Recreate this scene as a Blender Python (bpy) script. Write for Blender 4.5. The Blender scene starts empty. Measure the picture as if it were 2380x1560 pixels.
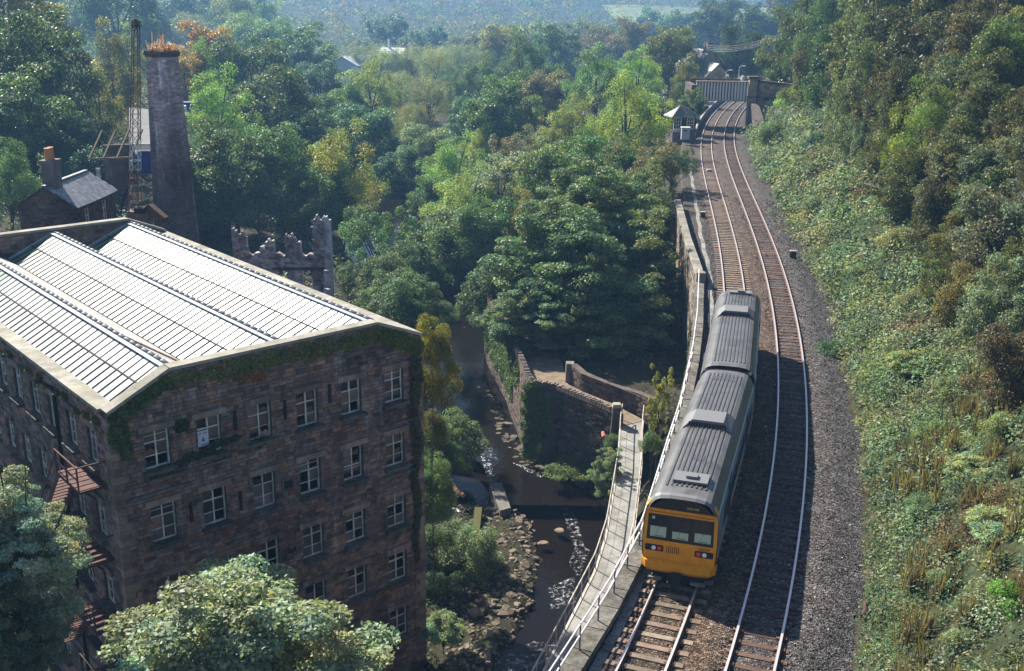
import bpy, math, random
import numpy as np
from mathutils import Vector, Matrix
random.seed(3)
rng = np.random.default_rng(3)
S = bpy.context.scene
COL = S.collection
rad = math.radians

# ------------------------------------------------------------------ camera, light, exposure
CAMZ, PITCH, ROLL, FPX = 21.4, rad(17.77), rad(0.766), 2504.0
_c, _s, _cr, _sr = math.cos(PITCH), math.sin(PITCH), math.cos(ROLL), math.sin(ROLL)
FW = np.array([0, _c, -_s]); UP0 = np.array([0, _s, _c]); RT0 = np.array([1.0, 0, 0])
RT = _cr * RT0 + _sr * UP0
UP = -_sr * RT0 + _cr * UP0
CAMP = np.array([0, 0, CAMZ])
cd = bpy.data.cameras.new('camera'); cam = bpy.data.objects.new('camera', cd); COL.objects.link(cam)
cd.sensor_width = 36; cd.lens = 36 * FPX / 2380; cd.clip_start = 0.5; cd.clip_end = 9000
cam.matrix_world = Matrix(((RT[0], UP[0], -FW[0], 0), (RT[1], UP[1], -FW[1], 0), (RT[2], UP[2], -FW[2], CAMZ), (0, 0, 0, 1)))
S.camera = cam

SUN_AZ, SUN_EL = rad(-40), rad(40)
SUNV = Vector((math.sin(SUN_AZ) * math.cos(SUN_EL), math.cos(SUN_AZ) * math.cos(SUN_EL), math.sin(SUN_EL)))
W = bpy.data.worlds.new('World'); S.world = W; W.use_nodes = True
wn = W.node_tree.nodes; wl = W.node_tree.links; wn.clear()
sky = wn.new('ShaderNodeTexSky'); sky.sky_type = 'NISHITA'; sky.sun_disc = False
sky.sun_elevation = SUN_EL; sky.sun_rotation = SUN_AZ; sky.dust_density = 0.6; sky.ozone_density = 2.2
bg = wn.new('ShaderNodeBackground'); bg.inputs[1].default_value = 0.064
wo = wn.new('ShaderNodeOutputWorld'); wl.new(sky.outputs[0], bg.inputs[0]); wl.new(bg.outputs[0], wo.inputs[0])
sd = bpy.data.lights.new('sun', 'SUN'); sd.energy = 5.0; sd.angle = rad(0.55); sd.color = (1.0, 0.93, 0.81)
sun = bpy.data.objects.new('sun', sd); COL.objects.link(sun)
sun.rotation_euler = SUNV.to_track_quat('Z', 'Y').to_euler(); sun.location = (-60, 60, 90)
S.view_settings.view_transform = 'Standard'; S.view_settings.look = 'None'
S.view_settings.exposure = 1.42; S.view_settings.gamma = 1; S.view_settings.use_curve_mapping = False
S.render.engine = 'CYCLES'
S.cycles.max_bounces = 6; S.cycles.diffuse_bounces = 2; S.cycles.glossy_bounces = 2; S.cycles.transmission_bounces = 3
S.cycles.transparent_max_bounces = 6; S.cycles.volume_bounces = 0
S.cycles.sample_clamp_indirect = 4.0; S.cycles.caustics_reflective = False; S.cycles.caustics_refractive = False
S.cycles.use_denoising = True

# ------------------------------------------------------------------ helpers
def at(px, py, Y):                 # photograph position (2380 wide) + distance in front of the camera -> world point
    d = FW * FPX + RT * (px - 1190) - UP * (py - 780)
    return CAMP + d * Y / d[1]

def atz(px, py, z):
    d = FW * FPX + RT * (px - 1190) - UP * (py - 780)
    return CAMP + d * (z - CAMZ) / d[2]

def depth(P):
    return float((np.array(P) - CAMP) @ FW)

def tag(o, label=None, cat=None, group=None, kind=None):
    if label: o['label'] = label
    if cat: o['category'] = cat
    if group: o['group'] = group
    if kind: o['kind'] = kind
    return o

def thing(name, label, cat, loc=(0, 0, 0), rz=0.0, group=None):
    o = bpy.data.objects.new(name, None); o.empty_display_size = 0.3; COL.objects.link(o)
    o.location = loc; o.rotation_euler = (0, 0, rz)
    return tag(o, label, cat, group)

def link(name, me, parent=None, loc=None, color=None):
    o = bpy.data.objects.new(name, me); COL.objects.link(o)
    if parent is not None: o.parent = parent
    if loc is not None: o.location = loc
    if color is not None: o.color = (color[0], color[1], color[2], 1)
    return o

def mesh_np(name, V, Fq, mat, col=None, smooth=False):
    V = np.asarray(V, dtype=np.float32); Fq = np.asarray(Fq, dtype=np.int32)
    n, k = Fq.shape
    me = bpy.data.meshes.new(name)
    me.vertices.add(len(V)); me.vertices.foreach_set('co', V.ravel())
    me.loops.add(n * k); me.loops.foreach_set('vertex_index', Fq.ravel())
    me.polygons.add(n)
    me.polygons.foreach_set('loop_start', np.arange(0, n * k, k, dtype=np.int32))
    me.polygons.foreach_set('loop_total', np.full(n, k, dtype=np.int32))
    if smooth: me.polygons.foreach_set('use_smooth', np.ones(n, dtype=bool))
    me.update(calc_edges=True)
    a = me.attributes.new('Col', 'FLOAT_COLOR', 'FACE')
    if col is None: c = np.ones((n, 4), dtype=np.float32)
    else:
        c = np.ones((n, 4), dtype=np.float32); c[:, :3] = col
    a.data.foreach_set('color', c.ravel())
    if mat is not None: me.materials.append(mat)
    return me

class MB:
    def __init__(self): self.v = []; self.f = []; self.c = []; self.m = []; self.cur = (1, 1, 1); self.mi = 0
    def face(self, pts, col=None):
        i = len(self.v); self.v += [tuple(p) for p in pts]; self.f.append(tuple(range(i, i + len(pts))))
        self.c.append(col or self.cur); self.m.append(self.mi)
    def _faces(self, vs, fs):
        i = len(self.v); self.v += [tuple(p) for p in vs]
        for f in fs:
            self.f.append(tuple(i + k for k in f)); self.c.append(self.cur); self.m.append(self.mi)
    def box(self, c, s, rz=0.0, ax=None):
        hx, hy, hz = s[0] / 2, s[1] / 2, s[2] / 2
        if ax is None:
            ca, sa = math.cos(rz), math.sin(rz); X = Vector((ca, sa, 0)); Y = Vector((-sa, ca, 0)); Z = Vector((0, 0, 1))
        else: X, Y, Z = ax
        c = Vector(c); vs = []
        for k in (-1, 1):
            for j in (-1, 1):
                for i in (-1, 1): vs.append(c + X * (i * hx) + Y * (j * hy) + Z * (k * hz))
        self._faces(vs, [(0, 2, 3, 1), (4, 5, 7, 6), (0, 1, 5, 4), (1, 3, 7, 5), (3, 2, 6, 7), (2, 0, 4, 6)])
        return self
    def tbox(self, c, s0, s1, h, rz=0.0):      # tapered box standing on c
        ca, sa = math.cos(rz), math.sin(rz); vs = []
        for (sx, sy), z in ((s0, 0), (s1, h)):
            for i, j in ((-1, -1), (1, -1), (1, 1), (-1, 1)):
                x, y = i * sx / 2, j * sy / 2
                vs.append((c[0] + x * ca - y * sa, c[1] + x * sa + y * ca, c[2] + z))
        self._faces(vs, [(3, 2, 1, 0), (4, 5, 6, 7), (0, 1, 5, 4), (1, 2, 6, 5), (2, 3, 7, 6), (3, 0, 4, 7)])
        return self
    def beam(self, p, q, w, h=None):
        p, q = Vector(p), Vector(q); d = q - p; L = d.length
        if L < 1e-6: return self
        X = d / L; R = Vector((0, 0, 1)) if abs(X.z) < 0.95 else Vector((0, 1, 0))
        Y = R.cross(X).normalized(); Z = X.cross(Y)
        return self.box((p + q) / 2, (L, w, h or w), ax=(X, Y, Z))
    def tube(self, pts, rs, n=8, cap=True):
        pts = [Vector(p) for p in pts]
        if not hasattr(rs, '__len__'): rs = [rs] * len(pts)
        base = len(self.v)
        for k, p in enumerate(pts):
            d = (pts[min(k + 1, len(pts) - 1)] - pts[max(k - 1, 0)]).normalized()
            R = Vector((0, 0, 1)) if abs(d.z) < 0.9 else Vector((1, 0, 0))
            A = d.cross(R).normalized(); B = d.cross(A)
            for j in range(n):
                a = 2 * math.pi * j / n
                self.v.append(tuple(p + A * (math.cos(a) * rs[k]) + B * (math.sin(a) * rs[k])))
        for k in range(len(pts) - 1):
            for j in range(n):
                j2 = (j + 1) % n
                self.f.append((base + k * n + j, base + k * n + j2, base + (k + 1) * n + j2, base + (k + 1) * n + j)); self.c.append(self.cur); self.m.append(self.mi)
        if cap:
            self.f.append(tuple(base + j for j in range(n))[::-1]); self.c.append(self.cur); self.m.append(self.mi)
            o = base + (len(pts) - 1) * n
            self.f.append(tuple(o + j for j in range(n))); self.c.append(self.cur); self.m.append(self.mi)
        return self
    def mesh(self, name, mats, smooth=False):
        me = bpy.data.meshes.new(name); me.from_pydata(self.v, [], self.f)
        a = me.attributes.new('Col', 'FLOAT_COLOR', 'FACE')
        c = np.ones((len(self.f), 4), dtype=np.float32); c[:, :3] = np.array(self.c, dtype=np.float32)
        a.data.foreach_set('color', c.ravel())
        for m in (mats if isinstance(mats, (list, tuple)) else [mats]): me.materials.append(m)
        if any(self.m): me.polygons.foreach_set('material_index', np.array(self.m, dtype=np.int32))
        if smooth: me.polygons.foreach_set('use_smooth', np.ones(len(self.f), dtype=bool))
        me.update(); return me
    def build(self, name, mats, parent=None, loc=None, smooth=False, color=None):
        return link(name, self.mesh(name, mats, smooth), parent, loc, color)

# ------------------------------------------------------------------ materials
def mat(name, col, rough=0.8, metal=0.0, spec=0.3, col2=None, nscale=1.5, ndetail=5.0, lo=0.35, hi=0.65, grime=None, gscale=0.25,
        bump=0.0, bscale=12.0, streak=None, trans=0.0, voro=None):
    m = bpy.data.materials.new(name); m.use_nodes = True; nt = m.node_tree; N = nt.nodes; L = nt.links
    b = N['Principled BSDF']; b.inputs['Roughness'].default_value = rough; b.inputs['Metallic'].default_value = metal
    b.inputs['Specular IOR Level'].default_value = spec
    geo = N.new('ShaderNodeNewGeometry'); pos = geo.outputs['Position']
    def noise(sc, det=ndetail, vec=pos):
        n = N.new('ShaderNodeTexNoise'); n.inputs['Scale'].default_value = sc; n.inputs['Detail'].default_value = det
        n.inputs['Roughness'].default_value = 0.65; L.new(vec, n.inputs['Vector']); return n.outputs['Fac']
    def ramp(f, a, z):
        r = N.new('ShaderNodeMapRange'); r.inputs['From Min'].default_value = a; r.inputs['From Max'].default_value = z
        r.interpolation_type = 'SMOOTHSTEP'; L.new(f, r.inputs['Value']); return r.outputs['Result']
    def mix(a, c, f, mode='MIX'):
        x = N.new('ShaderNodeMix'); x.data_type = 'RGBA'; x.blend_type = mode
        for s, val in ((6, a), (7, c)):
            if isinstance(val, tuple): x.inputs[s].default_value = (val[0], val[1], val[2], 1)
            else: L.new(val, x.inputs[s])
        if isinstance(f, float): x.inputs[0].default_value = f
        else: L.new(f, x.inputs[0])
        return x.outputs[2]
    c = (col[0], col[1], col[2])
    if col2: c = mix(c, tuple(col2), ramp(noise(nscale), lo, hi))
    if voro:
        v = N.new('ShaderNodeTexVoronoi'); v.inputs['Scale'].default_value = voro[0]; L.new(pos, v.inputs['Vector'])
        sp = N.new('ShaderNodeSeparateColor'); L.new(v.outputs['Color'], sp.inputs[0])
        mr = N.new('ShaderNodeMapRange'); mr.inputs['To Min'].default_value = .45; mr.inputs['To Max'].default_value = .45 + 2.4 * voro[1]
        pw_ = N.new('ShaderNodeMath'); pw_.operation = 'POWER'; pw_.inputs[1].default_value = 2.6; L.new(sp.outputs[0], pw_.inputs[0]); L.new(pw_.outputs[0], mr.inputs['Value'])
        cc = N.new('ShaderNodeCombineColor')
        for k in range(3): L.new(mr.outputs[0], cc.inputs[k])
        c = mix(c if not isinstance(c, tuple) else c, cc.outputs[0], 1.0, 'MULTIPLY')
    if grime: c = mix(c, tuple(grime), ramp(noise(gscale, 6), 0.48, 0.70))
    if streak:
        mp = N.new('ShaderNodeMapping'); mp.inputs['Scale'].default_value = (1.6, 1.6, 0.12); L.new(pos, mp.inputs['Vector'])
        c = mix(c, tuple(streak), ramp(noise(1.0, 4, mp.outputs[0]), 0.55, 0.78))
    at_ = N.new('ShaderNodeAttribute'); at_.attribute_name = 'Col'
    oi = N.new('ShaderNodeObjectInfo')
    c = mix(c, at_.outputs['Color'], 1.0, 'MULTIPLY'); c = mix(c, oi.outputs['Color'], 1.0, 'MULTIPLY')
    L.new(c, b.inputs['Base Color'])
    if bump:
        bp = N.new('ShaderNodeBump'); bp.inputs['Strength'].default_value = bump; bp.inputs['Distance'].default_value = 0.06
        if voro:
            v2 = N.new('ShaderNodeTexVoronoi'); v2.inputs['Scale'].default_value = voro[0]; L.new(pos, v2.inputs['Vector']); L.new(v2.outputs['Distance'], bp.inputs['Height'])
        else: L.new(noise(bscale, 6), bp.inputs['Height'])
        L.new(bp.outputs[0], b.inputs['Normal'])
    if trans:
        out = N['Material Output']; tr = N.new('ShaderNodeBsdfTranslucent'); ms = N.new('ShaderNodeMixShader')
        tc = mix(c, (1.0, 1.05, 0.45), 1.0, 'MULTIPLY'); L.new(tc, tr.inputs['Color'])
        ms.inputs[0].default_value = trans; L.new(b.outputs[0], ms.inputs[1]); L.new(tr.outputs[0], ms.inputs[2]); L.new(ms.outputs[0], out.inputs[0])
    return m

M = {}
M['leaf'] = mat('leaf', (1, 1, 1), 0.50, spec=0.26, trans=0.42)
M['bark'] = mat('bark', (.055, .042, .032), 0.9, col2=(.09, .08, .06), nscale=3, bump=.5, bscale=9)
M['ground'] = mat('ground', (1, 1, 1), 0.95, spec=.1, col2=(.55, .5, .42), nscale=.8, bump=.6, bscale=3)
M['stone'] = mat('mill_stone', (.225, .172, .142), 0.9, spec=.2, col2=(.13, .10, .086), nscale=1.6, grime=(.062, .052, .056), gscale=.35, bump=.6, bscale=10, streak=(.30, .275, .27))
M['mortar'] = mat('mortar', (.075, .06, .055), 0.95, spec=.1, col2=(.12, .10, .09), nscale=2)
M['wallstone'] = mat('retaining_stone', (.25, .22, .18), 0.92, spec=.2, col2=(.15, .135, .115), nscale=1.0, grime=(.07, .075, .05), gscale=.35, bump=.5, bscale=9)
M['darkstone'] = mat('dark_stone', (.13, .10, .085), 0.92, spec=.2, col2=(.085, .07, .062), nscale=1.0, grime=(.05, .045, .04), gscale=.35, bump=.5, bscale=9)
M['warmstone'] = mat('warm_stone', (.46, .36, .25), 0.9, spec=.2, col2=(.28, .21, .15), nscale=1.5, bump=.4)
M['brick'] = mat('chimney_brick', (.17, .145, .148), 0.9, spec=.2, col2=(.125, .105, .108), nscale=1.0, grime=(.075, .06, .062), gscale=.22, bump=.4, bscale=14, streak=(.46, .45, .45))
M['ruin'] = mat('ruin_stone', (.44, .39, .39), 0.92, spec=.2, col2=(.17, .13, .12), nscale=1.3, grime=(.55, .54, .56), gscale=.7, bump=.5)
M['coping'] = mat('coping_stone', (.32, .30, .26), 0.85, spec=.2, col2=(.20, .19, .16), nscale=1.3, grime=(.22, .21, .15), gscale=.6, bump=.3)
M['greycoping'] = mat('grey_coping', (.17, .155, .135), 0.9, spec=.2, col2=(.09, .085, .075), nscale=3.5, grime=(.06, .06, .04), gscale=1.2, bump=.9, bscale=5)
M['glassroof'] = mat('roof_glass', (.43, .45, .44), 0.42, spec=.28, col2=(.30, .34, .33), nscale=.9, grime=(.30, .33, .30), gscale=.5)
M['greenpane'] = mat('mossy_roof_glass', (.18, .26, .24), 0.35, spec=.5, col2=(.10, .15, .10), nscale=1.2)
M['slate'] = mat('slate', (.20, .205, .215), 0.55, spec=.4, col2=(.13, .135, .145), nscale=2.5, bump=.2)
M['render'] = mat('roof_render', (.42, .41, .39), 0.85, spec=.2, col2=(.32, .31, .29), nscale=1.0, bump=.2)
M['lead'] = mat('lead_strip', (.35, .38, .42), 0.5, spec=.5, col2=(.28, .31, .36), nscale=2)
M['frame'] = mat('window_paint', (.74, .72, .62), 0.7, col2=(.42, .42, .38), nscale=2.2)
M['pane'] = mat('window_glass', (.022, .018, .022), 0.12, spec=.5)
M['dustpane'] = mat('dusty_glass', (.11, .10, .11), 0.35, spec=.5, col2=(.05, .045, .05), nscale=1.5)
M['dark'] = mat('dark_interior', (.02, .017, .016), 0.9, spec=.1)
M['rust'] = mat('rusty_iron', (.12, .055, .042), 0.85, col2=(.06, .032, .028), nscale=2)
M['rustorange'] = mat('rusty_crane_paint', (.21, .14, .10), 0.8, col2=(.12, .08, .06), nscale=1.6)
M['palebluepaint'] = mat('pale_blue_paint', (.42, .50, .52), 0.6, col2=(.25, .25, .23), nscale=2.5)
M['blue'] = mat('blue_paint', (.012, .045, .22), 0.5, spec=.4, col2=(.01, .03, .13), nscale=1)
M['white'] = mat('white_paint', (.78, .77, .74), 0.45, spec=.4)
M['whiterail'] = mat('white_railing_paint', (.74, .71, .72), 0.5, spec=.4, col2=(.55, .52, .5), nscale=3)
M['steelpost'] = mat('weathered_post', (.10, .11, .13), 0.6, spec=.4)
M['ballast'] = mat('ballast', (.105, .10, .098), 0.95, spec=.15, col2=(.085, .078, .074), nscale=.9, lo=.38, hi=.62, bump=1.0, voro=(14.0, .95))
M['greyballast'] = mat('grey_ballast', (.115, .11, .108), 0.95, spec=.15, col2=(.085, .08, .076), nscale=.5, bump=1.0, voro=(11.0, .7))
M['rail'] = mat('rail_steel', (.62, .57, .56), 0.5, metal=.8, spec=.5)
M['railside'] = mat('rail_rust', (.12, .065, .04), 0.85, col2=(.18, .09, .05), nscale=6)
M['sleeper'] = mat('sleeper_timber', (.13, .105, .085), 0.9, spec=.15, col2=(.18, .15, .12), nscale=2.2, bump=.5, bscale=14)
M['concrete'] = mat('concrete', (.27, .265, .25), 0.9, spec=.2, col2=(.19, .185, .17), nscale=.9, bump=.2, grime=(.13, .125, .11), gscale=1.3)
M['palewood'] = mat('weathered_rail', (.46, .42, .38), 0.8, col2=(.30, .27, .25), nscale=2.5)
M['roofgrey'] = mat('train_roof', (.115, .11, .106), 0.42, spec=.4, col2=(.088, .084, .08), nscale=1.2, grime=(.055, .052, .05), gscale=.7)
M['roofribs'] = mat('train_roof_rib', (.062, .06, .06), 0.5, spec=.4)
M['roofpod'] = mat('train_roof_pod', (.14, .14, .143), 0.55, spec=.4)
M['yellow'] = mat('train_yellow', (.90, .335, .012), 0.40, spec=.4, col2=(.80, .285, .012), nscale=2.5, streak=(.56, .22, .02))
M['black'] = mat('train_black', (.012, .01, .012), 0.3, spec=.5)
M['sidepaint'] = mat('train_side', (.20, .235, .26), 0.4, spec=.5)
M['sideblue'] = mat('train_side_blue', (.03, .05, .16), 0.4, spec=.5)
M['sidecyan'] = mat('train_side_stripe', (.22, .42, .46), 0.4, spec=.5)
M['outlet'] = mat('outlet_rust', (.25, .075, .045), 0.7)
M['red'] = mat('red_paint', (.45, .015, .01), 0.4, spec=.5)
M['under'] = mat('underframe', (.022, .02, .02), 0.8)
M['bufferpale'] = mat('buffer_beam', (.22, .17, .15), 0.7, col2=(.12, .1, .09), nscale=6)
M['cabpanel'] = mat('cab_panel', (.50, .52, .36), 0.6)
M['lampwhite'] = mat('lamp_lens', (.85, .9, .95), 0.15, spec=.6)
M['lampred'] = mat('tail_lens', (.95, .03, .02), 0.15, spec=.6)
M['dest'] = mat('destination_print', (.36, .36, .07), 0.6)
M['numprint'] = mat('number_print', (.20, .06, .01), 0.6)
M['soot'] = mat('soot_patch', (.055, .055, .06), 0.6)
M['dirtpath'] = mat('dirt_path', (.21, .165, .115), 0.95, spec=.1, col2=(.14, .11, .078), nscale=1.3, bump=.3)
M['rock'] = mat('river_rock', (.165, .135, .105), 0.9, spec=.2, col2=(.10, .083, .07), nscale=1.5, grime=(.10, .11, .045), gscale=.5, bump=.4, bscale=5)
M['moss'] = mat('mossy_concrete', (.085, .08, .03), 0.95, spec=.1, col2=(.07, .07, .03), nscale=1.5, bump=.4)
M['wood'] = mat('old_timber', (.28, .21, .13), 0.85, col2=(.15, .11, .08), nscale=2)
M['log'] = mat('bare_log', (.42, .23, .15), 0.8, col2=(.3, .15, .1), nscale=2)
M['plaster'] = mat('pale_yard', (.13, .13, .13), 0.9, col2=(.085, .085, .085), nscale=.4)
M['greyclad'] = mat('pale_cladding', (.50, .52, .54), 0.7)
M['tilepot'] = mat('chimney_pot', (.45, .21, .08), 0.8)
M['asphalt'] = mat('platform_surface', (.20, .19, .20), 0.95, spec=.1, col2=(.15, .14, .14), nscale=.4)
M['wire'] = mat('telegraph_wire', (.35, .36, .36), 0.5)
M['poster'] = mat('sign_board', (.44, .52, .62), 0.6)
M['ink'] = mat('sign_ink', (.10, .09, .13), 0.7)
M['board'] = mat('faded_board', (.36, .22, .18), 0.8, col2=(.22, .15, .14), nscale=2)

def water(name, base, bstr, sc):
    m = bpy.data.materials.new(name); m.use_nodes = True; N = m.node_tree.nodes; L = m.node_tree.links
    b = N['Principled BSDF']; b.inputs['Base Color'].default_value = (*base, 1); b.inputs['Roughness'].default_value = 0.07
    b.inputs['IOR'].default_value = 1.33; b.inputs['Specular IOR Level'].default_value = .17
    g = N.new('ShaderNodeNewGeometry'); mp = N.new('ShaderNodeMapping'); mp.inputs['Scale'].default_value = (1, .55, 1); L.new(g.outputs['Position'], mp.inputs[0])
    n1 = N.new('ShaderNodeTexNoise'); n1.inputs['Scale'].default_value = sc; n1.inputs['Detail'].default_value = 4; L.new(mp.outputs[0], n1.inputs['Vector'])
    bp = N.new('ShaderNodeBump'); bp.inputs['Strength'].default_value = bstr; bp.inputs['Distance'].default_value = .12; L.new(n1.outputs[0], bp.inputs['Height'])
    L.new(bp.outputs[0], b.inputs['Normal']); return m
M['water'] = water('river_water', (.008, .006, .005), .16, 2.4)
M['watercalm'] = water('calm_water', (.012, .009, .007), .25, 1.6)

def foam_glint(name):
    m = bpy.data.materials.new(name); m.use_nodes = True; N = m.node_tree.nodes; L = m.node_tree.links
    b = N['Principled BSDF']; b.inputs['Base Color'].default_value = (.62, .64, .68, 1); b.inputs['Roughness'].default_value = .5
    g = N.new('ShaderNodeNewGeometry'); n1 = N.new('ShaderNodeTexNoise'); n1.inputs['Scale'].default_value = 4.2; n1.inputs['Detail'].default_value = 8
    n1.inputs['Roughness'].default_value = .7; L.new(g.outputs['Position'], n1.inputs['Vector'])
    r = N.new('ShaderNodeMapRange'); r.inputs['From Min'].default_value = .52; r.inputs['From Max'].default_value = .66; L.new(n1.outputs[0], r.inputs[0])
    at_ = N.new('ShaderNodeAttribute'); at_.attribute_name = 'Col'; sep = N.new('ShaderNodeSeparateColor'); L.new(at_.outputs['Color'], sep.inputs[0])
    mu = N.new('ShaderNodeMath'); mu.operation = 'MULTIPLY'; L.new(r.outputs[0], mu.inputs[0]); L.new(sep.outputs[0], mu.inputs[1])
    L.new(mu.outputs[0], b.inputs['Alpha']); return m
M['foam_glint'] = foam_glint('white_water_glints')

# ------------------------------------------------------------------ the railway's centre line
CY = np.array([30, 40, 50, 60, 70, 80, 90, 100, 112, 125, 140, 155, 170, 185, 200, 215, 226.0])
CX = np.array([4.22, 7.69, 10.62, 13.09, 15.18, 16.96, 18.52, 19.92, 21.48, 23.14, 25.16, 27.44, 30.1, 33.21, 36.84, 40.97, 44.29])
PC = np.polyfit((CY - 120) / 100, CX, 6); DPC = np.polyder(PC)
def LX(Y):
    Y = np.asarray(Y, float); Yc = np.clip(Y, 28, 226)
    return np.polyval(PC, (Yc - 120) / 100) + (Y - Yc) * np.polyval(DPC, (Yc - 120) / 100) / 100
def LDX(Y): return np.polyval(DPC, (np.clip(Y, 28, 226) - 120) / 100) / 100
_ys = np.linspace(6, 330, 1600); _xs = LX(_ys)
_arc = np.concatenate([[0], np.cumsum(np.hypot(np.diff(_xs), np.diff(_ys)))])
def arc_of(Y): return float(np.interp(Y, _ys, _arc))
def tpos(s, off=0.0):
    """point on the line at arc length s, offset to the right; returns x, y, heading vector"""
    y = np.interp(s, _arc, _ys); x = float(LX(y)); dx = float(LDX(y)); q = 1 / math.hypot(1, dx)
    return x + off * q, float(y) - off * dx * q, (dx * q, q)
def toff(X, Y): return (X - LX(Y)) / np.sqrt(1 + LDX(Y) ** 2)

# outer face of the retaining wall (world x at y)
WLY = np.array([10, 20, 29.66, 34.08, 38.97, 47.12, 52.09, 61.14, 68.72, 80.78, 92.84, 111.15, 118])
WLX = np.array([-7.2, -2.6, 1.53, 3.38, 5.14, 7.23, 8.54, 10.59, 12.08, 14.14, 15.02, 16.75, 17.6])
def wallx(Y): return np.interp(Y, WLY, WLX)

# ------------------------------------------------------------------ terrain
RRY = np.array([8, 20, 28, 36, 43, 49, 52, 58, 62, 69, 70.6, 72, 75, 79, 86.6, 92, 102, 117, 147, 176, 230, 300, 500, 3300.])
RRX = np.array([-11, -6.5, -3, 0, 2.5, 4.2, 5.0, 6.0, 6.6, 7.2, 6.5, 2.7, .95, -.2, -1.4, -2.7, -4, -3.5, -8, -10, -20, -45, -90, -90.])
RLY = np.array([8, 20, 30, 40, 46, 50, 60, 66, 74, 81.5, 92, 102, 118, 147, 176, 230, 300, 500, 3300.])
RLX = np.array([-22, -15, -9, -5.5, -4.2, -4.6, -5, -5.6, -6, -7.5, -8, -11, -17.5, -22, -23, -35, -60, -110, -110.])
BARY = np.array([47, 50.5, 55.8, 60.8, 66, 68]); BARX = np.array([-.7, .4, 2.1, 2.5, 2.0, .6])
def sst(x, a, b):
    t = np.clip((x - a) / (b - a), 0, 1); return t * t * (3 - 2 * t)
def lerp(a, b, t): return a + (b - a) * t
_nz = [(rng.uniform(0, 6.28), rng.uniform(0, 6.28), rng.uniform(-1, 1, 2)) for _ in range(8)]
def wob(X, Y, wl):
    r = 0
    for k, (a, b, d) in enumerate(_nz):
        f = 2 * math.pi / (wl * (0.6 + 0.12 * k)); r = r + np.sin(X * f * math.cos(a) + Y * f * math.sin(a) + b)
    return r / 4.0
def G(X, Y):
    X = np.asarray(X, float); Y = np.asarray(Y, float)
    t = toff(X, Y); rr = np.interp(Y, RRY, RRX); rl = np.interp(Y, RLY, RLX); wx = wallx(Y)
    # left bank and its hillside
    d = rl - X
    slope = .02 + .15 * sst(Y, 58, 95)
    zl = -14.0 + 1.6 * sst(d, 0, 2.2) + slope * np.maximum(d - 2, 0) + .22 * np.maximum(-X - 95, 0) * sst(Y, 60, 140)
    zl = zl + .5 * wob(X, Y, 14) * sst(d, 4, 12)
    zl = np.minimum(zl, 34)
    # between river and railway
    e = X - rr
    foot = wx - 1.3
    f = np.clip((X - rr) / np.maximum(foot - rr, .6), 0, 1)
    zA = -13.6 + 5.4 * f                                             # Y < 70: steep strip under the walkway
    zB = np.where(e > 1.75, -7.05, -14.0)                              # the walled shelf
    tl0 = -4.2
    lx0 = LX(Y) + tl0 * np.sqrt(1 + LDX(Y) ** 2)
    fC = np.clip((X - rr) / np.maximum(lx0 - rr, 1), 0, 1)
    zC = -13.2 + 12.6 * fC ** .9 + .5 * wob(X, Y, 9) * np.sin(fC * math.pi)
    mAB = sst(Y, 70.2, 71.4); mBC = sst(Y, 104, 122)
    zm = lerp(lerp(zA, zB, mAB), zC, mBC)
    # rail bed
    wallt = (wx + 1.35 - LX(Y)) / np.sqrt(1 + LDX(Y) ** 2)
    tl = np.where(Y < 116, wallt, -4.0)
    bed = sst(t, tl - .5, tl)
    bed = np.where(Y < 116, bed, sst(t, -4.6, -3.6))
    z = lerp(np.where(X < rl, zl, np.where(X < rr, -14.0, zm)), -0.42, bed)
    # rock bar in the river bed
    bx = np.interp(Y, BARY, BARX); inb = (Y > 46.5) & (Y < 68.5) & (X < bx) & (X > -5.2)
    edge = np.minimum(np.minimum(bx - X, Y - 46.5), 68.5 - Y)
    z = np.where(inb, -13.6 + .95 * sst(edge, 0, 1.2) + .12 * wob(X, Y, 2.2), z)
    # cutting side on the right
    foot_t = 6.5 + .5 * sst(Y, 120, 160) - .2 * sst(Y, 60, 90) + .35 * wob(X * 0 + Y, Y, 17)
    q = np.maximum(t - foot_t, 0)
    up = np.where(q < 13, .92 * q, .92 * 13 + .60 * (q - 13))
    up = up * (1 - .55 * sst(Y, 195, 260)) 
    up = 46 * (1 - np.exp(-up / 46))
    up = up + (.45 * wob(X, Y, 4.5) + .8 * wob(X, Y, 13)) * sst(q, .5, 5)
    z = z + up
    # far country
    far = sst(Y, 260, 420)
    valley = -15 + 70 * sst(Y + .12 * X, 640, 2300) + .03 * np.maximum(-X - 250, 0) + 2.5 * wob(X, Y, 160) * sst(Y, 500, 900)
    valley = np.where((X > rl) & (X < rr) & (Y < 500), -15, valley)
    z = lerp(z, np.where(X > LX(Y) + 12, np.maximum(valley, lerp(z, valley, sst(Y, 330, 560))), valley), far)
    return np.clip(z, -15.5, 62)
def g1(x, y): return float(G(np.array([x]), np.array([y]))[0])

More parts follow.
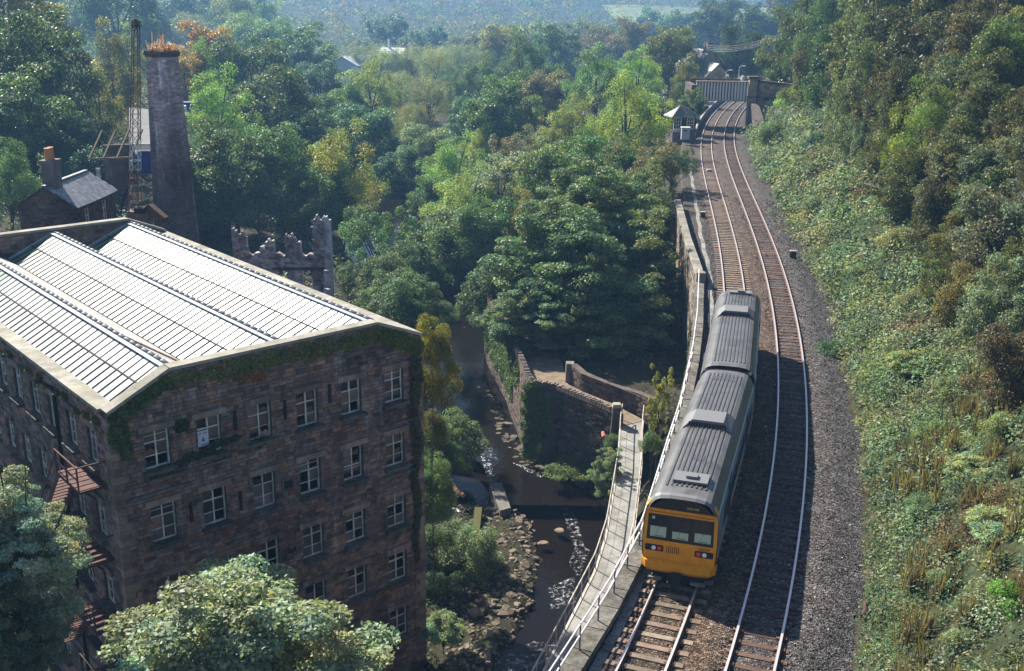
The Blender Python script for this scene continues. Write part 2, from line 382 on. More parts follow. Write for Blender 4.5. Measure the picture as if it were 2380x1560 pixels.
def lines(segs):
    out = [segs[0][0]]
    for a, b, st in segs:
        n = max(1, int(round((b - a) / st))); out += list(np.linspace(a, b, n + 1)[1:])
    return np.array(out)
gx = np.concatenate([-45 - np.geomspace(1.5, 1900, 26)[::-1], lines([(-45, 48, .75)]), 48 + np.geomspace(1.5, 1900, 26)])
gy = np.concatenate([lines([(6, 125, .75), (125, 250, 2.2)]), 250 + np.geomspace(3, 2900, 46)])
GX, GY = np.meshgrid(gx, gy); GZ = G(GX, GY)
nx, ny = len(gx), len(gy)
V = np.stack([GX.ravel(), GY.ravel(), GZ.ravel()], 1)
ii, jj = np.meshgrid(np.arange(nx - 1), np.arange(ny - 1)); a0 = (jj * nx + ii).ravel()
Fq = np.stack([a0, a0 + 1, a0 + nx + 1, a0 + nx], 1)
cxf = V[Fq].mean(1)
tt = toff(cxf[:, 0], cxf[:, 1])
gc = np.tile(np.array([.045, .042, .026]), (len(Fq), 1))
onbank = tt > 7
gc[onbank] = np.array([.038, .048, .024])  # bank soil painted dark so gaps between plants read as shade
fr = cxf[:, 1] > 420
gc[fr] = np.array([.035, .05, .03])
py_ = (cxf[:, 1])
field = (cxf[:, 1] > 985) & (cxf[:, 1] < 1175) & (cxf[:, 0] > 95) & (cxf[:, 0] < 330)
gc[field] = np.array([.20, .25, .10])
gc *= rng.uniform(.8, 1.2, (len(Fq), 1))
o = link('ground', mesh_np('ground', V, Fq, M['ground'], gc, smooth=True)); tag(o, kind='structure')
# ------------------------------------------------------------------ water
def strip(name, ys, xl, xr, z, m, step=1.0):
    V = []; F = []
    for k, y in enumerate(ys): V += [(xl[k], y, z), (xr[k], y, z)]
    for k in range(len(ys) - 1): F.append((2 * k, 2 * k + 1, 2 * k + 3, 2 * k + 2))
    return link(name, mesh_np(name, V, F, m))
ys = np.array([67, 68.5, 70, 72, 74, 76.6, 80, 86, 92, 102, 117, 132, 147, 160, 176, 230, 300, 400])
wlx = np.interp(ys, RLY, RLX) - 1.5
wlx = np.where(ys < 76.5, np.interp(ys, [67, 72, 76.5], [-.9, -1.6, -3.2]), wlx)
tag(strip('river', ys, wlx, np.interp(ys, RRY, RRX) + 1.2, -12.3, M['water']), kind='structure')
ys = np.array([8, 20, 30, 40, 46, 50, 55, 60, 64, 67, 70, 73, 76, 79])
tag(strip('river_pool', ys, np.interp(ys, RLY, RLX) - 1.2, np.minimum(np.interp(ys, RRY, RRX) + 1.0, np.where(ys > 68.4, -.6, 99)), -13.05, M['water']), kind='structure')

def foam_patch(pts, z, dens=1.0):
    mb = MB(); mb.cur = (dens, dens, dens); mb.face([(p[0], p[1], z) for p in pts]); return mb
fb = MB()
def fpoly(pxs, z, d):
    fb.cur = (d, d, d); fb.face([tuple(atz(x, y, z)) for x, y in pxs])
fpoly([(1117, 1060), (1141, 1068), (1151, 1120), (1136, 1122)], -12.22, 1.0)
fpoly([(1060, 1170), (1078, 1176), (1072, 1190), (1044, 1190)], -12.5, 1.5)
fpoly([(1040, 1206), (1074, 1206), (1040, 1230), (1030, 1238)], -12.9, 1.8)
fpoly([(1028, 1262), (1036, 1270), (1034, 1300), (1026, 1290)], -12.9, 1.2)
fpoly([(1014, 1300), (1036, 1298), (1028, 1340), (1005, 1345)], -12.9, .8)
fpoly([(1190, 1075), (1215, 1082), (1262, 1108), (1252, 1112)], -12.24, 1.0)
fpoly([(1070, 985), (1120, 1000), (1160, 1070), (1110, 1055)], -12.24, .32)  # scattered glints on the river, painted as thin white speckle
fpoly([(1300, 1170), (1335, 1190), (1368, 1300), (1330, 1262)], -12.98, .55)
fpoly([(1275, 1365), (1335, 1340), (1340, 1400), (1280, 1420)], -12.98, .62)
fpoly([(1180, 1520), (1240, 1490), (1330, 1500), (1240, 1560), (1170, 1560)], -12.98, .38)
fpoly([(1340, 1260), (1372, 1280), (1345, 1345), (1322, 1310)], -12.98, .5)
tag(fb.build('white_water_glints', M['foam_glint']), kind='stuff')

# weir
wr = thing('weir', 'low concrete weir sill slanting across the dark river below the shrubs', 'weir', (0, 0, 0))
mb = MB()
p = [atz(1136, 1124, -12.15), atz(1166, 1121, -12.15), atz(1187, 1180, -12.15), atz(1162, 1187, -12.15)]
top = [tuple(q) for q in p]; bot = [(q[0], q[1], -14) for q in p]
mb.face(top[::-1])
for k in range(4): mb.face([bot[k], bot[(k + 1) % 4], top[(k + 1) % 4], top[k]])
mb.build('sill', M['concrete'], wr, color=(.62, .6, .56))

# mossy wall beside the mill race
mw = thing('race_wall', 'yellow mossy concrete wall between the mill race and the rocks', 'wall', (0, 0, 0))
p1, p2 = atz(1112, 1180, -12.0), atz(1100, 1285, -12.0)
MB().beam((p1[0], p1[1], -12.7), (p2[0], p2[1], -12.7), .5, 1.5).build('wall_body', M['moss'], mw)
lg = thing('bare_log', 'bare orange brown log leaning over the mill race fall', 'log', tuple(atz(1068, 1140, -11.6)))
pa, pb = atz(1053, 1125, -11.4), atz(1077, 1152, -11.7); mid = (pa + pb) / 2 + np.array([-.1, 0, -.1]); L0 = np.array(lg.location)
MB().tube([pa - L0, mid - L0, pb - L0], [.12, .15, .17], 8).build('trunk', M['log'], lg)

# ------------------------------------------------------------------ masonry
stone_unit = []
for k in range(8):
    r = random.Random(k); mb = MB()
    j = lambda: r.uniform(-.06, .06)
    vs = [(-.5, 0, -.5), (.5, 0, -.5), (.5, 0, .5), (-.5, 0, .5)]
    fr_ = [(-.46 + j() * .5, -1 + j(), -.44 + j()), (.46 + j() * .5, -1 + j(), -.44 + j()), (.46 + j() * .5, -1 + j(), .44 + j()), (-.46 + j() * .5, -1 + j(), .44 + j())]
    mb._faces(vs + fr_, [(4, 5, 6, 7), (0, 1, 5, 4), (1, 2, 6, 5), (2, 3, 7, 6), (3, 0, 4, 7)])
    stone_unit.append(mb)
_unit_mesh = {}
def unit_mesh(k, mk):
    if (k, mk) not in _unit_mesh: _unit_mesh[(k, mk)] = stone_unit[k].mesh('stone', M[mk])
    return _unit_mesh[(k, mk)]
def stone_tint(r):
    v = r.uniform(.62, 1.3); q = r.random()
    if q < .10: return (v * 1.45, v * .98, v * .72)
    if q < .22: return (v * .66, v * .64, v * .72)
    return (v, v * r.uniform(.93, 1.0), v * r.uniform(.86, 1.02))
def masonry(parent, path, a0, a1, zb, zt, holes, mk, ch=(.17, .27), sl=(.3, .75), proud=(.012, .05), n_ind=300, seed=1, name='stone', gap=.014):
    """courses of separate stones standing proud of a backing wall; path(a)->(x,y), outward normal from the path's left/right; local coordinates of parent"""
    r = random.Random(seed); Lst = []
    z = zb
    while True:
        h = r.uniform(*ch); a = a0 - r.uniform(0, .3)
        if z > zt((a0 + a1) / 2) + 3: break
        while a < a1:
            l = r.uniform(*sl); s0, s1 = max(a, a0), min(a + l, a1); a += l
            if s1 - s0 < .08: continue
            m_ = (s0 + s1) / 2; tz = zt(m_)
            if z + h * .6 > tz: continue
            h2 = min(h, tz - z); segs = [(s0, s1)]
            for (x0, x1, y0, y1) in holes:
                if z + h2 > y0 + .02 and z < y1 - .02:
                    ns = []
                    for (p, q) in segs:
                        if q <= x0 or p >= x1: ns.append((p, q)); continue
                        if p < x0 - .06: ns.append((p, x0))
                        if q > x1 + .06: ns.append((x1, q))
                    segs = ns
            for (p, q) in segs: Lst.append((p, q, z, h2))
        z += h
    mw = parent.matrix_basis
    recs = []
    for (p, q, z, h) in Lst:
        P, Q = path(p), path(q); cx, cy = (P[0] + Q[0]) / 2, (P[1] + Q[1]) / 2
        wp = mw @ Vector((cx, cy, z)); d2 = (wp - Vector(CAMP)).length_squared
        recs.append((-(q - p) * h / d2, P, Q, z, h))
    recs.sort(key=lambda t_: t_[0])
    mb = MB()
    for k, (sc, P, Q, z, h) in enumerate(recs):
        dx, dy = Q[0] - P[0], Q[1] - P[1]; L = math.hypot(dx, dy)
        if L < .02: continue
        dep = r.uniform(*proud); rz = math.atan2(dy, dx); t_ = stone_tint(r); u = r.randrange(8)
        cx, cy, cz = (P[0] + Q[0]) / 2, (P[1] + Q[1]) / 2, z + h / 2
        if k < n_ind:
            o = link(name, unit_mesh(u, mk), parent, (cx, cy, cz), t_)
            o.scale = (L - gap, dep, h - gap); o.rotation_euler = (0, 0, rz)
        else:
            ca, sa = math.cos(rz), math.sin(rz); src = stone_unit[u].v; mb.cur = t_
            vs = [(cx + x * (L - gap) * ca - y * dep * sa, cy + x * (L - gap) * sa + y * dep * ca, cz + zz * (h - gap)) for x, y, zz in src]
            mb._faces(vs, stone_unit[u].f)
    if mb.f: tag(mb.build('stonework', M[mk], parent), kind='stuff')
def polypath(pts):
    pts = np.array(pts, float); s = np.concatenate([[0], np.cumsum(np.hypot(*np.diff(pts, axis=0).T))])
    return (lambda a: (float(np.interp(a, s, pts[:, 0])), float(np.interp(a, s, pts[:, 1])))), float(s[-1])
def wall_strip(pts_out, pts_in, z0, z1, mb=None):
    mb = mb or MB(); n = len(pts_out); f = lambda z, k: z[k] if hasattr(z, '__len__') else z
    for k in range(n - 1):
        o0, o1, i0, i1 = pts_out[k], pts_out[k + 1], pts_in[k], pts_in[k + 1]
        a, b_, c_, d_ = f(z0, k), f(z0, k + 1), f(z1, k), f(z1, k + 1)
        mb.face([(*o0, a), (*o1, b_), (*o1, d_), (*o0, c_)][::-1]); mb.face([(*i0, a), (*i1, b_), (*i1, d_), (*i0, c_)])
        mb.face([(*o0, c_), (*o1, d_), (*i1, d_), (*i0, c_)][::-1])
    for k, flip in ((0, False), (n - 1, True)):
        q = [(*pts_out[k], f(z0, k)), (*pts_in[k], f(z0, k)), (*pts_in[k], f(z1, k)), (*pts_out[k], f(z1, k))]
        mb.face(q[::-1] if flip else q)
    return mb

# ------------------------------------------------------------------ ballast and tracks
NS = 420
def ribbon(name, s0, s1, t0, t1, z, m, skirt=0.0, n=NS, jit=0.0):
    V = []; F = []
    for k in range(n + 1):
        s = s0 + (s1 - s0) * k / n
        a = t0(s) if callable(t0) else t0; b_ = t1(s) if callable(t1) else t1
        a += jit * math.sin(s * 1.7) ; b_ += jit * (math.sin(s * 1.3) + math.sin(s * .41 + 1))
        x0, y0, _ = tpos(s, a); x1, y1, _ = tpos(s, b_)
        V += [(x0, y0, z), (x1, y1, z), (x0, y0, z - skirt), (x1, y1, z - skirt)]
    for k in range(n):
        i = 4 * k; F.append((i, i + 1, i + 5, i + 4))
        if skirt: F += [(i + 2, i, i + 4, i + 6), (i + 1, i + 3, i + 7, i + 5)]
    return link(name, mesh_np(name, V, F, m))
s_a, s_b = arc_of(14), arc_of(300)
def t_left(s):
    y = np.interp(s, _arc, _ys)
    if y > 112: return -3.6
    return float((wallx(y) + .5 - LX(y)) / np.sqrt(1 + LDX(y) ** 2))
def wav(s, a, k): return a * (math.sin(s * .31 + k) + .7 * math.sin(s * .83 + 2 * k) + .5 * math.sin(s * 2.1 + k) + .35 * math.sin(s * 4.7) + .3 * math.sin(s * 8.3 + k)) / 2
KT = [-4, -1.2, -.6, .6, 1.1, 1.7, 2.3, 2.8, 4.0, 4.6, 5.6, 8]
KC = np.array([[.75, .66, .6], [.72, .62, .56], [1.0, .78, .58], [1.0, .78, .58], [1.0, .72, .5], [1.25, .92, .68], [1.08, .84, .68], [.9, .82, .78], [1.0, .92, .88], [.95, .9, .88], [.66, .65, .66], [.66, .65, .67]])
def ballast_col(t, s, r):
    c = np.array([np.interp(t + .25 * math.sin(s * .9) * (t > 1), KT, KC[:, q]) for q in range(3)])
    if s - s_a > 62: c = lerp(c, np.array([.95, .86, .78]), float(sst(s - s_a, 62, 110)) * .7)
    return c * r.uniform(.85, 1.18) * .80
V = []; F = []; cols = []; r = random.Random(2); NT = 34; n = 560
for k in range(n + 1):
    s = s_a + (s_b - s_a) * (k / n) ** 1.25
    a_, b_ = t_left(s), 7.35 + wav(s, .22, 2)
    for j in range(NT + 1):
        t_ = a_ + (b_ - a_) * j / NT; x, y, _ = tpos(s, t_)
        zz = -.045 - .03 * (abs(abs(t_ - (0 if t_ < 1.7 else 3.36)) - .75) < .25) + (.03 if 1.35 < t_ < 2.0 else 0) + r.uniform(-.012, .012) - (.12 * max(0, t_ - 5.2))
        V.append((x, y, zz))
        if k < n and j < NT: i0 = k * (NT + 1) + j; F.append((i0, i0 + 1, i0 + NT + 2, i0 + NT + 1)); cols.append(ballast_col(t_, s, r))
NV = len(V)
for k in range(n + 1):
    for j in (0, NT): x, y, z = V[k * (NT + 1) + j]; V.append((x, y, z - .6))
for k in range(n):
    F.append((k * (NT + 1), (k + 1) * (NT + 1), NV + 2 * k + 2, NV + 2 * k)); cols.append((.8, .75, .7))
    F.append((k * (NT + 1) + NT, (k + 1) * (NT + 1) + NT, NV + 2 * k + 3, NV + 2 * k + 1)); cols.append((1, 1, 1))
tag(link('ballast', mesh_np('ballast', V, F, M['ballast'], np.array(cols))), kind='structure')
# the mound of ballast between and beside the sleepers lies a little lower; loose stones on top
st = MB(); r = random.Random(5)
for k in range(30000):
    s = s_a + 12 + (r.random() ** 1.8) * 95; t_ = r.uniform(-1.9, 8.0)
    x, y, _ = tpos(s, t_)
    if x < wallx(y) + .6: continue
    q = r.uniform(.03, .075) * (1 + .5 * (s - s_a) / 100); h = q * r.uniform(.4, .8); a = r.uniform(0, 3.14); ca, sa = math.cos(a), math.sin(a)
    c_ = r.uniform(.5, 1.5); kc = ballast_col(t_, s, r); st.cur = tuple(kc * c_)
    if r.random() < .015: st.cur = (3.6, 3.6, 3.8)
    zz = -.055 - .12 * max(0, t_ - 5.2)
    if abs(t_) < 1.3 or abs(t_ - 3.36) < 1.0: zz -= .015
    vs = [(x + q * ca, y + q * sa, zz), (x - q * sa * .8, y + q * ca * .8, zz), (x - q * ca, y - q * sa, zz), (x + q * sa * .8, y - q * ca * .8, zz), (x + q * .2 * ca, y + q * .2 * sa, zz + h), (x - q * .35 * ca, y - q * .3 * sa, zz + h * .9)]
    st._faces(vs, [(0, 1, 4), (1, 5, 4), (1, 2, 5), (2, 3, 5), (3, 4, 5), (3, 0, 4)])
tag(st.build('ballast_stones', M['ballast']), kind='stuff')

def rail_mesh(off, s0, s1, step=1.5):
    prof = [(-.07, -.03, 1), (-.03, .02, 1), (-.042, .10, 1), (-.042, .135, 0), (.042, .135, 0), (.042, .10, 1), (.03, .02, 1), (.07, -.03, 1)]
    mb = MB(); n = int((s1 - s0) / step); rows = []
    for k in range(n + 1):
        s = s0 + (s1 - s0) * k / n; rows.append([tpos(s, off + p[0])[:2] + (p[1],) for p in prof])
    for k in range(n):
        for j in range(len(prof) - 1):
            mb.mi = 1 if not (j == 3) else 0
            mb.face([rows[k][j], rows[k][j + 1], rows[k + 1][j + 1], rows[k + 1][j]])
    return mb
slm = []
for k in range(5):
    r = random.Random(40 + k); mb = MB(); L2 = 1.28 + r.uniform(-.06, .04)
    mb.box((0, 0, -.075), (2 * L2, .25, .13)); slm.append(mb.mesh('sleeper', M['sleeper']))
slr = []
for k in range(5):
    r = random.Random(60 + k); mb = MB(); a_, b_ = .70 + r.uniform(0, .12), .80 + r.uniform(0, .5)
    mb.box(((b_ - a_) / 2, 0, -.085), (a_ + b_, .23, .13)); slr.append(mb.mesh('sleeper', M['sleeper']))
def chairs_mesh():
    return MB().box((0, 0, .005), (.36, .17, .05)).mesh('rail_chair', M['railside'])
chm = chairs_mesh()
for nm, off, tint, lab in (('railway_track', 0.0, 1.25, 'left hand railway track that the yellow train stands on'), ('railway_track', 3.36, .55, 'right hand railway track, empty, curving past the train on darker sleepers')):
    tr = thing(nm, lab, 'railway track', (0, 0, 0), group='curving pair of railway tracks')
    for g in (-.755, .755): rail_mesh(off + g, s_a, s_b).build('rail', [M['rail'], M['railside']], tr)
    sp = .70; n = 0; s = s_a + 6
    while n < 288:
        x, y, (hx, hy) = tpos(s, off); rz = math.atan2(hy, hx) - math.pi / 2
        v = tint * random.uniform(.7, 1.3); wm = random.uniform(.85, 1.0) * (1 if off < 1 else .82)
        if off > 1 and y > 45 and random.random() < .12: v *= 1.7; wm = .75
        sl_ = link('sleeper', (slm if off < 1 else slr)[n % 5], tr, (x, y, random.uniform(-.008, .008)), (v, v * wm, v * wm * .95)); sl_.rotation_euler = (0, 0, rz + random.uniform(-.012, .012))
        if y < 42:
            
            for g in (-.755, .755):
                xx, yy, _ = tpos(s, off + g); c2 = link('rail_chair', chm, tr, (xx, yy, -.008)); c2.rotation_euler = (0, 0, rz)
        s += sp; n += 1
# concrete cable trough along the wall foot
tr = thing('cable_trough', 'line of pale concrete cable trough lids along the foot of the railway wall', 'cable trough', (0, 0, 0))
lid = MB().box((0, 0, 0), (.34, .96, .10)).mesh('trough_lid', M['concrete'])
s = s_a + 8
while True:
    y0 = float(np.interp(s, _arc, _ys))
    if y0 > 135: break
    t_ = max(-1.55, 0) if False else -1.42 - .35 * float(sst(y0, 55, 80)) - .5 * float(sst(y0, 80, 100)) + .05 * math.sin(s * .9)
    x, y, (hx, hy) = tpos(s, t_)
    o = link('trough_lid', lid, tr, (x, y, -.07), (random.uniform(.75, 1.1),) * 3); o.rotation_euler = (random.uniform(-.01, .01), 0, math.atan2(hy, hx) - math.pi / 2 + random.uniform(-.02, .02)); s += 1.0
# small lineside objects
def marker(px, py, lab, sz=(.45, .35, .55), top='wood'):
    P = atz(px, py, -.1); t0 = thing('marker_box', lab, 'lineside box', tuple(P), 0, 'lineside boxes')
    MB().box((0, 0, sz[2] / 2), sz).build('box_body', M['black'], t0); MB().box((0, 0, sz[2] + .03), (sz[0] + .06, sz[1] + .06, .06)).build('lid', M['coping'], t0)
marker(1633, 506, 'black box with pale lid on the ballast between the wall and the left track')
marker(1842, 600, 'black box with a tan lid at the foot of the bank right of the tracks', (.5, .4, .6))
P = atz(1647, 398, -.05); tag(MB().box((0, 0, .12), (.5, .9, .24)).build('crossing_plate', M['coping'], None, tuple(P)), 'cream plate lying between the rails of the left track', 'plate')

# ------------------------------------------------------------------ railway retaining wall
wys = [18, 24, 29.66, 34.08, 38.97, 43, 47.12, 52.09, 56.5, 61.14, 65, 68.72, 74, 80.0]
outp = [(float(wallx(y)), y) for y in wys]
def inner(p, w):
    dx = (wallx(p[1] + .5) - wallx(p[1] - .5)); q = 1 / math.hypot(1, dx); return (p[0] + w * q, p[1] - w * dx * q)
rw = thing('retaining_wall', 'stone retaining wall beside the train with a rough grey coping', 'wall', (0, 0, 0))
wall_strip([inner(p, .05) for p in outp], [inner(p, .60) for p in outp], -9.5, .22).build('wall_core', M['mortar'], rw)
pth, Lw = polypath([inner(p, .05) for p in outp][::-1])
masonry(rw, pth, 0, Lw, -9, lambda a: .2, [], 'wallstone', ch=(.22, .36), sl=(.35, .9), seed=4, n_ind=120)
pin, Lin = polypath([inner(p, .60) for p in outp])
masonry(rw, pin, 0, Lin, -.4, lambda a: .2, [], 'darkstone', ch=(.2, .3), sl=(.4, 1.0), seed=6, n_ind=60)
a = 0.0; k = 0; r = random.Random(8)
pc, Lc = polypath([inner(p, .325) for p in outp])
while a < Lc:
    l = r.uniform(.7, 1.5); q = min(a + l, Lc); P, Q = pc(a), pc(q); Lq = math.hypot(Q[0] - P[0], Q[1] - P[1])
    if Lq > .1:
        mb = MB(); mb.tbox((0, 0, 0), (Lq - .02, .74), (Lq - .05, .66), .16 + r.uniform(0, .05))
        o = mb.build('coping_stone', M['greycoping'], rw, ((P[0] + Q[0]) / 2, (P[1] + Q[1]) / 2, .2), color=(r.uniform(.7, 1.2),) * 3); o.rotation_euler = (r.uniform(-.02, .02), r.uniform(-.01, .01), math.atan2(Q[1] - P[1], Q[0] - P[0]))
    a = q
# the taller parapet beyond
w2 = [(y, float(wallx(y))) for y in (80.4, 84, 88, 92.84, 98, 104, 111.15)]
outp2 = [(x, y) for y, x in w2]
pw = thing('parapet_wall', 'curved stone parapet with pale flat coping between the trees and the left track', 'wall', (0, 0, 0))
wall_strip([inner(p, .05) for p in outp2], [inner(p, .55) for p in outp2], -8, .75).build('wall_core', M['mortar'], pw)
pth, Lw = polypath([inner(p, .05) for p in outp2][::-1]); masonry(pw, pth, 0, Lw, -7.5, lambda a: .74, [], 'wallstone', ch=(.24, .36), sl=(.4, .9), seed=14, n_ind=60)
pin, Lin = polypath([inner(p, .55) for p in outp2]); masonry(pw, pin, 0, Lin, -.3, lambda a: .74, [], 'wallstone', ch=(.2, .3), sl=(.4, .9), seed=15, n_ind=60)
pc, Lc = polypath([inner(p, .30) for p in outp2]); a = 0; r = random.Random(9)
while a < Lc:
    q = min(a + r.uniform(.8, 1.3), Lc); P, Q = pc(a), pc(q); Lq = math.hypot(Q[0] - P[0], Q[1] - P[1])
    if Lq > .1:
        o = MB().tbox((0, 0, 0), (Lq - .02, .72), (Lq - .04, .60), .17).build('coping_stone', M['coping'], pw, ((P[0] + Q[0]) / 2, (P[1] + Q[1]) / 2, .74), color=(r.uniform(.6, 1.0),) * 3); o.rotation_euler = (0, 0, math.atan2(Q[1] - P[1], Q[0] - P[0]))
    a = q
ep = inner(outp2[0], .3)
MB().box((ep[0], ep[1] - .35, .1), (.7, .6, 1.9)).build('end_pier', M['wallstone'], pw)

# white railing on the wall
rl_ = thing('railing', 'white two bar railing standing on the grey wall coping beside the train', 'railing', (0, 0, 0))
pr, Lr = polypath([inner(p, .22) for p in outp])
for zz in (1.36, .92):
    pts = [(*pr(a), zz) for a in np.linspace(0, Lr - .3, 70)]
    MB().tube(pts, .034, 7).build('bar', M['whiterail'], rl_, smooth=True)
a = .8
while a < Lr - .2:
    x, y = pr(a); MB().tube([(x, y, .36), (x, y, 1.40)], .032, 6).build('post', M['steelpost'], rl_); a += 1.95

# ------------------------------------------------------------------ footbridge walkway under the wall
lft = [(7.79, 69.8), (7.49, 67.85), (6.84, 62.24), (6.17, 57.96), (5.32, 52.67), (4.47, 48.99), (3.53, 46.11), (2.0, 41.5), (.3, 36.5), (-1.9, 30.5)]
def nrm(i, pts):
    a, b_ = pts[max(i - 1, 0)], pts[min(i + 1, len(pts) - 1)]; dx, dy = b_[0] - a[0], b_[1] - a[1]; q = math.hypot(dx, dy); return (-dy / q, dx / q)
rgt = [(p[0] + nrm(i, lft)[0] * 1.36, p[1] + nrm(i, lft)[1] * 1.36) for i, p in enumerate(lft)]
fbr = thing('footbridge', 'pale concrete footbridge with wire railings high above the river beside the railway wall', 'footbridge', (0, 0, 0))
wall_strip(rgt, lft, -7.25, -7.0).build('deck', M['concrete'], fbr)
for nm, pts, sg in (('left', lft, -1), ('right', rgt, 1)):
    pp, Lp = polypath([(p[0] + sg * .06 * nrm(i, lft)[0], p[1] + sg * .06 * nrm(i, lft)[1]) for i, p in enumerate(pts)])
    sa = np.linspace(0, Lp, 60)
    for z, w in ((-5.85, .05), (-7.05, .12)):
        mb = MB()
        for k in range(len(sa) - 1): mb.beam((*pp(sa[k]), z), (*pp(sa[k + 1]), z), w, w * (1 if z > -7 else 1.5))
        mb.build('handrail' if z > -7 else 'kerb_beam', M['palewood'], fbr)
    mb = MB()
    for z in (-6.45,):
        mb.tube([(*pp(q), z) for q in sa], .010, 4, cap=False)
    mb.build('railing_wires', M['steelpost'], fbr)
    a = .1
    while a < Lp:
        x, y = pp(a); x2, y2 = pp(min(a + 1.0, Lp)); mb = MB(); mb.beam((x, y, -7.2), (x, y, -5.85), .05)
        mb.build('post', M['palewood'], fbr); a += 1.48
# piers under the walkway
for k in (2, 4, 6):
    x, y = (lft[k][0] + rgt[k][0]) / 2, (lft[k][1] + rgt[k][1]) / 2
    MB().box((x, y, -10.6), (1.0, .7, 6.7)).build('pier', M['darkstone'], fbr)

# ------------------------------------------------------------------ riverside bastion: wall, path, inner wall
bl = [(7.35, 68.3), (5.23, 71.0), (3.19, 73.4), (1.45, 74.3), (1.02, 76.0), (.50, 80.0), (.02, 83.2), (-.40, 86.7), (-1.4, 91.5), (-2.3, 96.5), (-2.7, 101)]
def off_poly(pts, w): return [(p[0] + nrm(i, pts)[0] * w, p[1] + nrm(i, pts)[1] * w) for i, p in enumerate(pts)]
bw = thing('river_wall', 'tall dark stone wall rising from the river to the path, with upright coping stones', 'wall', (0, 0, 0))
bo = off_poly(bl, 0.0); bi = off_poly(bl, -.45)
wall_strip(bo, bi, -14, -6.15).build('wall_core', M['mortar'], bw)
pb_, Lb = polypath(bo[::-1])
masonry(bw, pb_, 0, Lb, -13.5, lambda a: -6.2, [], 'darkstone', ch=(.18, .3), sl=(.3, .8), seed=21, n_ind=260)
pc, Lc = polypath(off_poly(bl, -.22)); a = .5; r = random.Random(12); k = 0
cs = [MB().tbox((0, 0, 0), (.17, .50), (.13, .40), .30 + .03 * q).mesh('coping_stone', M['darkstone']) for q in range(3)]
while a < min(Lc, 33):
    x, y = pc(a); x2, y2 = pc(a + .1); o = link('coping_stone', cs[k % 3], bw, (x, y, -6.16), (r.uniform(1.2, 1.9),) * 3)
    o.rotation_euler = (0, r.uniform(-.12, .28), math.atan2(y2 - y, x2 - x)); a += r.uniform(.19, .25); k += 1
# the path on the shelf
V = []; pts_l = off_poly(bl, -.5); pw_ = [1.4, 1.6, 2.2, 3.2, 3.4, 3.2, 3.0, 2.8, 2.8, 3, 3, 3]
pth_l = off_poly(bl, -.47); V = []; F = []
inn = [(9.3, 69.6), (7.2, 72.9), (5.3, 75.1), (4.3, 76.6), (4.2, 78.6), (4.0, 82.0), (3.7, 84.5), (3.4, 88), (2.4, 92.5), (1.6, 97.5), (1.2, 102)]
for p, q in zip(pth_l, inn): V += [(*p, -6.97), (*q, -6.97)]
for k in range(len(bl) - 1): F.append((2 * k, 2 * k + 1, 2 * k + 3, 2 * k + 2))
tag(link('path', mesh_np('path', V, F, M['dirtpath'])), kind='structure')
iw = thing('path_wall', 'low rough stone wall along the inner side of the riverside path above the bridge end', 'wall', (0, 0, 0))
ip = [(9.7, 69.6), (8.9, 71.0), (7.0, 73.2), (5.2, 75.3), (4.5, 77.0)]
io = off_poly(ip, 0); ii_ = off_poly(ip, -.5)
wall_strip(io, ii_, -7.4, [-5.4, -5.5, -5.7, -5.6, -5.5]).build('wall_core', M['mortar'], iw)
pq, Lq_ = polypath(io[::-1]); masonry(iw, pq, 0, Lq_, -7.1, lambda a: -5.55, [], 'darkstone', ch=(.18, .28), sl=(.3, .7), seed=25, n_ind=90)
MB().tbox((4.45, 77.4, -7), (.7, .8), (.6, .65), 1.5).build('end_pier', M['wallstone'], iw)
# fence by the path
fe = thing('path_fence', 'small dark wooden fence at the back of the dirt path under the sycamore', 'fence', (4.6, 82.5, -7))
for k in range(3):
    MB().box((k * .75, k * .5, .6), (.1, .1, 1.3)).build('post', M['wood'], fe)
for z in (.5, 1.0): MB().beam((0, 0, z), (1.5, 1.0, z), .05, .1).build('rail', M['wood'], fe)
# stone gate pier at the bridge end
gp = thing('gate_pier', 'tapered stone pier with pale cap where the footbridge meets the path', 'pier', (7.25, 68.9, -8.2))
MB().tbox((0, 0, 0), (.85, .8), (.55, .55), 2.5).build('shaft', M['darkstone'], gp); MB().tbox((0, 0, 2.5), (.68, .66), (.5, .5), .22).build('cap', M['coping'], gp)
for p, q, nm in ((at(1436, 960, 68.6), at(1460, 961, 69.4), 0), (at(1500, 964, 69.6), at(1530, 966, 70.4), 1)):
    MB().beam(Vector(p) - gp.location, Vector(q) - gp.location, .05).build('bracket', M['whiterail'], gp)
# drain boss on the bastion face
q = atz(1405, 1006, -7.6); dp = thing('drain_outlet', 'small orange red outlet low on the dark river wall beside the footbridge', 'drain', tuple(q + np.array([-.1, -.9, 0])))
MB().tube([(0, 0, 0), (0, .9, 0)], [.17, .14], 10).build('pipe', M['outlet'], dp)
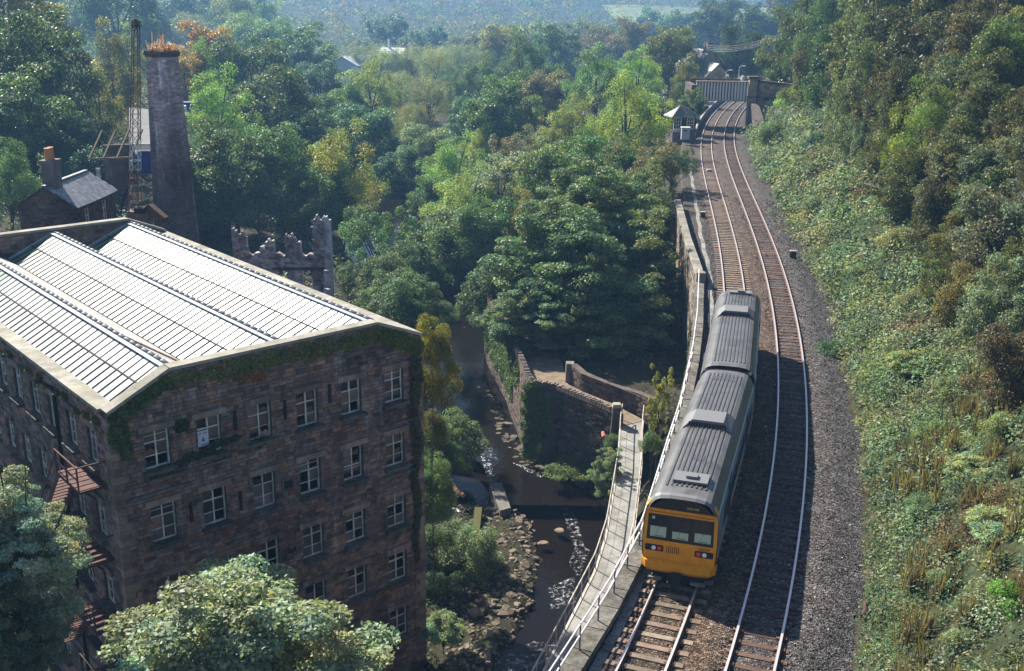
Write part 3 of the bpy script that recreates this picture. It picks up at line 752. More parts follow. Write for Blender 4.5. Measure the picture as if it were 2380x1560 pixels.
# ------------------------------------------------------------------ the train
Y0 = 35.85
s_f = arc_of(Y0)
CARL = 15.05
prof = [(0, 3.70), (.50, 3.69), (.86, 3.64), (1.04, 3.56), (1.20, 3.38), (1.31, 3.12)]      # half roof
tr = thing('passenger_train', 'two car passenger train with bright yellow front and ribbed grey roof', 'train', tpos(s_f)[:2] + (0,))
def ring(h): return [(-x, z) for x, z in h[::-1]] + [(x, z) for x, z in h[1:]]
def loft(mb, secs):
    for a, b_ in zip(secs[:-1], secs[1:]):
        for j in range(len(a) - 1): mb.face([a[j], a[j + 1], b_[j + 1], b_[j]])
def carriage(idx):
    front = idx == 0
    sA = s_f + idx * (CARL + .45); sB = sA + CARL
    xa, ya, _ = tpos(sA); xb, yb, _ = tpos(sB)
    rz = math.atan2(yb - ya, xb - xa) - math.pi / 2
    L = math.hypot(xb - xa, yb - ya)
    # local: x right, y from front to rear, z up; this end (y=0) has the cab on the leading car, y=L on the trailing car
    flip = (lambda y: y) if front else (lambda y: L - y)
    mb = MB(); y1, y2 = (.10, L)
    for sx in (-1, 1):       # sides
        pts = [(1.31, 3.12), (1.37, 2.85), (1.40, 2.4), (1.40, 1.62), (1.38, 1.2), (1.32, .88)]
        for (xa_, za), (xb_, zb_) in zip(pts[:-1], pts[1:]):
            mb.face([(sx * xa_, flip(y1), za), (sx * xa_, flip(y2), za), (sx * xb_, flip(y2), zb_), (sx * xb_, flip(y1), zb_)])
    mb.face([(-1.32, flip(y1), .88), (1.32, flip(y1), .88), (1.32, flip(y2), .88), (-1.32, flip(y2), .88)])
    R_ = ring(prof + [(1.37, 2.85), (1.40, 2.4), (1.40, 1.62), (1.38, 1.2), (1.32, .88)])
    mb.mi = 1; mb.face([(x, flip(L), z) for x, z in R_]); mb.mi = 0
    body = mb.build('carriage', [M['sidepaint'], M['black']], tr, (xa - tr.location[0], ya - tr.location[1], 0))
    body.rotation_euler = (0, 0, rz)
    tag(body, 'leading carriage with the yellow cab end' if front else 'rear carriage further from the camera')
    # roof
    mb = MB(); secs = []
    for y, dz, wx in ((.42, 0, 1), (1.2, 0, 1), (L / 2, 0, 1), (L - .5, 0, 1), (L - .12, -.03, .985), (L, -.12, .95)):
        secs.append([(x * wx, flip(y), z + dz) for x, z in ring(prof)])
    loft(mb, secs); mb.build('roof', M['roofgrey'], body, smooth=True)
    secs = []
    mb = MB()                                        # cab brow, bending down to the dome
    for y, dz, wx in ((.42, .004, 1.002), (.26, -.03, .985), (.15, -.11, .95)):
        secs.append([(x * wx, flip(y), z + dz) for x, z in ring(prof)])
    loft(mb, secs); mb.build('cab_brow', M['roofpod'], body, smooth=True)
    for k in range(9):                               # roof ribs
        x = -.74 + k * .185; zz = 3.70 - .045 * (abs(x) / .8) ** 2
        MB().box((x, flip((1.05 + L - .75) / 2), zz + .008), (.055, L - 1.8, .055)).build('roof_rib', M['roofribs'], body)
    def pod(yc, name='vent_pod'):
        mb = MB(); z0 = 3.60
        lo = [(-1.16, yc - .85, z0 - .18), (1.16, yc - .85, z0 - .18), (1.16, yc + .85, z0 - .18), (-1.16, yc + .85, z0 - .18)]
        mid = [(-1.0, yc - .80, z0 + .04), (1.0, yc - .80, z0 + .04), (1.0, yc + .80, z0 + .04), (-1.0, yc + .80, z0 + .04)]
        hi = [(-.66, yc - .66, z0 + .37), (.66, yc - .66, z0 + .37), (.66, yc + .70, z0 + .34), (-.66, yc + .70, z0 + .34)]
        for a_, b_ in ((lo, mid), (mid, hi)):
            for k in range(4): mb.face([a_[k], a_[(k + 1) % 4], b_[(k + 1) % 4], b_[k]])
        mb.face(hi); pd = mb.build(name, M['roofpod'], body)
        mb = MB(); fr0, fr1 = (-.86, yc - .80, z0 + .09), (.86, yc - .80, z0 + .09)
        for k in range(15):
            x = -.77 + k * .11; mb.box((x, yc - .745, z0 + .20), (.07, .05, .19))
        mb.build('louvre', M['black'], body)
    def hatch(yc, w=1.3, l=.85):
        MB().box((.10, yc, 3.775), (w, l, .09)).build('roof_hatch', M['roofpod'], body)
        MB().box((.12, yc - .02, 3.87), (.42, .34, .11)).build('hatch_box', M['roofpod'], body)
    if front: pod(7.9); hatch(1.75)
    else: pod(L - 5.3); hatch(L - .95, 1.3, .55)
    for yc, w in ([(5.6, .34), (3.9, .42), (13.6, 1.1)] if front else [(3.6, .5), (12.4, .5)]):
        MB().box((-.1 + .2 * random.random(), yc, 3.705), (w, .5, .012)).build('soot_patch', M['soot'], body)
    # sides: window band, stripe, doors
    for sx in (-1, 1):
        n = 8
        for k in range(n):
            yc = 1.9 + (L - 3.2) * (k + .5) / n
            if k in (1, 6):
                MB().box((sx * 1.405, flip(yc), 1.95), (.03, 1.1, 2.0)).build('door', M['sideblue'], body)
                MB().box((sx * 1.424, flip(yc), 2.25), (.012, .8, 1.05)).build('door_glass', M['black'], body)
            else:
                MB().box((sx * 1.408, flip(yc), 2.22), (.02, 1.25, .78)).build('side_window', M['black'], body)
        MB().box((sx * 1.40, flip(L / 2), 1.42), (.02, L - .6, .20)).build('cyan_stripe', M['sidecyan'], body)
        MB().box((sx * 1.385, flip(L / 2), 1.12), (.03, L - .6, .14)).build('red_stripe', M['red'], body)
        MB().box((sx * 1.402, flip(.9), 2.05), (.02, .75, 1.5)).build('cab_door', M['sidepaint'], body)
        MB().box((sx * 1.33, flip(L / 2), 3.04), (.05, L - .7, .05)).build('gutter', M['sidecyan'] if sx > 0 else M['roofgrey'], body)
    MB().box((0, flip(L / 2), .62), (2.2, L - 2.5, .5)).build('underframe', M['under'], body)
    wh = MB()
    for y in (3.1, L - 3.1):
        mbw = MB()
        for sx in (-.755, .755): mbw.tube([(sx - .065, flip(y), .55), (sx + .065, flip(y), .55)], .42, 18)
        mbw.tube([(-.75, flip(y), .55), (.75, flip(y), .55)], .07, 8); mbw.build('wheelset', M['under'], body)
    # cab end (both outer ends carry one)
    mb = MB()
    def fy(z): return .10 + (.10 * max(0, z - 1.9) / 1.1)         # slightly raked
    F_ = lambda x, z, d=0: (x, flip(fy(z) - d), z)
    # yellow surround: lower panel, corner pillars, head beam
    mb.face([F_(-1.33, .95), F_(1.33, .95), F_(1.38, 1.84), F_(-1.38, 1.84)])
    for sx in (-1, 1):
        mb.face([F_(sx * 1.38, 1.84), F_(sx * 1.25, 1.84), F_(sx * 1.22, 2.86), F_(sx * 1.355, 2.86)])
        mb.face([F_(sx * 1.38, 1.84), F_(sx * 1.355, 2.86), (sx * 1.375, flip(.45), 2.86), (sx * 1.402, flip(.45), 1.84)])
        mb.face([F_(sx * 1.33, .95), F_(sx * 1.38, 1.84), (sx * 1.402, flip(.45), 1.84), (sx * 1.36, flip(.45), .95)])
        mb.face([F_(sx * 1.355, 2.86), F_(sx * 1.30, 3.12), (sx * 1.322, flip(.45), 3.12), (sx * 1.375, flip(.45), 2.86)])
        mb.face([F_(sx * 1.30, 3.12), F_(sx * 1.16, 3.38), (sx * 1.21, flip(.45), 3.385), (sx * 1.322, flip(.45), 3.12)])
    mb.face([F_(-1.355, 2.86), F_(1.355, 2.86), F_(1.31, 3.07, .035), F_(-1.31, 3.07, .035)])
    mb.face([F_(-1.31, 3.07, .035), F_(1.31, 3.07, .035), F_(1.30, 3.09), F_(-1.30, 3.09)])
    mb.build('front_panel', M['yellow'], body)
    if True:
        mb = MB(); mb.cur = (.55, .42, 1); mb.face([F_(-1.22, 2.93, .016), F_(1.22, 2.93, .016), F_(1.22, 2.99, .027), F_(-1.22, 2.99, .027)]); mb.build('head_beam_stripe', M['yellow'], body)
    # bumper skirt
    sk = MB(); o_ = [(-1.40, .15), (-1.22, -.06), (-.6, -.12), (.6, -.12), (1.22, -.06), (1.40, .15), (1.40, .5)]
    o_ = [(-1.40, .5)] + o_
    for (xa_, ya_), (xb_, yb_) in zip(o_[:-1], o_[1:]):
        sk.face([(xa_, flip(ya_), .72), (xb_, flip(yb_), .72), (xb_, flip(yb_), 1.03), (xa_, flip(ya_), 1.03)])
        sk.face([(xa_, flip(ya_), 1.03), (xb_, flip(yb_), 1.03), (xb_ * .96, flip(max(yb_, .12)), 1.08), (xa_ * .96, flip(max(ya_, .12)), 1.08)])
        sk.face([(xa_ * .94, flip(ya_ + .10), .58), (xb_ * .94, flip(yb_ + .10), .58), (xb_, flip(yb_), .72), (xa_, flip(ya_), .72)])
    sk.build('bumper_skirt', M['yellow'], body)
    # black window band with three panes set in it
    mb = MB(); mb.face([F_(-1.25, 1.84, .004), F_(1.25, 1.84, .004), F_(1.22, 2.86, .004), F_(-1.22, 2.86, .004)]); mb.build('window_band', M['black'], body)
    for xc, w in ((-.83, .66), (0, .66), (.83, .66)):
        mb = MB()
        def pl(xa_, xb_, za, zb_, d, m_, nm):
            q = MB(); q.face([F_(xa_, za, d), F_(xb_, za, d), F_(xb_, zb_, d), F_(xa_, zb_, d)]); q.build(nm, m_, body)
        pl(xc - w / 2, xc + w / 2, 1.93, 2.78, .010, M['pane'], 'windscreen')
        top = 2.38 if xc < 0 else 2.33 if xc else 2.26
        pl(xc - w / 2 + .04, xc + w / 2 - .02, 1.97, top, .016, M['cabpanel'], 'cab_desk')
        pl(xc - w / 2 + .18, xc + w / 2 - .12, 2.0, 2.03, .020, M['ink'], 'desk_label')
        q = MB(); q.beam((xc - .1, flip(fy(2.2) - .03), 1.95), (xc + .12, flip(fy(2.7) - .03), 2.6), .012); q.build('wiper', M['black'], body)
    q = MB(); q.face([F_(-1.08, 2.66, .018), F_(-.97, 2.66, .018), F_(-.97, 2.77, .018), F_(-1.08, 2.77, .018)]); q.build('warning_sticker', M['cabpanel'], body)
    # dark destination dome, curving back into the brow
    dome = [(-1.20, 3.02), (1.20, 3.02)]
    mb = MB(); arc0 = []; arc1 = []
    for k in range(13):
        u = -1 + k / 6.0; x = 1.17 * u
        zt = 3.09 + .47 * (1 - abs(u) ** 3.2)
        arc0.append(F_(x, 3.08, .002)); arc1.append((x * .985, flip(.19 + .04 * (zt - 3.0)), max(zt, 3.10)))
    for k in range(12): mb.face([arc0[k], arc0[k + 1], arc1[k + 1], arc1[k]])
    mb.build('destination_dome', M['black'], body)
    # lamp clusters, vents, number
    for sx in (-1, 1):
        mb = MB(); zc = 1.50; xc = sx * .93
        pts = []
        for cx_, cz_, a0_ in ((.36, .09, 0), (-.36, .09, 90), (-.36, -.09, 180), (.36, -.09, 270)):
            for q in range(4):
                a_ = rad(a0_ + q * 30); pts.append(F_(xc + cx_ * .8 + .06 * math.cos(a_), zc + cz_ * .8 + .06 * math.sin(a_), .012))
        mb.face(pts); mb.build('lamp_cluster', M['black'], body)
        for nm, dx, m_, rr_ in (('headlight', .02, M['lampwhite'], .085), ('tail_light', -.20, M['lampred'], .085), ('spare_lamp', .24, M['under'], .06)):
            mb = MB(); x = xc + sx * dx; mb.tube([F_(x, zc, .014), F_(x, zc, .035)], rr_, 12); mb.build(nm, m_, body)
    for k in range(7):
        MB().box(F_(-.46 + k * .075, 1.49, .004), (.03, .02, .27)).build('vent_slot', M['numprint'], body)
    MB().box(F_(.36, 1.47, .002), (.24, .02, .2)).build('access_flap', M['yellow'], body)
    MB().box(F_(-.62, 1.07, .16), (.1, .06, .14)).build('lamp_bracket', M['yellow'], body)
    if front:
        cu = bpy.data.curves.new('unit_number', 'FONT'); cu.body = '142009'; cu.size = .155; cu.align_x = 'CENTER'; cu.extrude = .002
        o = bpy.data.objects.new('unit_number', cu); COL.objects.link(o); cu.materials.append(M['numprint'])
        bpy.context.view_layer.update(); me = bpy.data.meshes.new_from_object(o.evaluated_get(bpy.context.evaluated_depsgraph_get())); bpy.data.objects.remove(o)
        a_ = me.attributes.new('Col', 'FLOAT_COLOR', 'FACE'); a_.data.foreach_set('color', np.ones(4 * len(me.polygons), dtype=np.float32))
        o = link('unit_number', me, body, F_(.90, 1.655, .012)); o.rotation_euler = (math.pi / 2, 0, 0); tag(o, kind='stuff') if False else None
        mb = MB(); r_ = random.Random(2)         # worn, unreadable destination lettering: two short words
        x = .20
        for wl in (6, 4):
            for k in range(wl):
                w_ = .042; h_ = r_.choice([.07, .075, .09]); y_ = .163
                mb.box((x, flip(.155), 3.27), (.030, .012, h_)); x += w_
            x += .04
        tag(mb.build('destination_text', M['dest'], body), kind='stuff')
    # coupler and buffers
    mb = MB(); mb.tube([(0, flip(.2), .62), (0, flip(-.42), .62)], .09, 8); mb.box((0, flip(-.36), .58), (.40, .26, .34)); mb.box((0, flip(-.5), .45), (.3, .16, .3)); mb.build('coupler', M['under'], body)
    mb = MB()
    for sx in (-.82, .82): mb.box((sx, flip(-.28), .44), (.54, .12, .10))
    mb.build('step_beam', M['bufferpale'], body)
    MB().box((0, flip(.25), .40), (1.9, .3, .42)).build('plough', M['under'], body)
    return body
carriage(0); carriage(1)
# gangway gap between the carriages
x, y, (hx, hy) = tpos(s_f + CARL + .225)
o = MB().box((0, 0, 2.2), (2.3, .5, 2.6)).build('coupling_gangway', M['black'], tr, (x - tr.location[0], y - tr.location[1], 0)); o.rotation_euler = (0, 0, math.atan2(hy, hx) - math.pi / 2)

# ------------------------------------------------------------------ the mill
RZ = math.atan2(math.cos(rad(48.8)), math.sin(rad(48.8)))
mill = thing('stone_mill', 'derelict five storey stone mill with glazed saw tooth roof standing beside the river', 'mill', (-4.39, 49.33, -12.5), RZ)
bpy.context.view_layer.update()
WX = 15.23; DP = 29.3; ZE, ZP, ZR = 17.80, 19.07, 18.02
def ztop(x):     # x from -WX to 0
    if x < -12.6: return ZE + (ZP - ZE) * (x + WX) / (WX - 12.6)
    if x > -2.5: return ZP + (ZR - ZP) * (x + 2.5) / 2.5
    return ZP
xcs = [-13.37, -11.08, -8.70, -6.35, -4.03, -1.62]; WW = 1.08
rows = [(15.0, 16.72), (11.66, 13.40), (8.36, 10.05), (5.30, 7.02), (2.0, 3.75)]
holes = [(x - WW / 2, x + WW / 2, a, b_) for x in xcs for a, b_ in rows]
lyc = [2.05 + 2.36 * k for k in range(7)]
lholes = [(y - WW / 2, y + WW / 2, a, b_) for y in lyc for a, b_ in rows]
def wall_open(mb, P, a0, a1, zb, zt, holes, th, nrm_):
    """wall plane with real openings and reveals; P(a)->(x,y)"""
    xs = sorted({a0, a1} | {h[0] for h in holes} | {h[1] for h in holes}); zs = sorted({zb, zt} | {h[2] for h in holes} | {h[3] for h in holes})
    for i in range(len(xs) - 1):
        for j in range(len(zs) - 1):
            xm, zm = (xs[i] + xs[i + 1]) / 2, (zs[j] + zs[j + 1]) / 2
            if any(h[0] < xm < h[1] and h[2] < zm < h[3] for h in holes): continue
            mb.face([(*P(xs[i]), zs[j]), (*P(xs[i + 1]), zs[j]), (*P(xs[i + 1]), zs[j + 1]), (*P(xs[i]), zs[j + 1])])
    for x0, x1, z0, z1 in holes:
        p0, p1 = P(x0), P(x1); q0 = (p0[0] - nrm_[0] * th, p0[1] - nrm_[1] * th); q1 = (p1[0] - nrm_[0] * th, p1[1] - nrm_[1] * th)
        mb.face([(*p0, z0), (*q0, z0), (*q0, z1), (*p0, z1)]); mb.face([(*p1, z0), (*q1, z0), (*q1, z1), (*p1, z1)])
        mb.face([(*p0, z0), (*p1, z0), (*q1, z0), (*q0, z0)]); mb.face([(*p0, z1), (*p1, z1), (*q1, z1), (*q0, z1)])
mb = MB()
wall_open(mb, lambda a: (a, 0), -WX, 0, -1.5, ZE - .02, holes, .42, (0, -1))
for x0, x1 in ((-WX, -12.6), (-12.6, -2.5), (-2.5, 0)):
    mb.face([(x0, 0, ZE - .02), (x1, 0, ZE - .02), (x1, 0, ztop(x1)), (x0, 0, ztop(x0))])
    mb.face([(x0, .5, 15.5), (x1, .5, 15.5), (x1, .5, ztop(x1)), (x0, .5, ztop(x0))])
mb.build('front_wall', M['mortar'], mill)
mb = MB()
for x0, x1 in ((-WX, -12.6), (-12.6, -2.5), (-2.5, 0)):
    for y_, zb_ in ((DP - .5, 15.5), (DP, -1.5)): mb.face([(x0, y_, zb_), (x1, y_, zb_), (x1, y_, ztop(x1) + .15), (x0, y_, ztop(x0) + .15)])
    mb.face([(x0, DP - .5, ztop(x0) + .15), (x1, DP - .5, ztop(x1) + .15), (x1, DP, ztop(x1) + .15), (x0, DP, ztop(x0) + .15)])
mb.build('back_wall', M['mortar'], mill)
mb = MB(); wall_open(mb, lambda a: (-WX, DP - a), 0, DP, -1.5, ZE - .02, [(DP - h[1], DP - h[0], h[2], h[3]) for h in lholes], .42, (-1, 0)); mb.build('side_wall', M['mortar'], mill)
mb = MB(); mb.face([(0, 0, -1.5), (0, DP, -1.5), (0, DP, ZR), (0, 0, ZR)]); mb.face([(-.5, 0, 15.5), (-.5, DP, 15.5), (-.5, DP, ZR), (-.5, 0, ZR)]); mb.build('river_side_wall', M['mortar'], mill)
mb = MB()
for z in (1.2, 4.6, 7.7, 11.0, 14.3): mb.box((-WX / 2, DP / 2, z), (WX - .9, DP - .9, .2))
mb.box((-WX / 2, 3.6, 7), (WX - .9, .15, 14.4)); mb.box((-WX + 3.4, DP / 2, 7), (.15, DP - 1, 14.4)); mb.build('inner_floors', M['dark'], mill)
masonry(mill, lambda a: (a, 0), -WX, 0, -1.2, lambda a: ztop(a) - .03, holes, 'stone', ch=(.12, .21), sl=(.2, .55), n_ind=285, seed=31)
masonry(mill, lambda a: (-WX, DP - a), 0, DP, -1.2, lambda a: ZE - .03, [(DP - h[1], DP - h[0], h[2], h[3]) for h in lholes], 'stone', ch=(.14, .23), sl=(.25, .6), n_ind=0, seed=33)
masonry(mill, lambda a: (-a, DP - .5), .5, WX - .5, 16.6, lambda a: ztop(-a) + .1, [], 'darkstone', n_ind=0, seed=34, ch=(.2, .3)) if False else None
masonry(mill, lambda a: (a, DP - .5), -WX + .5, -.5, 16.4, lambda a: ztop(a) + .1, [], 'stone', n_ind=0, seed=34, ch=(.2, .3))
# quoins and string course
r = random.Random(3)
z = -1.0; k = 0
while z < ZE - .3:
    l = .62 if k % 2 else .38; l2 = .38 if k % 2 else .62; mb = MB(); mb.cur = (.9, .85, .8)
    mb.box((-WX + l / 2 - .06, l2 / 2 - .06, z + .17), (l, l2, .33))
    mb.build('quoin', M['stone'], mill, color=(r.uniform(.8, 1.5),) * 3)
    MB().box((-l / 2 + .055, l2 / 2 - .062, z + .17), (l, l2, .33)).build('quoin', M['stone'], mill, color=(r.uniform(.7, 1.3),) * 3)
    z += .35; k += 1
# coping
a = 0
def coping(P0, P1, w, mk, t=.14, lift=0):
    P0, P1 = Vector(P0), Vector(P1); n = max(1, int((P1 - P0).length / 1.1)); d = (P1 - P0) / n
    for k in range(n):
        A, B = P0 + d * k, P0 + d * (k + 1); mb = MB(); mb.beam(Vector((0, 0, 0)) - d * .497, d * .497, w, t)
        mb.build('coping_stone', M[mk], mill, (A + B) / 2 + Vector((0, 0, t / 2 + lift)), color=(random.uniform(.85, 1.12),) * 3)
coping((-WX - .05, .22, ZE), (-12.6, .22, ZP), .62, 'coping'); coping((-12.6, .22, ZP), (-2.5, .22, ZP), .62, 'coping'); coping((-2.5, .22, ZP), (0.05, .22, ZR), .62, 'coping')
coping((-.2, .55, ZR), (-.2, DP, ZR), .62, 'coping'); coping((-WX + .16, .56, ZE - .02), (-WX + .16, DP, ZE - .02), .72, 'coping')
coping((-WX, DP - .25, ZE + .15), (-12.6, DP - .25, ZP + .15), .6, 'coping'); coping((-12.6, DP - .25, ZP + .15), (-2.5, DP - .25, ZP + .15), .6, 'coping'); coping((-2.5, DP - .25, ZP + .15), (0, DP - .25, ZR + .15), .6, 'coping')
# saw tooth roof: glazed slopes face the left, rendered slopes behind the ridges
ya, yb = .55, DP - .55
teeth = [(-12.45, ZP - .02, -WX + .52, ZE + .06), (-7.35, ZP - .02, -10.15, ZE - .02), (-2.45, ZP - .02, -5.55, ZE - .05)]
backs = [(-12.45, -10.15), (-7.35, -5.55), (-2.45, -.5)]
NB = 45
for ti, (xr, zr, xe, ze) in enumerate(teeth):
    sl = Vector((xe - xr, 0, ze - zr)); Ls = sl.length; ang = math.atan2(-(ze - zr), -(xe - xr)); dxn = sl / Ls
    py = (yb - ya) / NB
    half = Ls / 2
    pm_ = MB().box((0, 0, 0), (half - .03, py - .05, .02)).mesh('roof_pane', M['glassroof']); pm2 = MB().box((0, 0, 0), (half - .03, py - .05, .02)).mesh('roof_pane', M['greenpane'])
    for k in range(NB):
        for h in (0, 1):
            c_ = Vector((xr, 0, zr)) + dxn * (half * (h + .5)); y = ya + py * (k + .5)
            v = random.uniform(.78, 1.1)
            green = (k > NB - 5 and ti) or (ti == 0 and k > NB - 16 and k < NB - 12)
            p_ = link('roof_pane', pm2 if green else pm_, mill, (c_.x, y, c_.z + (.012 if h == 0 else 0)), (v, v, v)); p_.rotation_euler = (0, -math.atan2(-(zr - ze), (xr - xe)), 0)
            p_.rotation_euler = (0, math.atan2(-(zr - ze), (xr - xe)), 0)
            p_.rotation_euler[0] += random.uniform(-.006, .006); p_.rotation_euler[1] += random.uniform(-.008, .008)
    mb = MB(); mb.face([(xr, ya, zr - .06), (xr, yb, zr - .06), (xe, yb, ze - .06), (xe, ya, ze - .06)]); mb.build('roof_deck', M['dark'], mill)
    mb = MB()
    for k in range(NB + 1):
        y = ya + py * k; mb.beam((xr, y, zr + .012), (xe, y, ze + .012), .055, .075)
    mb.beam(((xr + xe) / 2, ya, (zr + ze) / 2 + .02), ((xr + xe) / 2, yb, (zr + ze) / 2 + .02), .07, .06)
    mb.build('glazing_bars', M['under'], mill)
    mb = MB(); mb.beam((xr - .10, ya, zr + .03), (xr - .10, yb, zr + .03), .26, .04); mb.build('ridge_flashing', M['lead'], mill)
    rt_ = MB().tube([(0, -.30, 0), (0, .26, 0), (0, .30, 0)], [.115, .125, .15], 8).mesh('ridge_tile', M['slate'], True)
    for k in range(NB):
        o = link('ridge_tile', rt_, mill, (xr + .10, ya + py * (k + .5), zr + .02), (random.uniform(.75, 1.2),) * 3)
    xb, xg = backs[ti]
    mb = MB(); mb.face([(xb + .05, ya, zr - .01), (xb + .05, yb, zr - .01), (xg, yb, (teeth[ti + 1][3] if ti < 2 else ZE - .4) - .03), (xg, ya, (teeth[ti + 1][3] if ti < 2 else ZE - .4) - .03)]); mb.build('rendered_slope', M['render'], mill)
    if ti: MB().beam((xe - .03, ya, ze - .02), (xe - .03, yb, ze - .02), .14, .06).build('valley_gutter', M['dark'], mill)
    MB().beam((xr, yb + .02, zr + .05), (xe, yb + .02, ze + .05), .25, .08).build('end_flashing', M['lead'], mill)
# cast chains lying on the render
mb = MB()
for k in range(16):
    q = k / 16; mb.beam((-12.2 + 1.7 * q, 5.6 - 3.4 * q + .05 * math.sin(k * 2), ZP - .02 - 1.0 * q), (-12.2 + 1.7 * (q + .07), 5.6 - 3.4 * (q + .07), ZP - .02 - 1.0 * (q + .07)), .09, .05)
mb.build('roof_ladder', M['rust'], mill)
# windows
def window_mesh(kind):
    mb = MB(); w, h = WW, 1.72; t = .055
    for x in (-w / 2 + t / 2, w / 2 - t / 2): mb.box((x, 0, h / 2), (t, .09, h))
    for z in (t / 2, h - t / 2): mb.box((0, 0, z), (w - 2 * t, .09, t))
    mb.box((0, -.004, h / 2), (.055, .08, h - 2 * t))
    tz = h * .655 if kind != 2 else h * .4
    mb.box((0, -.008, tz), (w - 2 * t, .075, .05))
    mb.box((0, .004, h * .31), (w - 2 * t, .06, .028))
    if kind == 1: mb.box((0, .004, h * .83), (w - 2 * t, .06, .022))
    return mb.mesh('window', M['frame'])
wms = [window_mesh(k) for k in range(3)]
pw2 = (WW - .165) / 2
pm3 = {}
def pane_mesh(h, mk, broken=False):
    key = (round(h, 3), mk, broken)
    if key not in pm3:
        mb = MB()
        if broken: mb.face([(-pw2 / 2, 0, 0), (pw2 / 2, 0, 0), (pw2 / 2, 0, h * .3), (pw2 * .1, 0, h * .55), (-pw2 * .2, 0, h * .35), (-pw2 / 2, 0, h * .9)])
        else: mb.face([(-pw2 / 2, 0, 0), (pw2 / 2, 0, 0), (pw2 / 2, 0, h), (-pw2 / 2, 0, h)])
        pm3[key] = mb.mesh('pane', M[mk])
    return pm3[key]
def add_window(x, y, z, rz, seed, detail=True):
    r = random.Random(seed); kd = r.randrange(3) if seed % 5 == 2 else r.randrange(2); bro = .12 if seed % 4 else .38
    w = link('window', wms[kd], mill, (x, y, z), (r.uniform(.8, 1.1),) * 3); w.rotation_euler = (0, 0, rz)
    H_ = 1.72; cuts = [.055, H_ * .31, H_ * .655, H_ - .055]
    for k in range(3):
        for sx in (-1, 1):
            q = r.random()
            if q < bro: continue
            mk = 'pane' if q < .58 else 'dustpane'
            if r.random() < .05: mk = 'board'
            p = link('pane', pane_mesh(cuts[k + 1] - cuts[k] - .03, mk, bro < q < bro + .12), w, (sx * (pw2 / 2 + .0275), .012, cuts[k] + .015), (r.uniform(.6, 1.4),) * 3)
            p.rotation_euler = (r.uniform(-.02, .02), 0, r.uniform(-.02, .02))
sill = MB().box((0, -.12, -.07), (WW + .3, .42, .15)).mesh('window_sill', M['greycoping']); lint = MB().box((0, -.04, .12), (WW + .44, .2, .27)).mesh('lintel', M['stone'])
n = 0
for ri, (a, b_) in enumerate(rows):
    for x in xcs:
        add_window(x, .2, a, 0, n); n += 1
        link('window_sill', sill, mill, (x, 0, a), (random.uniform(.5, .9),) * 3); link('lintel', lint, mill, (x, 0, b_), (random.uniform(.8, 1.4),) * 3)
    for y in lyc:
        add_window(-WX + .16, y, a, -math.pi / 2, n + 100); n += 1
        o = link('window_sill', sill, mill, (-WX, y, a), (random.uniform(.5, .8),) * 3); o.rotation_euler = (0, 0, -math.pi / 2)
        o = link('lintel', lint, mill, (-WX, y, b_), (random.uniform(.7, 1.2),) * 3); o.rotation_euler = (0, 0, -math.pi / 2)
# notice in the second top window
sg = MB(); sg.box((0, 0, .35), (.48, .02, .70)); s_o = sg.build('notice', M['poster'], mill, (xcs[1] - .25, .12, 15.36))
mb = MB()
for z, xs_ in ((.60, [(-.19, -.05), (.0, .2)]), (.57, [(-.17, -.06), (.02, .18)]), (.09, [(-.13, .19)]), (.06, [(-.12, .10)])):
    for x0, x1 in xs_:
        x = x0
        while x < x1: mb.box((x, -.014, z), (.022, .004, .024)); x += .03
mb.face([(-.07, -.014, .22), (.08, -.014, .22), (.0, -.014, .44)]); mb.build('notice_print', M['ink'], s_o)
# wall details on the front: iron tie plates, small square vents, string course, rain stains are in the stone itself
for x, z in ((-7.55, 12.5), (-7.55, 9.1)):
    mb = MB()
    for dx, dz, sx, sz in ((0, .27, .62, .1), (0, -.27, .62, .1), (-.27, 0, .1, .44), (.27, 0, .1, .44)): mb.box((x + dx, -.05, z + dz), (sx, .1, sz))
    mb.build('vent_surround', M['darkstone'], mill); MB().box((x, -.02, z), (.44, .05, .44)).build('vent_plate', M['dark'], mill)
for x0, x1, z in ((-WX + .4, -12.2, 13.95), (-13.9, -10.2, 14.55), (-2.6, -.4, 13.9), (-2.6, -.4, 11.2)):
    MB().box(((x0 + x1) / 2, -.06, z), (x1 - x0, .14, .11)).build('string_course', M['greycoping'], mill)
for x, z in ((-9.9, 16.2), (-7.5, 16.1), (-5.2, 16.3), (-12.2, 12.6), (-9.9, 12.4)):
    MB().box((x, -.05, z), (.12, .09, .9)).build('iron_tie', M['dark'], mill)
# drain pipe on the left wall
MB().tube([(-WX - .12, 6.0, 17.2), (-WX - .12, 6.0, 0)], .08, 8).build('drain_pipe', M['dark'], mill)
MB().beam((-WX - .08, 6.2, 17.15), (-WX - .08, 8.6, 16.9), .1).build('pipe_arm', M['dark'], mill)
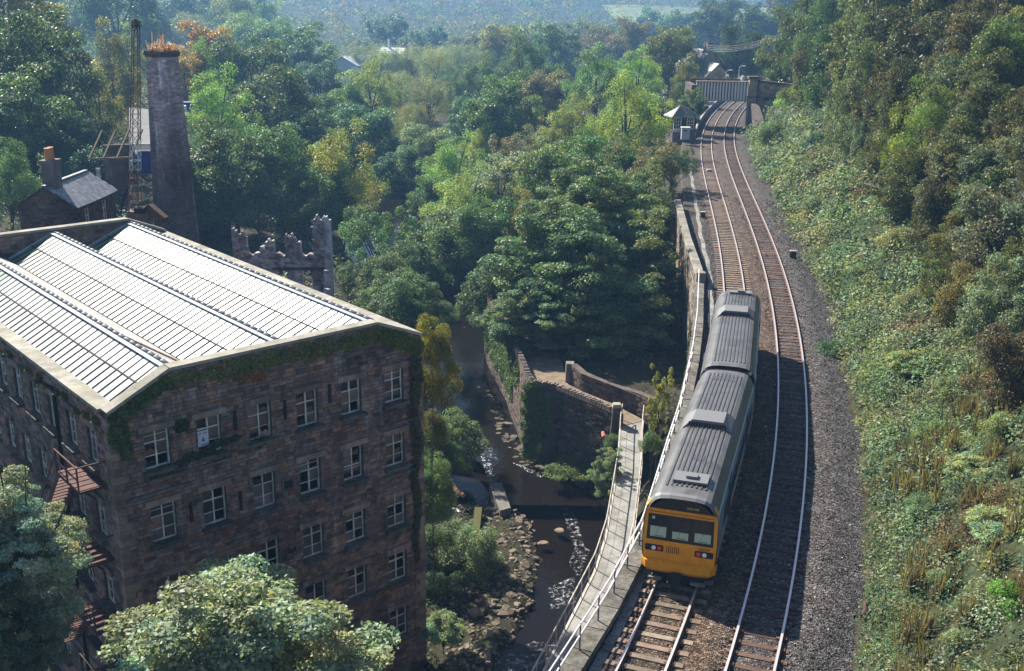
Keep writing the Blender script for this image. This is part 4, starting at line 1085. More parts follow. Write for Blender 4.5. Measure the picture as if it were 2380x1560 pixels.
# fire escape
mb_ = []
for k, z in enumerate((14.45, 11.1, 7.9, 4.6)):
    mb = MB(); mb.box((-WX - .62, 2.1, z), (1.15, 2.6, .1))
    for s_ in range(6): mb.box((-WX - .62, .9 + s_ * .45, z + .06), (1.1, .04, .03))
    mb.build('escape_platform', M['rust'], mill)
    mb = MB()
    for y in (.85, 2.1, 3.35):
        mb.beam((-WX - 1.17, y, z), (-WX - 1.17, y, z + 1.1), .06)
    for q in (.55, 1.08): mb.beam((-WX - 1.17, .85, z + q), (-WX - 1.17, 3.35, z + q), .05)
    mb.beam((-WX - 1.17, .85, z + 1.08), (-WX, .85, z + 1.08), .05); mb.beam((-WX - 1.1, 2.1, z), (-WX, 2.1, z - 1.2), .08); mb.build('escape_railing', M['rust'], mill)
    z2 = (11.1, 7.9, 4.6, .6)[k]; d = 1 if k % 2 == 0 else -1
    y0, y1 = (3.4, 6.4) if d > 0 else (.8, -2.2) if k == 3 else (3.4, 6.4)
    if k == 3: y0, y1 = .8, -2.0
    mb = MB(); nst = 14
    for s_ in range(nst): q = (s_ + .5) / nst; mb.box((-WX - .62, y0 + (y1 - y0) * q, z + (z2 - z) * q), (.85, .26, .04))
    for dx in (-.45, .45): mb.beam((-WX - .62 + dx, y0, z), (-WX - .62 + dx, y1, z2), .05, .2)
    mb.beam((-WX - 1.07, y0, z + 1.0), (-WX - 1.07, y1, z2 + 1.0), .05); mb.build('escape_stair', M['rust'], mill)

# ------------------------------------------------------------------ chimney stack
ch = thing('mill_chimney', 'tall tapering square brick chimney stack with red weeds on its ledge, behind the mill', 'chimney', (-27.15, 85.2, -5), rad(62.5))
bpy.context.view_layer.update()
h0 = 21.2; w0, w1 = 2.85, 1.66
mb = MB(); mb.tbox((0, 0, 0), (w0, w0), (w1, w1), h0); core = mb.build('shaft_core', M['mortar'], ch)
rr_ = random.Random(77); recs = []
z = 5.0
while z < h0 - .05:
    hgt = .125; w = lerp(w0, w1, z / h0)
    for face in (0, 3):
        rz = 0 if face == 0 else -math.pi / 2
        x = -w / 2 - rr_.uniform(0, .2)
        while x < w / 2:
            l = rr_.uniform(.28, .5); p, q = max(x, -w / 2), min(x + l, w / 2); x += l
            if q - p < .06: continue
            recs.append((z, p, q, w, face))
    z += hgt
mbk = MB(); rr_.shuffle(recs)
recs.sort(key=lambda t_: -t_[0]); nind = 0
for (z, p, q, w, face) in recs:
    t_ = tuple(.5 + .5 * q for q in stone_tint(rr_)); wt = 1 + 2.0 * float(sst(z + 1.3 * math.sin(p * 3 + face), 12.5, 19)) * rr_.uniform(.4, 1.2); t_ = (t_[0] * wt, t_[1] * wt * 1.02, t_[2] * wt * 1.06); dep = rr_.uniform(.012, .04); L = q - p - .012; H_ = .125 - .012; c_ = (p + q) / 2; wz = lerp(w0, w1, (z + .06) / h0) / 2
    u = rr_.randrange(8)
    if face == 0: px, py, ang = c_, -wz, 0
    else: px, py, ang = -wz, c_, -math.pi / 2
    if nind < 290:
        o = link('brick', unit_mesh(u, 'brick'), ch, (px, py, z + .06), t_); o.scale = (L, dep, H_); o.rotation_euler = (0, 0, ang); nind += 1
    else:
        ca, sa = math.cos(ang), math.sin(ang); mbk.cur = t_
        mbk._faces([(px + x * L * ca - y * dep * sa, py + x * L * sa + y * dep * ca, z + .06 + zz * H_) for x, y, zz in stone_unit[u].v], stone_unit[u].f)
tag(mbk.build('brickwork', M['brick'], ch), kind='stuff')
MB().tbox((0, 0, h0), (w1 + .1, w1 + .1), (w1 + .3, w1 + .3), .28).build('neck_course', M['darkstone'], ch)
for k, (sx, sy) in enumerate(((-1, -1), (1, -1), (1, 1), (-1, 1))):
    MB().tbox((sx * .48, sy * .48, h0 + .28), (.95, .95), (.84, .84), .17 + .03 * (k % 2)).build('ledge_stone', M['greycoping'], ch)
# ------------------------------------------------------------------ crane mast behind the mill
cr = thing('crane_mast', 'slender rusty lattice crane mast with a pale blue section standing left of the chimney', 'crane', (-28.5, 80, -4))
sections = [(9.35, 'rustorange'), (12.3, 'rustorange'), (14.4, 'palebluepaint'), (18.4, 'rustorange'), (22.2, 'rustorange'), (23.0, 'rust')]
def mhw(z): return lerp(.36, .20, max(0, min(1, (z - 9) / 14.0)))
def mx(z): return lerp(0, 1.35, max(0, (z - 9.3)) / 13.7)
z0 = 8.0
for zt_, mk in sections:
    mb = MB(); z = z0; n = max(1, int(round((zt_ - z0) / .62))); dz = (zt_ - z0) / n
    for k in range(n):
        za, zb = z0 + dz * k, z0 + dz * (k + 1); a, b_ = mhw(za), mhw(zb); xa, xb = mx(za), mx(zb)
        cs = [(-1, -1), (1, -1), (1, 1), (-1, 1)]
        for i in range(4):
            p, q = cs[i], cs[(i + 1) % 4]
            mb.beam((xa + p[0] * a, p[1] * a, za), (xb + p[0] * b_, p[1] * b_, zb), .055)
            if k % 2: mb.beam((xa + p[0] * a, p[1] * a, za), (xb + q[0] * b_, q[1] * b_, zb), .03)
            else: mb.beam((xa + q[0] * a, q[1] * a, za), (xb + p[0] * b_, p[1] * b_, zb), .03)
            mb.beam((xb + p[0] * b_, p[1] * b_, zb), (xb + q[0] * b_, q[1] * b_, zb), .03)
    mb.build('mast_section', M[mk], cr); z0 = zt_
mb = MB(); mb.box((1.36, 0, 22.75), (.16, .16, .7)); mb.box((1.36, 0, 22.65), (.75, .12, .07)); mb.build('mast_head', M['rust'], cr)
mb = MB(); mb.box((.2, .3, 8.6), (1.5, 1.2, 1.2)); mb.build('cab_base', M['rustorange'], cr); MB().tube([(.1, -.3, 9.35), (.9, -.3, 9.35)], .28, 10).build('winch_drum', M['under'], cr)
mb = MB(); mb.beam((1.0, .3, 9.5), (2.3, -.3, 8.6), .5, .55); mb.build('counterweight_arm', M['rustorange'], cr, color=(.6, .5, .45))
MB().box((.1, -.4, 3.6), (.8, .8, 8)).build('mast_foot', M['rust'], cr)
mb = MB()
for k in range(7): mb.tube([(-1.0 + .1 * k, -.4, 9 + .2 * k), (-.8 + .08 * k, -.2, 10.2 + .15 * k)], .03, 5)
mb.build('cable_bundle', M['under'], cr); 

# ------------------------------------------------------------------ cottage
ct = thing('stone_cottage', 'small stone cottage with pale slate roof and brick chimney left of the crane mast', 'cottage', (-32.1, 77.9, 0), rad(-2.4))
CL, CW, EZ, RG = 7.0, 4.3, 6.0, 7.35
mb = MB()
for y in (0, CL): mb.face([(0, y, -2), (-CW, y, -2), (-CW, y, EZ - .1), (-CW / 2, y, RG - .12), (0, y, EZ - .1)])
mb.face([(-CW, 0, -2), (-CW, CL, -2), (-CW, CL, EZ - .1), (-CW, 0, EZ - .1)])
wn_ = [(1.35, 2.25, 3.75, 5.45), (4.55, 5.45, 3.75, 5.45)]
wall_open(mb, lambda a: (0, a), 0, CL, -2, EZ - .1, wn_, .3, (1, 0)); mb.build('house_wall', M['mortar'], ct)
masonry(ct, lambda a: (0, a), 0, CL, -1, lambda a: EZ - .15, wn_, 'darkstone', n_ind=90, seed=51, ch=(.16, .24))
masonry(ct, lambda a: (-CW + a, 0), 0, CW, -1, lambda a: EZ - .15 + (RG - EZ) * (1 - abs(a - CW / 2) / (CW / 2)), [], 'darkstone', n_ind=90, seed=52, ch=(.16, .24))
MB().box((-1, CL / 2, 3), (.1, CL - .5, 6)).build('inner_wall', M['dark'], ct)
for y0, y1, za, zb in wn_:
    mb = MB(); h = zb - za
    for y in (y0 + .04, (y0 + y1) / 2, y1 - .04): mb.box((-.12, y, za + h / 2), (.08, .08, h))
    for z in (.04, h * .33, h * .66, h - .04): mb.box((-.125, (y0 + y1) / 2, za + z), (.07, y1 - y0, .06))
    w = mb.build('window', M['frame'], ct)
    for k, yy in enumerate(((y0 + (y0 + y1) / 2) / 2, ((y0 + y1) / 2 + y1) / 2)):
        for j in range(3): MB().box((-.14, yy, za + h * (j + .5) / 3), (.01, (y1 - y0) / 2 - .1, h / 3 - .08)).build('pane', M['pane' if (k + j) % 2 else 'dustpane'], w)
    MB().box((.06, (y0 + y1) / 2, za - .08), (.3, y1 - y0 + .3, .14)).build('window_sill', M['greycoping'], ct)
ang = math.atan2(RG - EZ, CW / 2); SLp = math.hypot(CW / 2 + .25, (RG - EZ) * (CW / 2 + .25) / (CW / 2))
sm_ = [MB().box((0, 0, 0), (SLp / 9 * 1.25, .46, .035)).mesh('slate', M['slate']) for k in range(2)]
mb = MB(); mb.face([(.22, -.2, EZ - .19), (.22, CL + .2, EZ - .19), (-CW / 2, CL + .2, RG - .04), (-CW / 2, -.2, RG - .04)]); mb.face([(-CW - .22, -.2, EZ - .19), (-CW - .22, CL + .2, EZ - .19), (-CW / 2, CL + .2, RG - .04), (-CW / 2, -.2, RG - .04)]); mb.build('roof_deck', M['slate'], ct)
for i in range(9):
    for j in range(16):
        q = (i + .5) / 9; x = .25 - (CW / 2 + .25) * q; z = EZ - .16 + (RG - EZ + .16) * q; y = -.2 + (CL + .4) * (j + .5 + (.25 if i % 2 else -.05)) / 16
        if 0 < i < 9 and y > CL + .2: continue
        v = random.uniform(.75, 1.35); sag = -.05 * math.sin(math.pi * j / 16)
        o = link('slate', sm_[0], ct, (x, y, z + .03 + sag), (v, v, v * 1.03)); o.rotation_euler = (random.uniform(-.03, .03), ang + .07, random.uniform(-.03, .03))
mb = MB()
for j in range(14): mb.box((-CW / 2, -.2 + (CL + .4) * (j + .5) / 14, RG + .03), (.3, .5, .1))
mb.build('ridge', M['slate'], ct)
cm = MB(); cm.box((-CW / 2 + .1, 1.15, 7.6), (.95, 1.15, 2.9)); cm.box((-CW / 2 + .1, 1.15, 9.0), (1.12, 1.32, .25)); cst = cm.build('chimney', M['brick'], ct)
for y in (.85, 1.4): MB().tube([(-CW / 2 + .1, y, 9.1), (-CW / 2 + .1, y, 9.95), (-CW / 2 + .1, y, 10.0)], [.22, .19, .23], 10).build('chimney_pot', M['tilepot'], cst)

# ------------------------------------------------------------------ roofless ruin beyond the mill
ru = thing('ruined_wall', 'roofless ruined stone wall with four broken piers rising behind the mill roof', 'ruin', (-23.5, 88.0, -12), rad(-1.0))
U = 8.1 / 225.0      # metres per photo unit along the wall
def sx(px): return (px - 539) * U
zb_ = -12; base = 12.05     # sill level in local z
piers = [(539, 573, 14.0, 13.5), (603, 634, 12.6, 13.35), (664, 698, 13.9, 13.0), (728, 764, 15.1, 15.15)]
holes_r = [(sx(573), sx(603), 12.0, 99), (sx(634), sx(664), 12.1, 99), (sx(698), sx(728), 12.1, 99), (sx(640), sx(664), 8.9, 10.7), (sx(699), sx(722), 8.6, 10.7), (sx(580), sx(602), 8.9, 10.7)]
def zru(a):
    for p0, p1, a0, a1 in piers:
        if sx(p0) - .01 <= a <= sx(p1) + .01:
            q = (a - sx(p0)) / (sx(p1) - sx(p0)); return lerp(a0, a1, q) + .22 * math.sin(a * 9) + .12 * math.sin(a * 23)
    return 12.05 + .12 * math.sin(a * 7)
mb = MB(); n = 108; Lr_ = sx(764)
xs = [Lr_ * k / n for k in range(n + 1)]
for k in range(n):
    xm = (xs[k] + xs[k + 1]) / 2; tz = zru(xm); segs = [(0, tz)]
    for h in holes_r[3:]:
        if h[0] < xm < h[1]: segs = [(0, h[2]), (h[3], tz)]
    for a, b_ in segs: mb.box((xm, .3, (a + b_) / 2), (Lr_ / n, .6, b_ - a))
mb.build('wall_core', M['ruin'], ru)
masonry(ru, lambda a: (a, 0), 0, Lr_, 3, zru, holes_r[3:], 'ruin', n_ind=200, seed=61, ch=(.13, .22), sl=(.25, .6), proud=(.01, .06))
# return wall stepping down on the right
mb = MB(); r = random.Random(6)
steps = [(0, 15.1), (.45, 13.9), (.9, 12.6), (1.4, 11.2), (2.0, 9.8), (2.7, 8.9), (3.4, 8.7)]
for (a, h), (b_, _) in zip(steps[:-1], steps[1:]): mb.box((Lr_ - .02 + .10 * a, -(a + b_) / 2 + .3, h / 2), (.55, b_ - a + .02, h))
mb.build('return_wall', M['ruin'], ru)
masonry(ru, lambda a: (Lr_ - .3 + .05 * a, -3.0 + a), 0, 3.2, 5, lambda a: float(np.interp(3.2 - a, [q[0] for q in steps], [q[1] for q in steps])), [], 'ruin', n_ind=60, seed=63, ch=(.14, .22), sl=(.25, .5), proud=(.02, .1))
MB().beam((sx(632), -.1, 10.85), (sx(764), -.1, 10.95), .16, .2).build('floor_beam', M['rust'], ru)
MB().beam((sx(764) - .2, -.25, 10.6), (sx(748) - .3, -1.0, 8.4), .1).build('fallen_beam', M['rustorange'], ru)
MB().beam((sx(600), -.05, 9.3), (sx(735), -.05, 9.5), .05).build('thin_rail', M['rust'], ru)

# ------------------------------------------------------------------ yard sheds, skip, vehicles behind the chimney
sh = thing('roofless_shed', 'roofless brick shed with bare timber rafters and blue boards between crane mast and chimney', 'shed', tuple(at(284, 432, 93)), rad(20))
MB().box((0, 1.2, 1.6), (2.6, .25, 3.6)).build('brick_wall', M['brick'], sh); MB().box((1.4, 0, 1.3), (.2, 2.6, 3.2)).build('blue_board', M['blue'], sh)
for k in range(4): MB().beam((-2.4 + 1.1 * k, -1.2, 2.6), (-1.2 + 1.1 * k, 1.4, 4.6), .14).build('rafter', M['wood'], sh, color=(.6, .6, .6))
MB().beam((-2.4, -1.2, 2.6), (1.2, -1.2, 2.6), .14).build('wall_plate', M['wood'], sh); MB().box((-1.8, -1.25, .9), (.35, .1, 1.8)).build('pale_blue_door', M['palebluepaint'], sh)
sk = thing('blue_skip', 'dark blue metal skip with pale rim in the yard just left of the chimney', 'skip', tuple(at(333, 398, 103)), rad(8))
MB().tbox((0, 0, 0), (2.2, 3.5), (2.6, 4.4), 2.2).build('skip_body', M['blue'], sk)
mb = MB()
for x in (-1.3, 1.3): mb.box((x, 0, 2.24), (.14, 4.5, .12))
for y in (-2.2, 2.2): mb.box((0, y, 2.24), (2.74, .14, .12))
mb.build('rim', M['lead'], sk); MB().box((0, 0, 2.1), (2.3, 4.0, .24)).build('skip_dark_fill', M['dark'], sk)  # near-black fill added so the inside of the skip looks shaded
P = at(423, 268, 190); vz = g1(P[0], P[1])
van = thing('white_van', 'white van parked with its windscreen facing us in the yard right of the chimney', 'van', (P[0], P[1], P[2]), rad(6))
mb = MB()
lo = [(-.62, -1.6), (.62, -1.6), (.64, 1.6), (-.64, 1.6)]
sec = [(-1.75, .25, .62, .62), (-1.7, .75, .66, .64), (-1.25, .95, .68, .62), (-.85, 1.52, .68, .54), (1.6, 1.56, .68, .56), (1.7, .3, .68, .6)]
for (y0, z0_, w0_, t0_), (y1, z1_, w1_, t1_) in zip(sec[:-1], sec[1:]):
    mb.face([(-t0_, y0, z0_), (t0_, y0, z0_), (t1_, y1, z1_), (-t1_, y1, z1_)])
    for s_ in (-1, 1): mb.face([(s_ * w0_, y0, .25), (s_ * w1_, y1, .25), (s_ * t1_, y1, z1_), (s_ * t0_, y0, z0_)])
mb.build('body', M['white'], van)
MB().beam((0, -1.24, 1.0), (0, -.88, 1.48), 1.05, .03).build('windscreen', M['pane'], van); MB().box((0, -1.79, .36), (1.2, .1, .18)).build('bumper', M['under'], van)
MB().box((0, -1.77, .62), (.5, .04, .12)).build('grille', M['under'], van)
for x in (-.45, .45): MB().box((x, -1.76, .62), (.22, .05, .14)).build('headlight', M['lampwhite'], van)
for x in (-.62, .62):
    for y in (-1.1, 1.1): MB().tube([(x - .07, y, .28), (x + .07, y, .28)], .28, 12).build('wheel', M['black'], van)
P = at(433, 250, 198)
bc = thing('blue_container', 'bright blue freight container behind the white van', 'container', tuple(P - np.array([0, 0, 1.6])), rad(8))
MB().box((0, 0, 1.3), (5.0, 2.2, 2.6)).build('container_body', M['blue'], bc)
mb = MB()
for k in range(20): mb.box((-2.4 + k * .25, -1.12, 1.3), (.1, .05, 2.3))
mb.build('corrugation', M['blue'], bc)
P = [atz(320, 345, 2.4), atz(356, 345, 2.4), atz(352, 225, -1.0), atz(322, 225, -1.0)]
# sloping pale concrete yard seen between mast and chimney
yd = MB(); a0 = at(300, 350, 112); a1 = at(362, 350, 112); b1 = at(440, 262, 185); b0 = at(300, 250, 185)
yd.face([tuple(a0), tuple(a1), tuple(b1), tuple(b0)]); tag(yd.build('yard', M['plaster']), kind='structure')

# ------------------------------------------------------------------ far buildings
P = at(797, 128, 420)
fb_ = thing('far_mill_shed', 'long pale grey gabled shed at the far edge of the valley trees', 'shed', (P[0], P[1], -14), rad(-28))
mb = MB(); W_, L_, H_ = 13, 30, 7.6
mb.face([(-W_ / 2, 0, 0), (W_ / 2, 0, 0), (W_ / 2, 0, H_), (0, 0, H_ + 3), (-W_ / 2, 0, H_)]); mb.face([(W_ / 2, 0, 0), (W_ / 2, L_, 0), (W_ / 2, L_, H_), (W_ / 2, 0, H_)]); mb.face([(-W_ / 2, 0, 0), (-W_ / 2, L_, 0), (-W_ / 2, L_, H_), (-W_ / 2, 0, H_)]); mb.build('wall', M['greyclad'], fb_)
mb = MB(); mb.face([(-W_ / 2 - .4, -.4, H_ - .1), (0, -.4, H_ + 3.1), (0, L_, H_ + 3.1), (-W_ / 2 - .4, L_, H_ - .1)]); mb.face([(W_ / 2 + .4, -.4, H_ - .1), (0, -.4, H_ + 3.1), (0, L_, H_ + 3.1), (W_ / 2 + .4, L_, H_ - .1)]); mb.build('roof', M['greyclad'], fb_, color=(1.25, 1.25, 1.25))
for k in range(5): MB().box((-4.4 + 2.2 * k, -.05, 4.4), (1.2, .1, 1.6)).build('window', M['dark'], fb_)
P = at(908, 122, 440)
fb2 = thing('far_white_house', 'tiny white building with a slim chimney between valley trees below the hill wood', 'house', (P[0], P[1], -13), rad(-10))
MB().box((0, 4, 5), (9, 8, 10)).build('wall', M['greyclad'], fb2); mb = MB(); mb.face([(-5, -.4, 9.9), (5, -.4, 9.9), (5, 4, 12), (-5, 4, 12)]); mb.face([(-5, 8.4, 9.9), (5, 8.4, 9.9), (5, 4, 12), (-5, 4, 12)]); mb.build('roof', M['greyclad'], fb2, color=(1.3, 1.3, 1.3)); MB().box((-2, 4, 13), (.7, .7, 4.5)).build('chimney', M['white'], fb2)

# ------------------------------------------------------------------ railway bridge
bz0, bz1, BY = 4.55, 7.55, 181.0
bx0, bx1 = float(at(1618, 218, BY)[0]), float(at(1737, 218, BY)[0])
br = thing('railway_bridge', 'iron plate girder road bridge with white panels and rust red ribs crossing both tracks', 'bridge', (bx0, BY, 0))
Lb_ = bx1 - bx0
MB().box((Lb_ / 2, .3, (bz0 + bz1) / 2), (Lb_, .2, bz1 - bz0)).build('girder_web', M['white'], br, color=(1.1, 1.05, 1.05))
for k in range(17):
    x = Lb_ * (k + .5) / 17; w_ = .17 if k < 13 else .12
    MB().box((x, .16, (bz0 + bz1) / 2), (w_, .10, bz1 - bz0 - .1)).build('stiffener', M['rust'], br, color=(1.0, .62, .7))
MB().box((Lb_ / 2, .15, bz1 + .05), (Lb_ + .2, .55, .12)).build('top_flange', M['warmstone'], br); MB().box((Lb_ / 2, .15, bz0 - .05), (Lb_ + .2, .55, .14)).build('bottom_flange', M['warmstone'], br)
MB().box((Lb_ / 2, 3.4, bz0 + .3), (Lb_, 6, .5)).build('deck', M['dark'], br); MB().box((Lb_ / 2, 6.5, (bz0 + bz1) / 2), (Lb_, .2, bz1 - bz0)).build('far_girder', M['rust'], br)
ab = thing('bridge_abutment', 'sunlit brown stone abutment with pier and wing wall at the right end of the bridge', 'abutment', (bx1, BY, 0))
MB().box((.75, -.1, 3.9), (1.3, 1.2, 8.4)).build('pier', M['warmstone'], ab, color=(.85, .8, .8)); MB().box((.75, -.1, 8.3), (1.7, 1.6, .4)).build('pier_cap', M['darkstone'], ab); MB().box((.75, -.12, 5.2), (1.5, 1.35, .25)).build('pier_band', M['darkstone'], ab)
ppts = [(.2, -.6), (-.15, -7), (-.9, -14), (-2.0, -20)]
wall_strip([(x + 0, y) for x, y in ppts], [(x + .7, y) for x, y in ppts], -.6, [4.4, 4.4, 3.3, 1.8]).build('track_side_wall', M['mortar'], ab)
pq, Lq_ = polypath(ppts[::-1]); masonry(ab, (lambda a: pq(Lq_ - a)) if False else pq, 0, Lq_, -.3, lambda a: float(np.interp(a, [0, 6.3, 13.3, 20], [1.7, 3.2, 4.3, 4.3])), [], 'warmstone', n_ind=180, seed=71, ch=(.3, .45), sl=(.5, 1.1), proud=(.02, .08))
pq2, Lq2 = polypath(ppts); 
wp = [(1.3, -.2), (5.0, -.9), (8.5, -2.2)]
wall_strip(wp, [(x, y + .6) for x, y in wp], -1, [7.7, 7.4, 7.1]).build('wing_wall', M['mortar'], ab)
pq, Lq_ = polypath(wp); masonry(ab, pq, 0, Lq_, 0, lambda a: 7.6 - .06 * a, [], 'warmstone', n_ind=110, seed=72, ch=(.3, .42), sl=(.45, 1.0), proud=(.02, .07))
MB().beam((1.3, 0, 7.85), (8.5, -2, 7.25), .9, .22).build('wall_cap', M['darkstone'], ab); MB().beam((1.5, -.5, 5.2), (8.5, -2.4, 4.9), .3, .25).build('wall_band', M['darkstone'], ab)
MB().tube([(1.5, -.9, 8), (1.4, -1.0, .2)], .12, 8).build('drain_pipe', M['dark'], ab)
la = thing('left_abutment', 'shaded stone abutment under the left end of the iron bridge', 'abutment', (bx0, BY, 0))
MB().box((-.45, 3.2, 3.4), (.8, 7, 7.2)).build('pier', M['darkstone'], la)

# ------------------------------------------------------------------ platforms, station, lamps
def plat(name, lab, s0, s1, t0, t1, z, m):
    o = ribbon('platform', s0, s1, t0, t1, z, m, 1.3, n=60); return o
sP = arc_of(172)
pl1 = thing('platform', 'station platform with a white edge running under the left side of the bridge', 'platform', (0, 0, 0))
o = ribbon('surface', sP, arc_of(290), -5.2, -1.75, .86, M['asphalt'], 1.2, n=70); o.parent = pl1
o = ribbon('edge_stones', sP, arc_of(290), -2.05, -1.70, .885, M['concrete'], .25, n=70); o.parent = pl1; o.color = (1.3, 1.25, 1.3, 1)
mb = MB(); xa, ya_, _ = tpos(sP, -1.75); xb, yb_, _ = tpos(sP, -5.2); xc, yc, _ = tpos(sP - 6, -1.9); xd, yd2, _ = tpos(sP - 6, -4.6)
mb.face([(xa, ya_, .86), (xb, yb_, .86), (xd, yd2, -.05), (xc, yc, -.05)]); mb.face([(xa, ya_, .86), (xc, yc, -.05), (xa, ya_, -.3)]); mb.build('ramp', M['concrete'], pl1)
pl2 = thing('far_platform', 'grassy far platform with a bright white edge beyond the bridge', 'platform', (0, 0, 0))
sQ = arc_of(232)
q2 = lambda s: 5.2; o = ribbon('surface', sQ, arc_of(300), 5.15, 9.5, .9, M['ground'], 1.2, n=40); o.parent = pl2; o.color = (2.6, 2.8, 1.3, 1)
o = ribbon('edge_stones', sQ, arc_of(300), 5.05, 5.35, .93, M['white'], .3, n=40); o.parent = pl2
for px, py, pyb in ((1690, 165, 192), (1720, 155, 188), (1744, 150, 178)):
    Yl = {1690: 246, 1720: 254, 1744: 270}[px]
    b_ = at(px - 4, pyb, Yl); t_ = at(px - 3, py, Yl); lab = {1690: 'nearest of the three platform lamps, with a white sign on its post', 1720: 'middle platform lamp of the three, a plain post', 1744: 'farthest right platform lamp of the three, with a small low sign'}[px]
    lp = thing('platform_lamp', lab, 'street lamp', tuple(b_), 0, 'platform lamps beyond the bridge'); hh = t_[2] - b_[2]
    MB().tube([(0, 0, -1), (0, 0, hh - .3), (.1, 0, hh)], .075, 6).build('post', M['white'], lp, color=(.6, .7, .75)); MB().tube([(.1, 0, hh), (.8, 0, hh + .2)], .05, 6).build('arm', M['white'], lp, color=(.6, .7, .75)); MB().tbox((1.0, 0, hh + .12), (.8, .3), (.7, .22), .16).build('lamp_head', M['white'], lp)
    if px != 1720: MB().box((.25, -.1, hh * (.62 if px == 1690 else .5)), (.7 if px == 1690 else .5, .05, .5)).build('lamp_sign', M['white'], lp)
def stn(px, py, d): return at(px, py, d)
stl = thing('station_house', 'grey stone station house with steep mossy slate roofs behind the iron bridge', 'station', (47.2, 262, -.5), rad(16))
mb = MB()
def gable(mb, x0, x1, y0, y1, ze, zr):
    xm = (x0 + x1) / 2
    for y in (y0, y1): mb.face([(x0, y, 0), (x1, y, 0), (x1, y, ze), (xm, y, zr), (x0, y, ze)])
    for x in (x0, x1): mb.face([(x, y0, 0), (x, y1, 0), (x, y1, ze), (x, y0, ze)])
def groof(mb, x0, x1, y0, y1, ze, zr, ov=.35):
    xm = (x0 + x1) / 2; s_ = (zr - ze) / (xm - x0)
    for sg_ in (-1, 1):
        xe = xm + sg_ * (xm - x0 + ov); mb.face([(xm, y0 - ov, zr + .1), (xm, y1 + ov, zr + .1), (xe, y1 + ov, ze - ov * s_ + .1), (xe, y0 - ov, ze - ov * s_ + .1)])
        mb.face([(xm, y0 - ov, zr - .05), (xm, y1 + ov, zr - .05), (xe, y1 + ov, ze - ov * s_ - .05), (xe, y0 - ov, ze - ov * s_ - .05)])
gable(mb, -5.2, 2.4, 0, 11, 5.2, 9.0); mb.build('house_wall', M['wallstone'], stl)
mb = MB(); groof(mb, -5.2, 2.4, 0, 11, 5.2, 9.0); mb.build('roof', M['slate'], stl, color=(.6, .62, .55))
mb = MB(); gable(mb, -6.5, 1.2, -7.0, -.1, 2.9, 6.4); mb.build('wing_wall', M['wallstone'], stl); mb = MB(); groof(mb, -6.5, 1.2, -7.0, -.2, 2.9, 6.4); mb.build('wing_roof', M['slate'], stl, color=(.6, .68, .48))
mb = MB(); mb.face([(1.2, -6.5, 3.0), (5.2, -4.0, 2.3), (4.2, 1.2, 2.3), (1.0, .2, 3.0)]); mb.face([(-2, -8.2, 2.4), (3.2, -8.2, 2.4), (5.2, -4.0, 2.35), (1.2, -6.5, 3.05)]); mb.build('canopy', M['slate'], stl, color=(.7, .7, .72))
for y, z in ((.8, 10.3), (2.3, 10.1)): MB().box((-1.4, y, z - .9), (1.5, .8, 3.0)).build('chimney', M['wallstone'], stl, color=(.7, .7, .75))
MB().box((0, -.06, 4.2), (.8, .1, 1.4)).build('window', M['dark'], stl); MB().box((1.3, -.06, 6.6), (.5, .1, .7)).build('upper_window', M['dark'], stl)
MB().box((2.42, 2.5, 2.6), (.1, 1.0, 2.0)).build('side_window', M['dark'], stl)
# telegraph wires
tw = thing('telegraph_wires', 'four thin pale wires sloping down across the dark wood to the station chimney', 'wires', (0, 0, 0))
for k, dy in enumerate((0, 5, 9, 13)):
    A_ = at(1790 + 12, 82 + dy * .8, 236); B_ = at(1640, 104 + dy, 262); mb = MB(); pts = []
    for q in np.linspace(-.35, 1, 14): P = A_ + (B_ - A_) * q; P = P + np.array([0, 0, -1.1 * (1 - (2 * max(q, 0) - 1) ** 2)]); pts.append(P)
    mb.tube(pts, .016, 4).build('wire', M['wire'], tw)

# ------------------------------------------------------------------ signal box and relay cabinet
P = at(1585, 327, 165)
sb = thing('signal_box', 'small signal box with white sash windows and hipped mossy slate roof beside the left track', 'signal box', (P[0] - .1, P[1] + 1.4, -.4), rad(14))
MB().box((0, 0, .9), (3.7, 2.8, 2.2)).build('brick_base', M['brick'], sb)
MB().box((0, 0, 2.9), (3.5, 2.6, 1.9)).build('cabin_core', M['black'], sb)
for x, w_ in ((-1.15, 1.15), (.95, 1.1)):
    MB().box((x, -1.36, 2.95), (w_ - .14, .03, 1.6)).build('pane', M['pane'], sb)
    mb = MB()
    for dx in (-w_ / 2, -w_ / 6, w_ / 6, w_ / 2): mb.box((x + dx, -1.38, 2.95), (.10 if abs(dx) > .3 else .05, .08, 1.75))
    for z in (2.1, 2.75, 3.25, 3.8): mb.box((x, -1.385, z), (w_, .07, .10 if z in (2.1, 3.8) else .05))
    mb.build('window_frame', M['white'], sb)
MB().box((-1.15, -1.37, 1.95), (1.2, .06, .5)).build('white_board', M['white'], sb)
MB().box((0, -1.34, 2.3), (.75, .06, 2.4)).build('doorway', M['dark'], sb); MB().box((1.85, 0, 2.6), (.1, 2.7, 2.6)).build('side_boards', M['rust'], sb, color=(.5, .6, .6))
mb = MB(); e = [(-2.25, -1.8, 3.9), (2.25, -1.8, 3.9), (2.25, 1.8, 3.9), (-2.25, 1.8, 3.9)]; r0, r1 = (-.35, 0, 5.4), (.35, 0, 5.4)
mb.face([e[0], e[1], r1, r0]); mb.face([e[1], e[2], r1]); mb.face([e[2], e[3], r0, r1]); mb.face([e[3], e[0], r0]); mb.face(e); mb.build('roof', M['slate'], sb, color=(.7, .72, .5))
mb = MB(); 
for q in e[:2]: mb.beam(q, r0 if q[0] < 0 else r1, .16, .1)
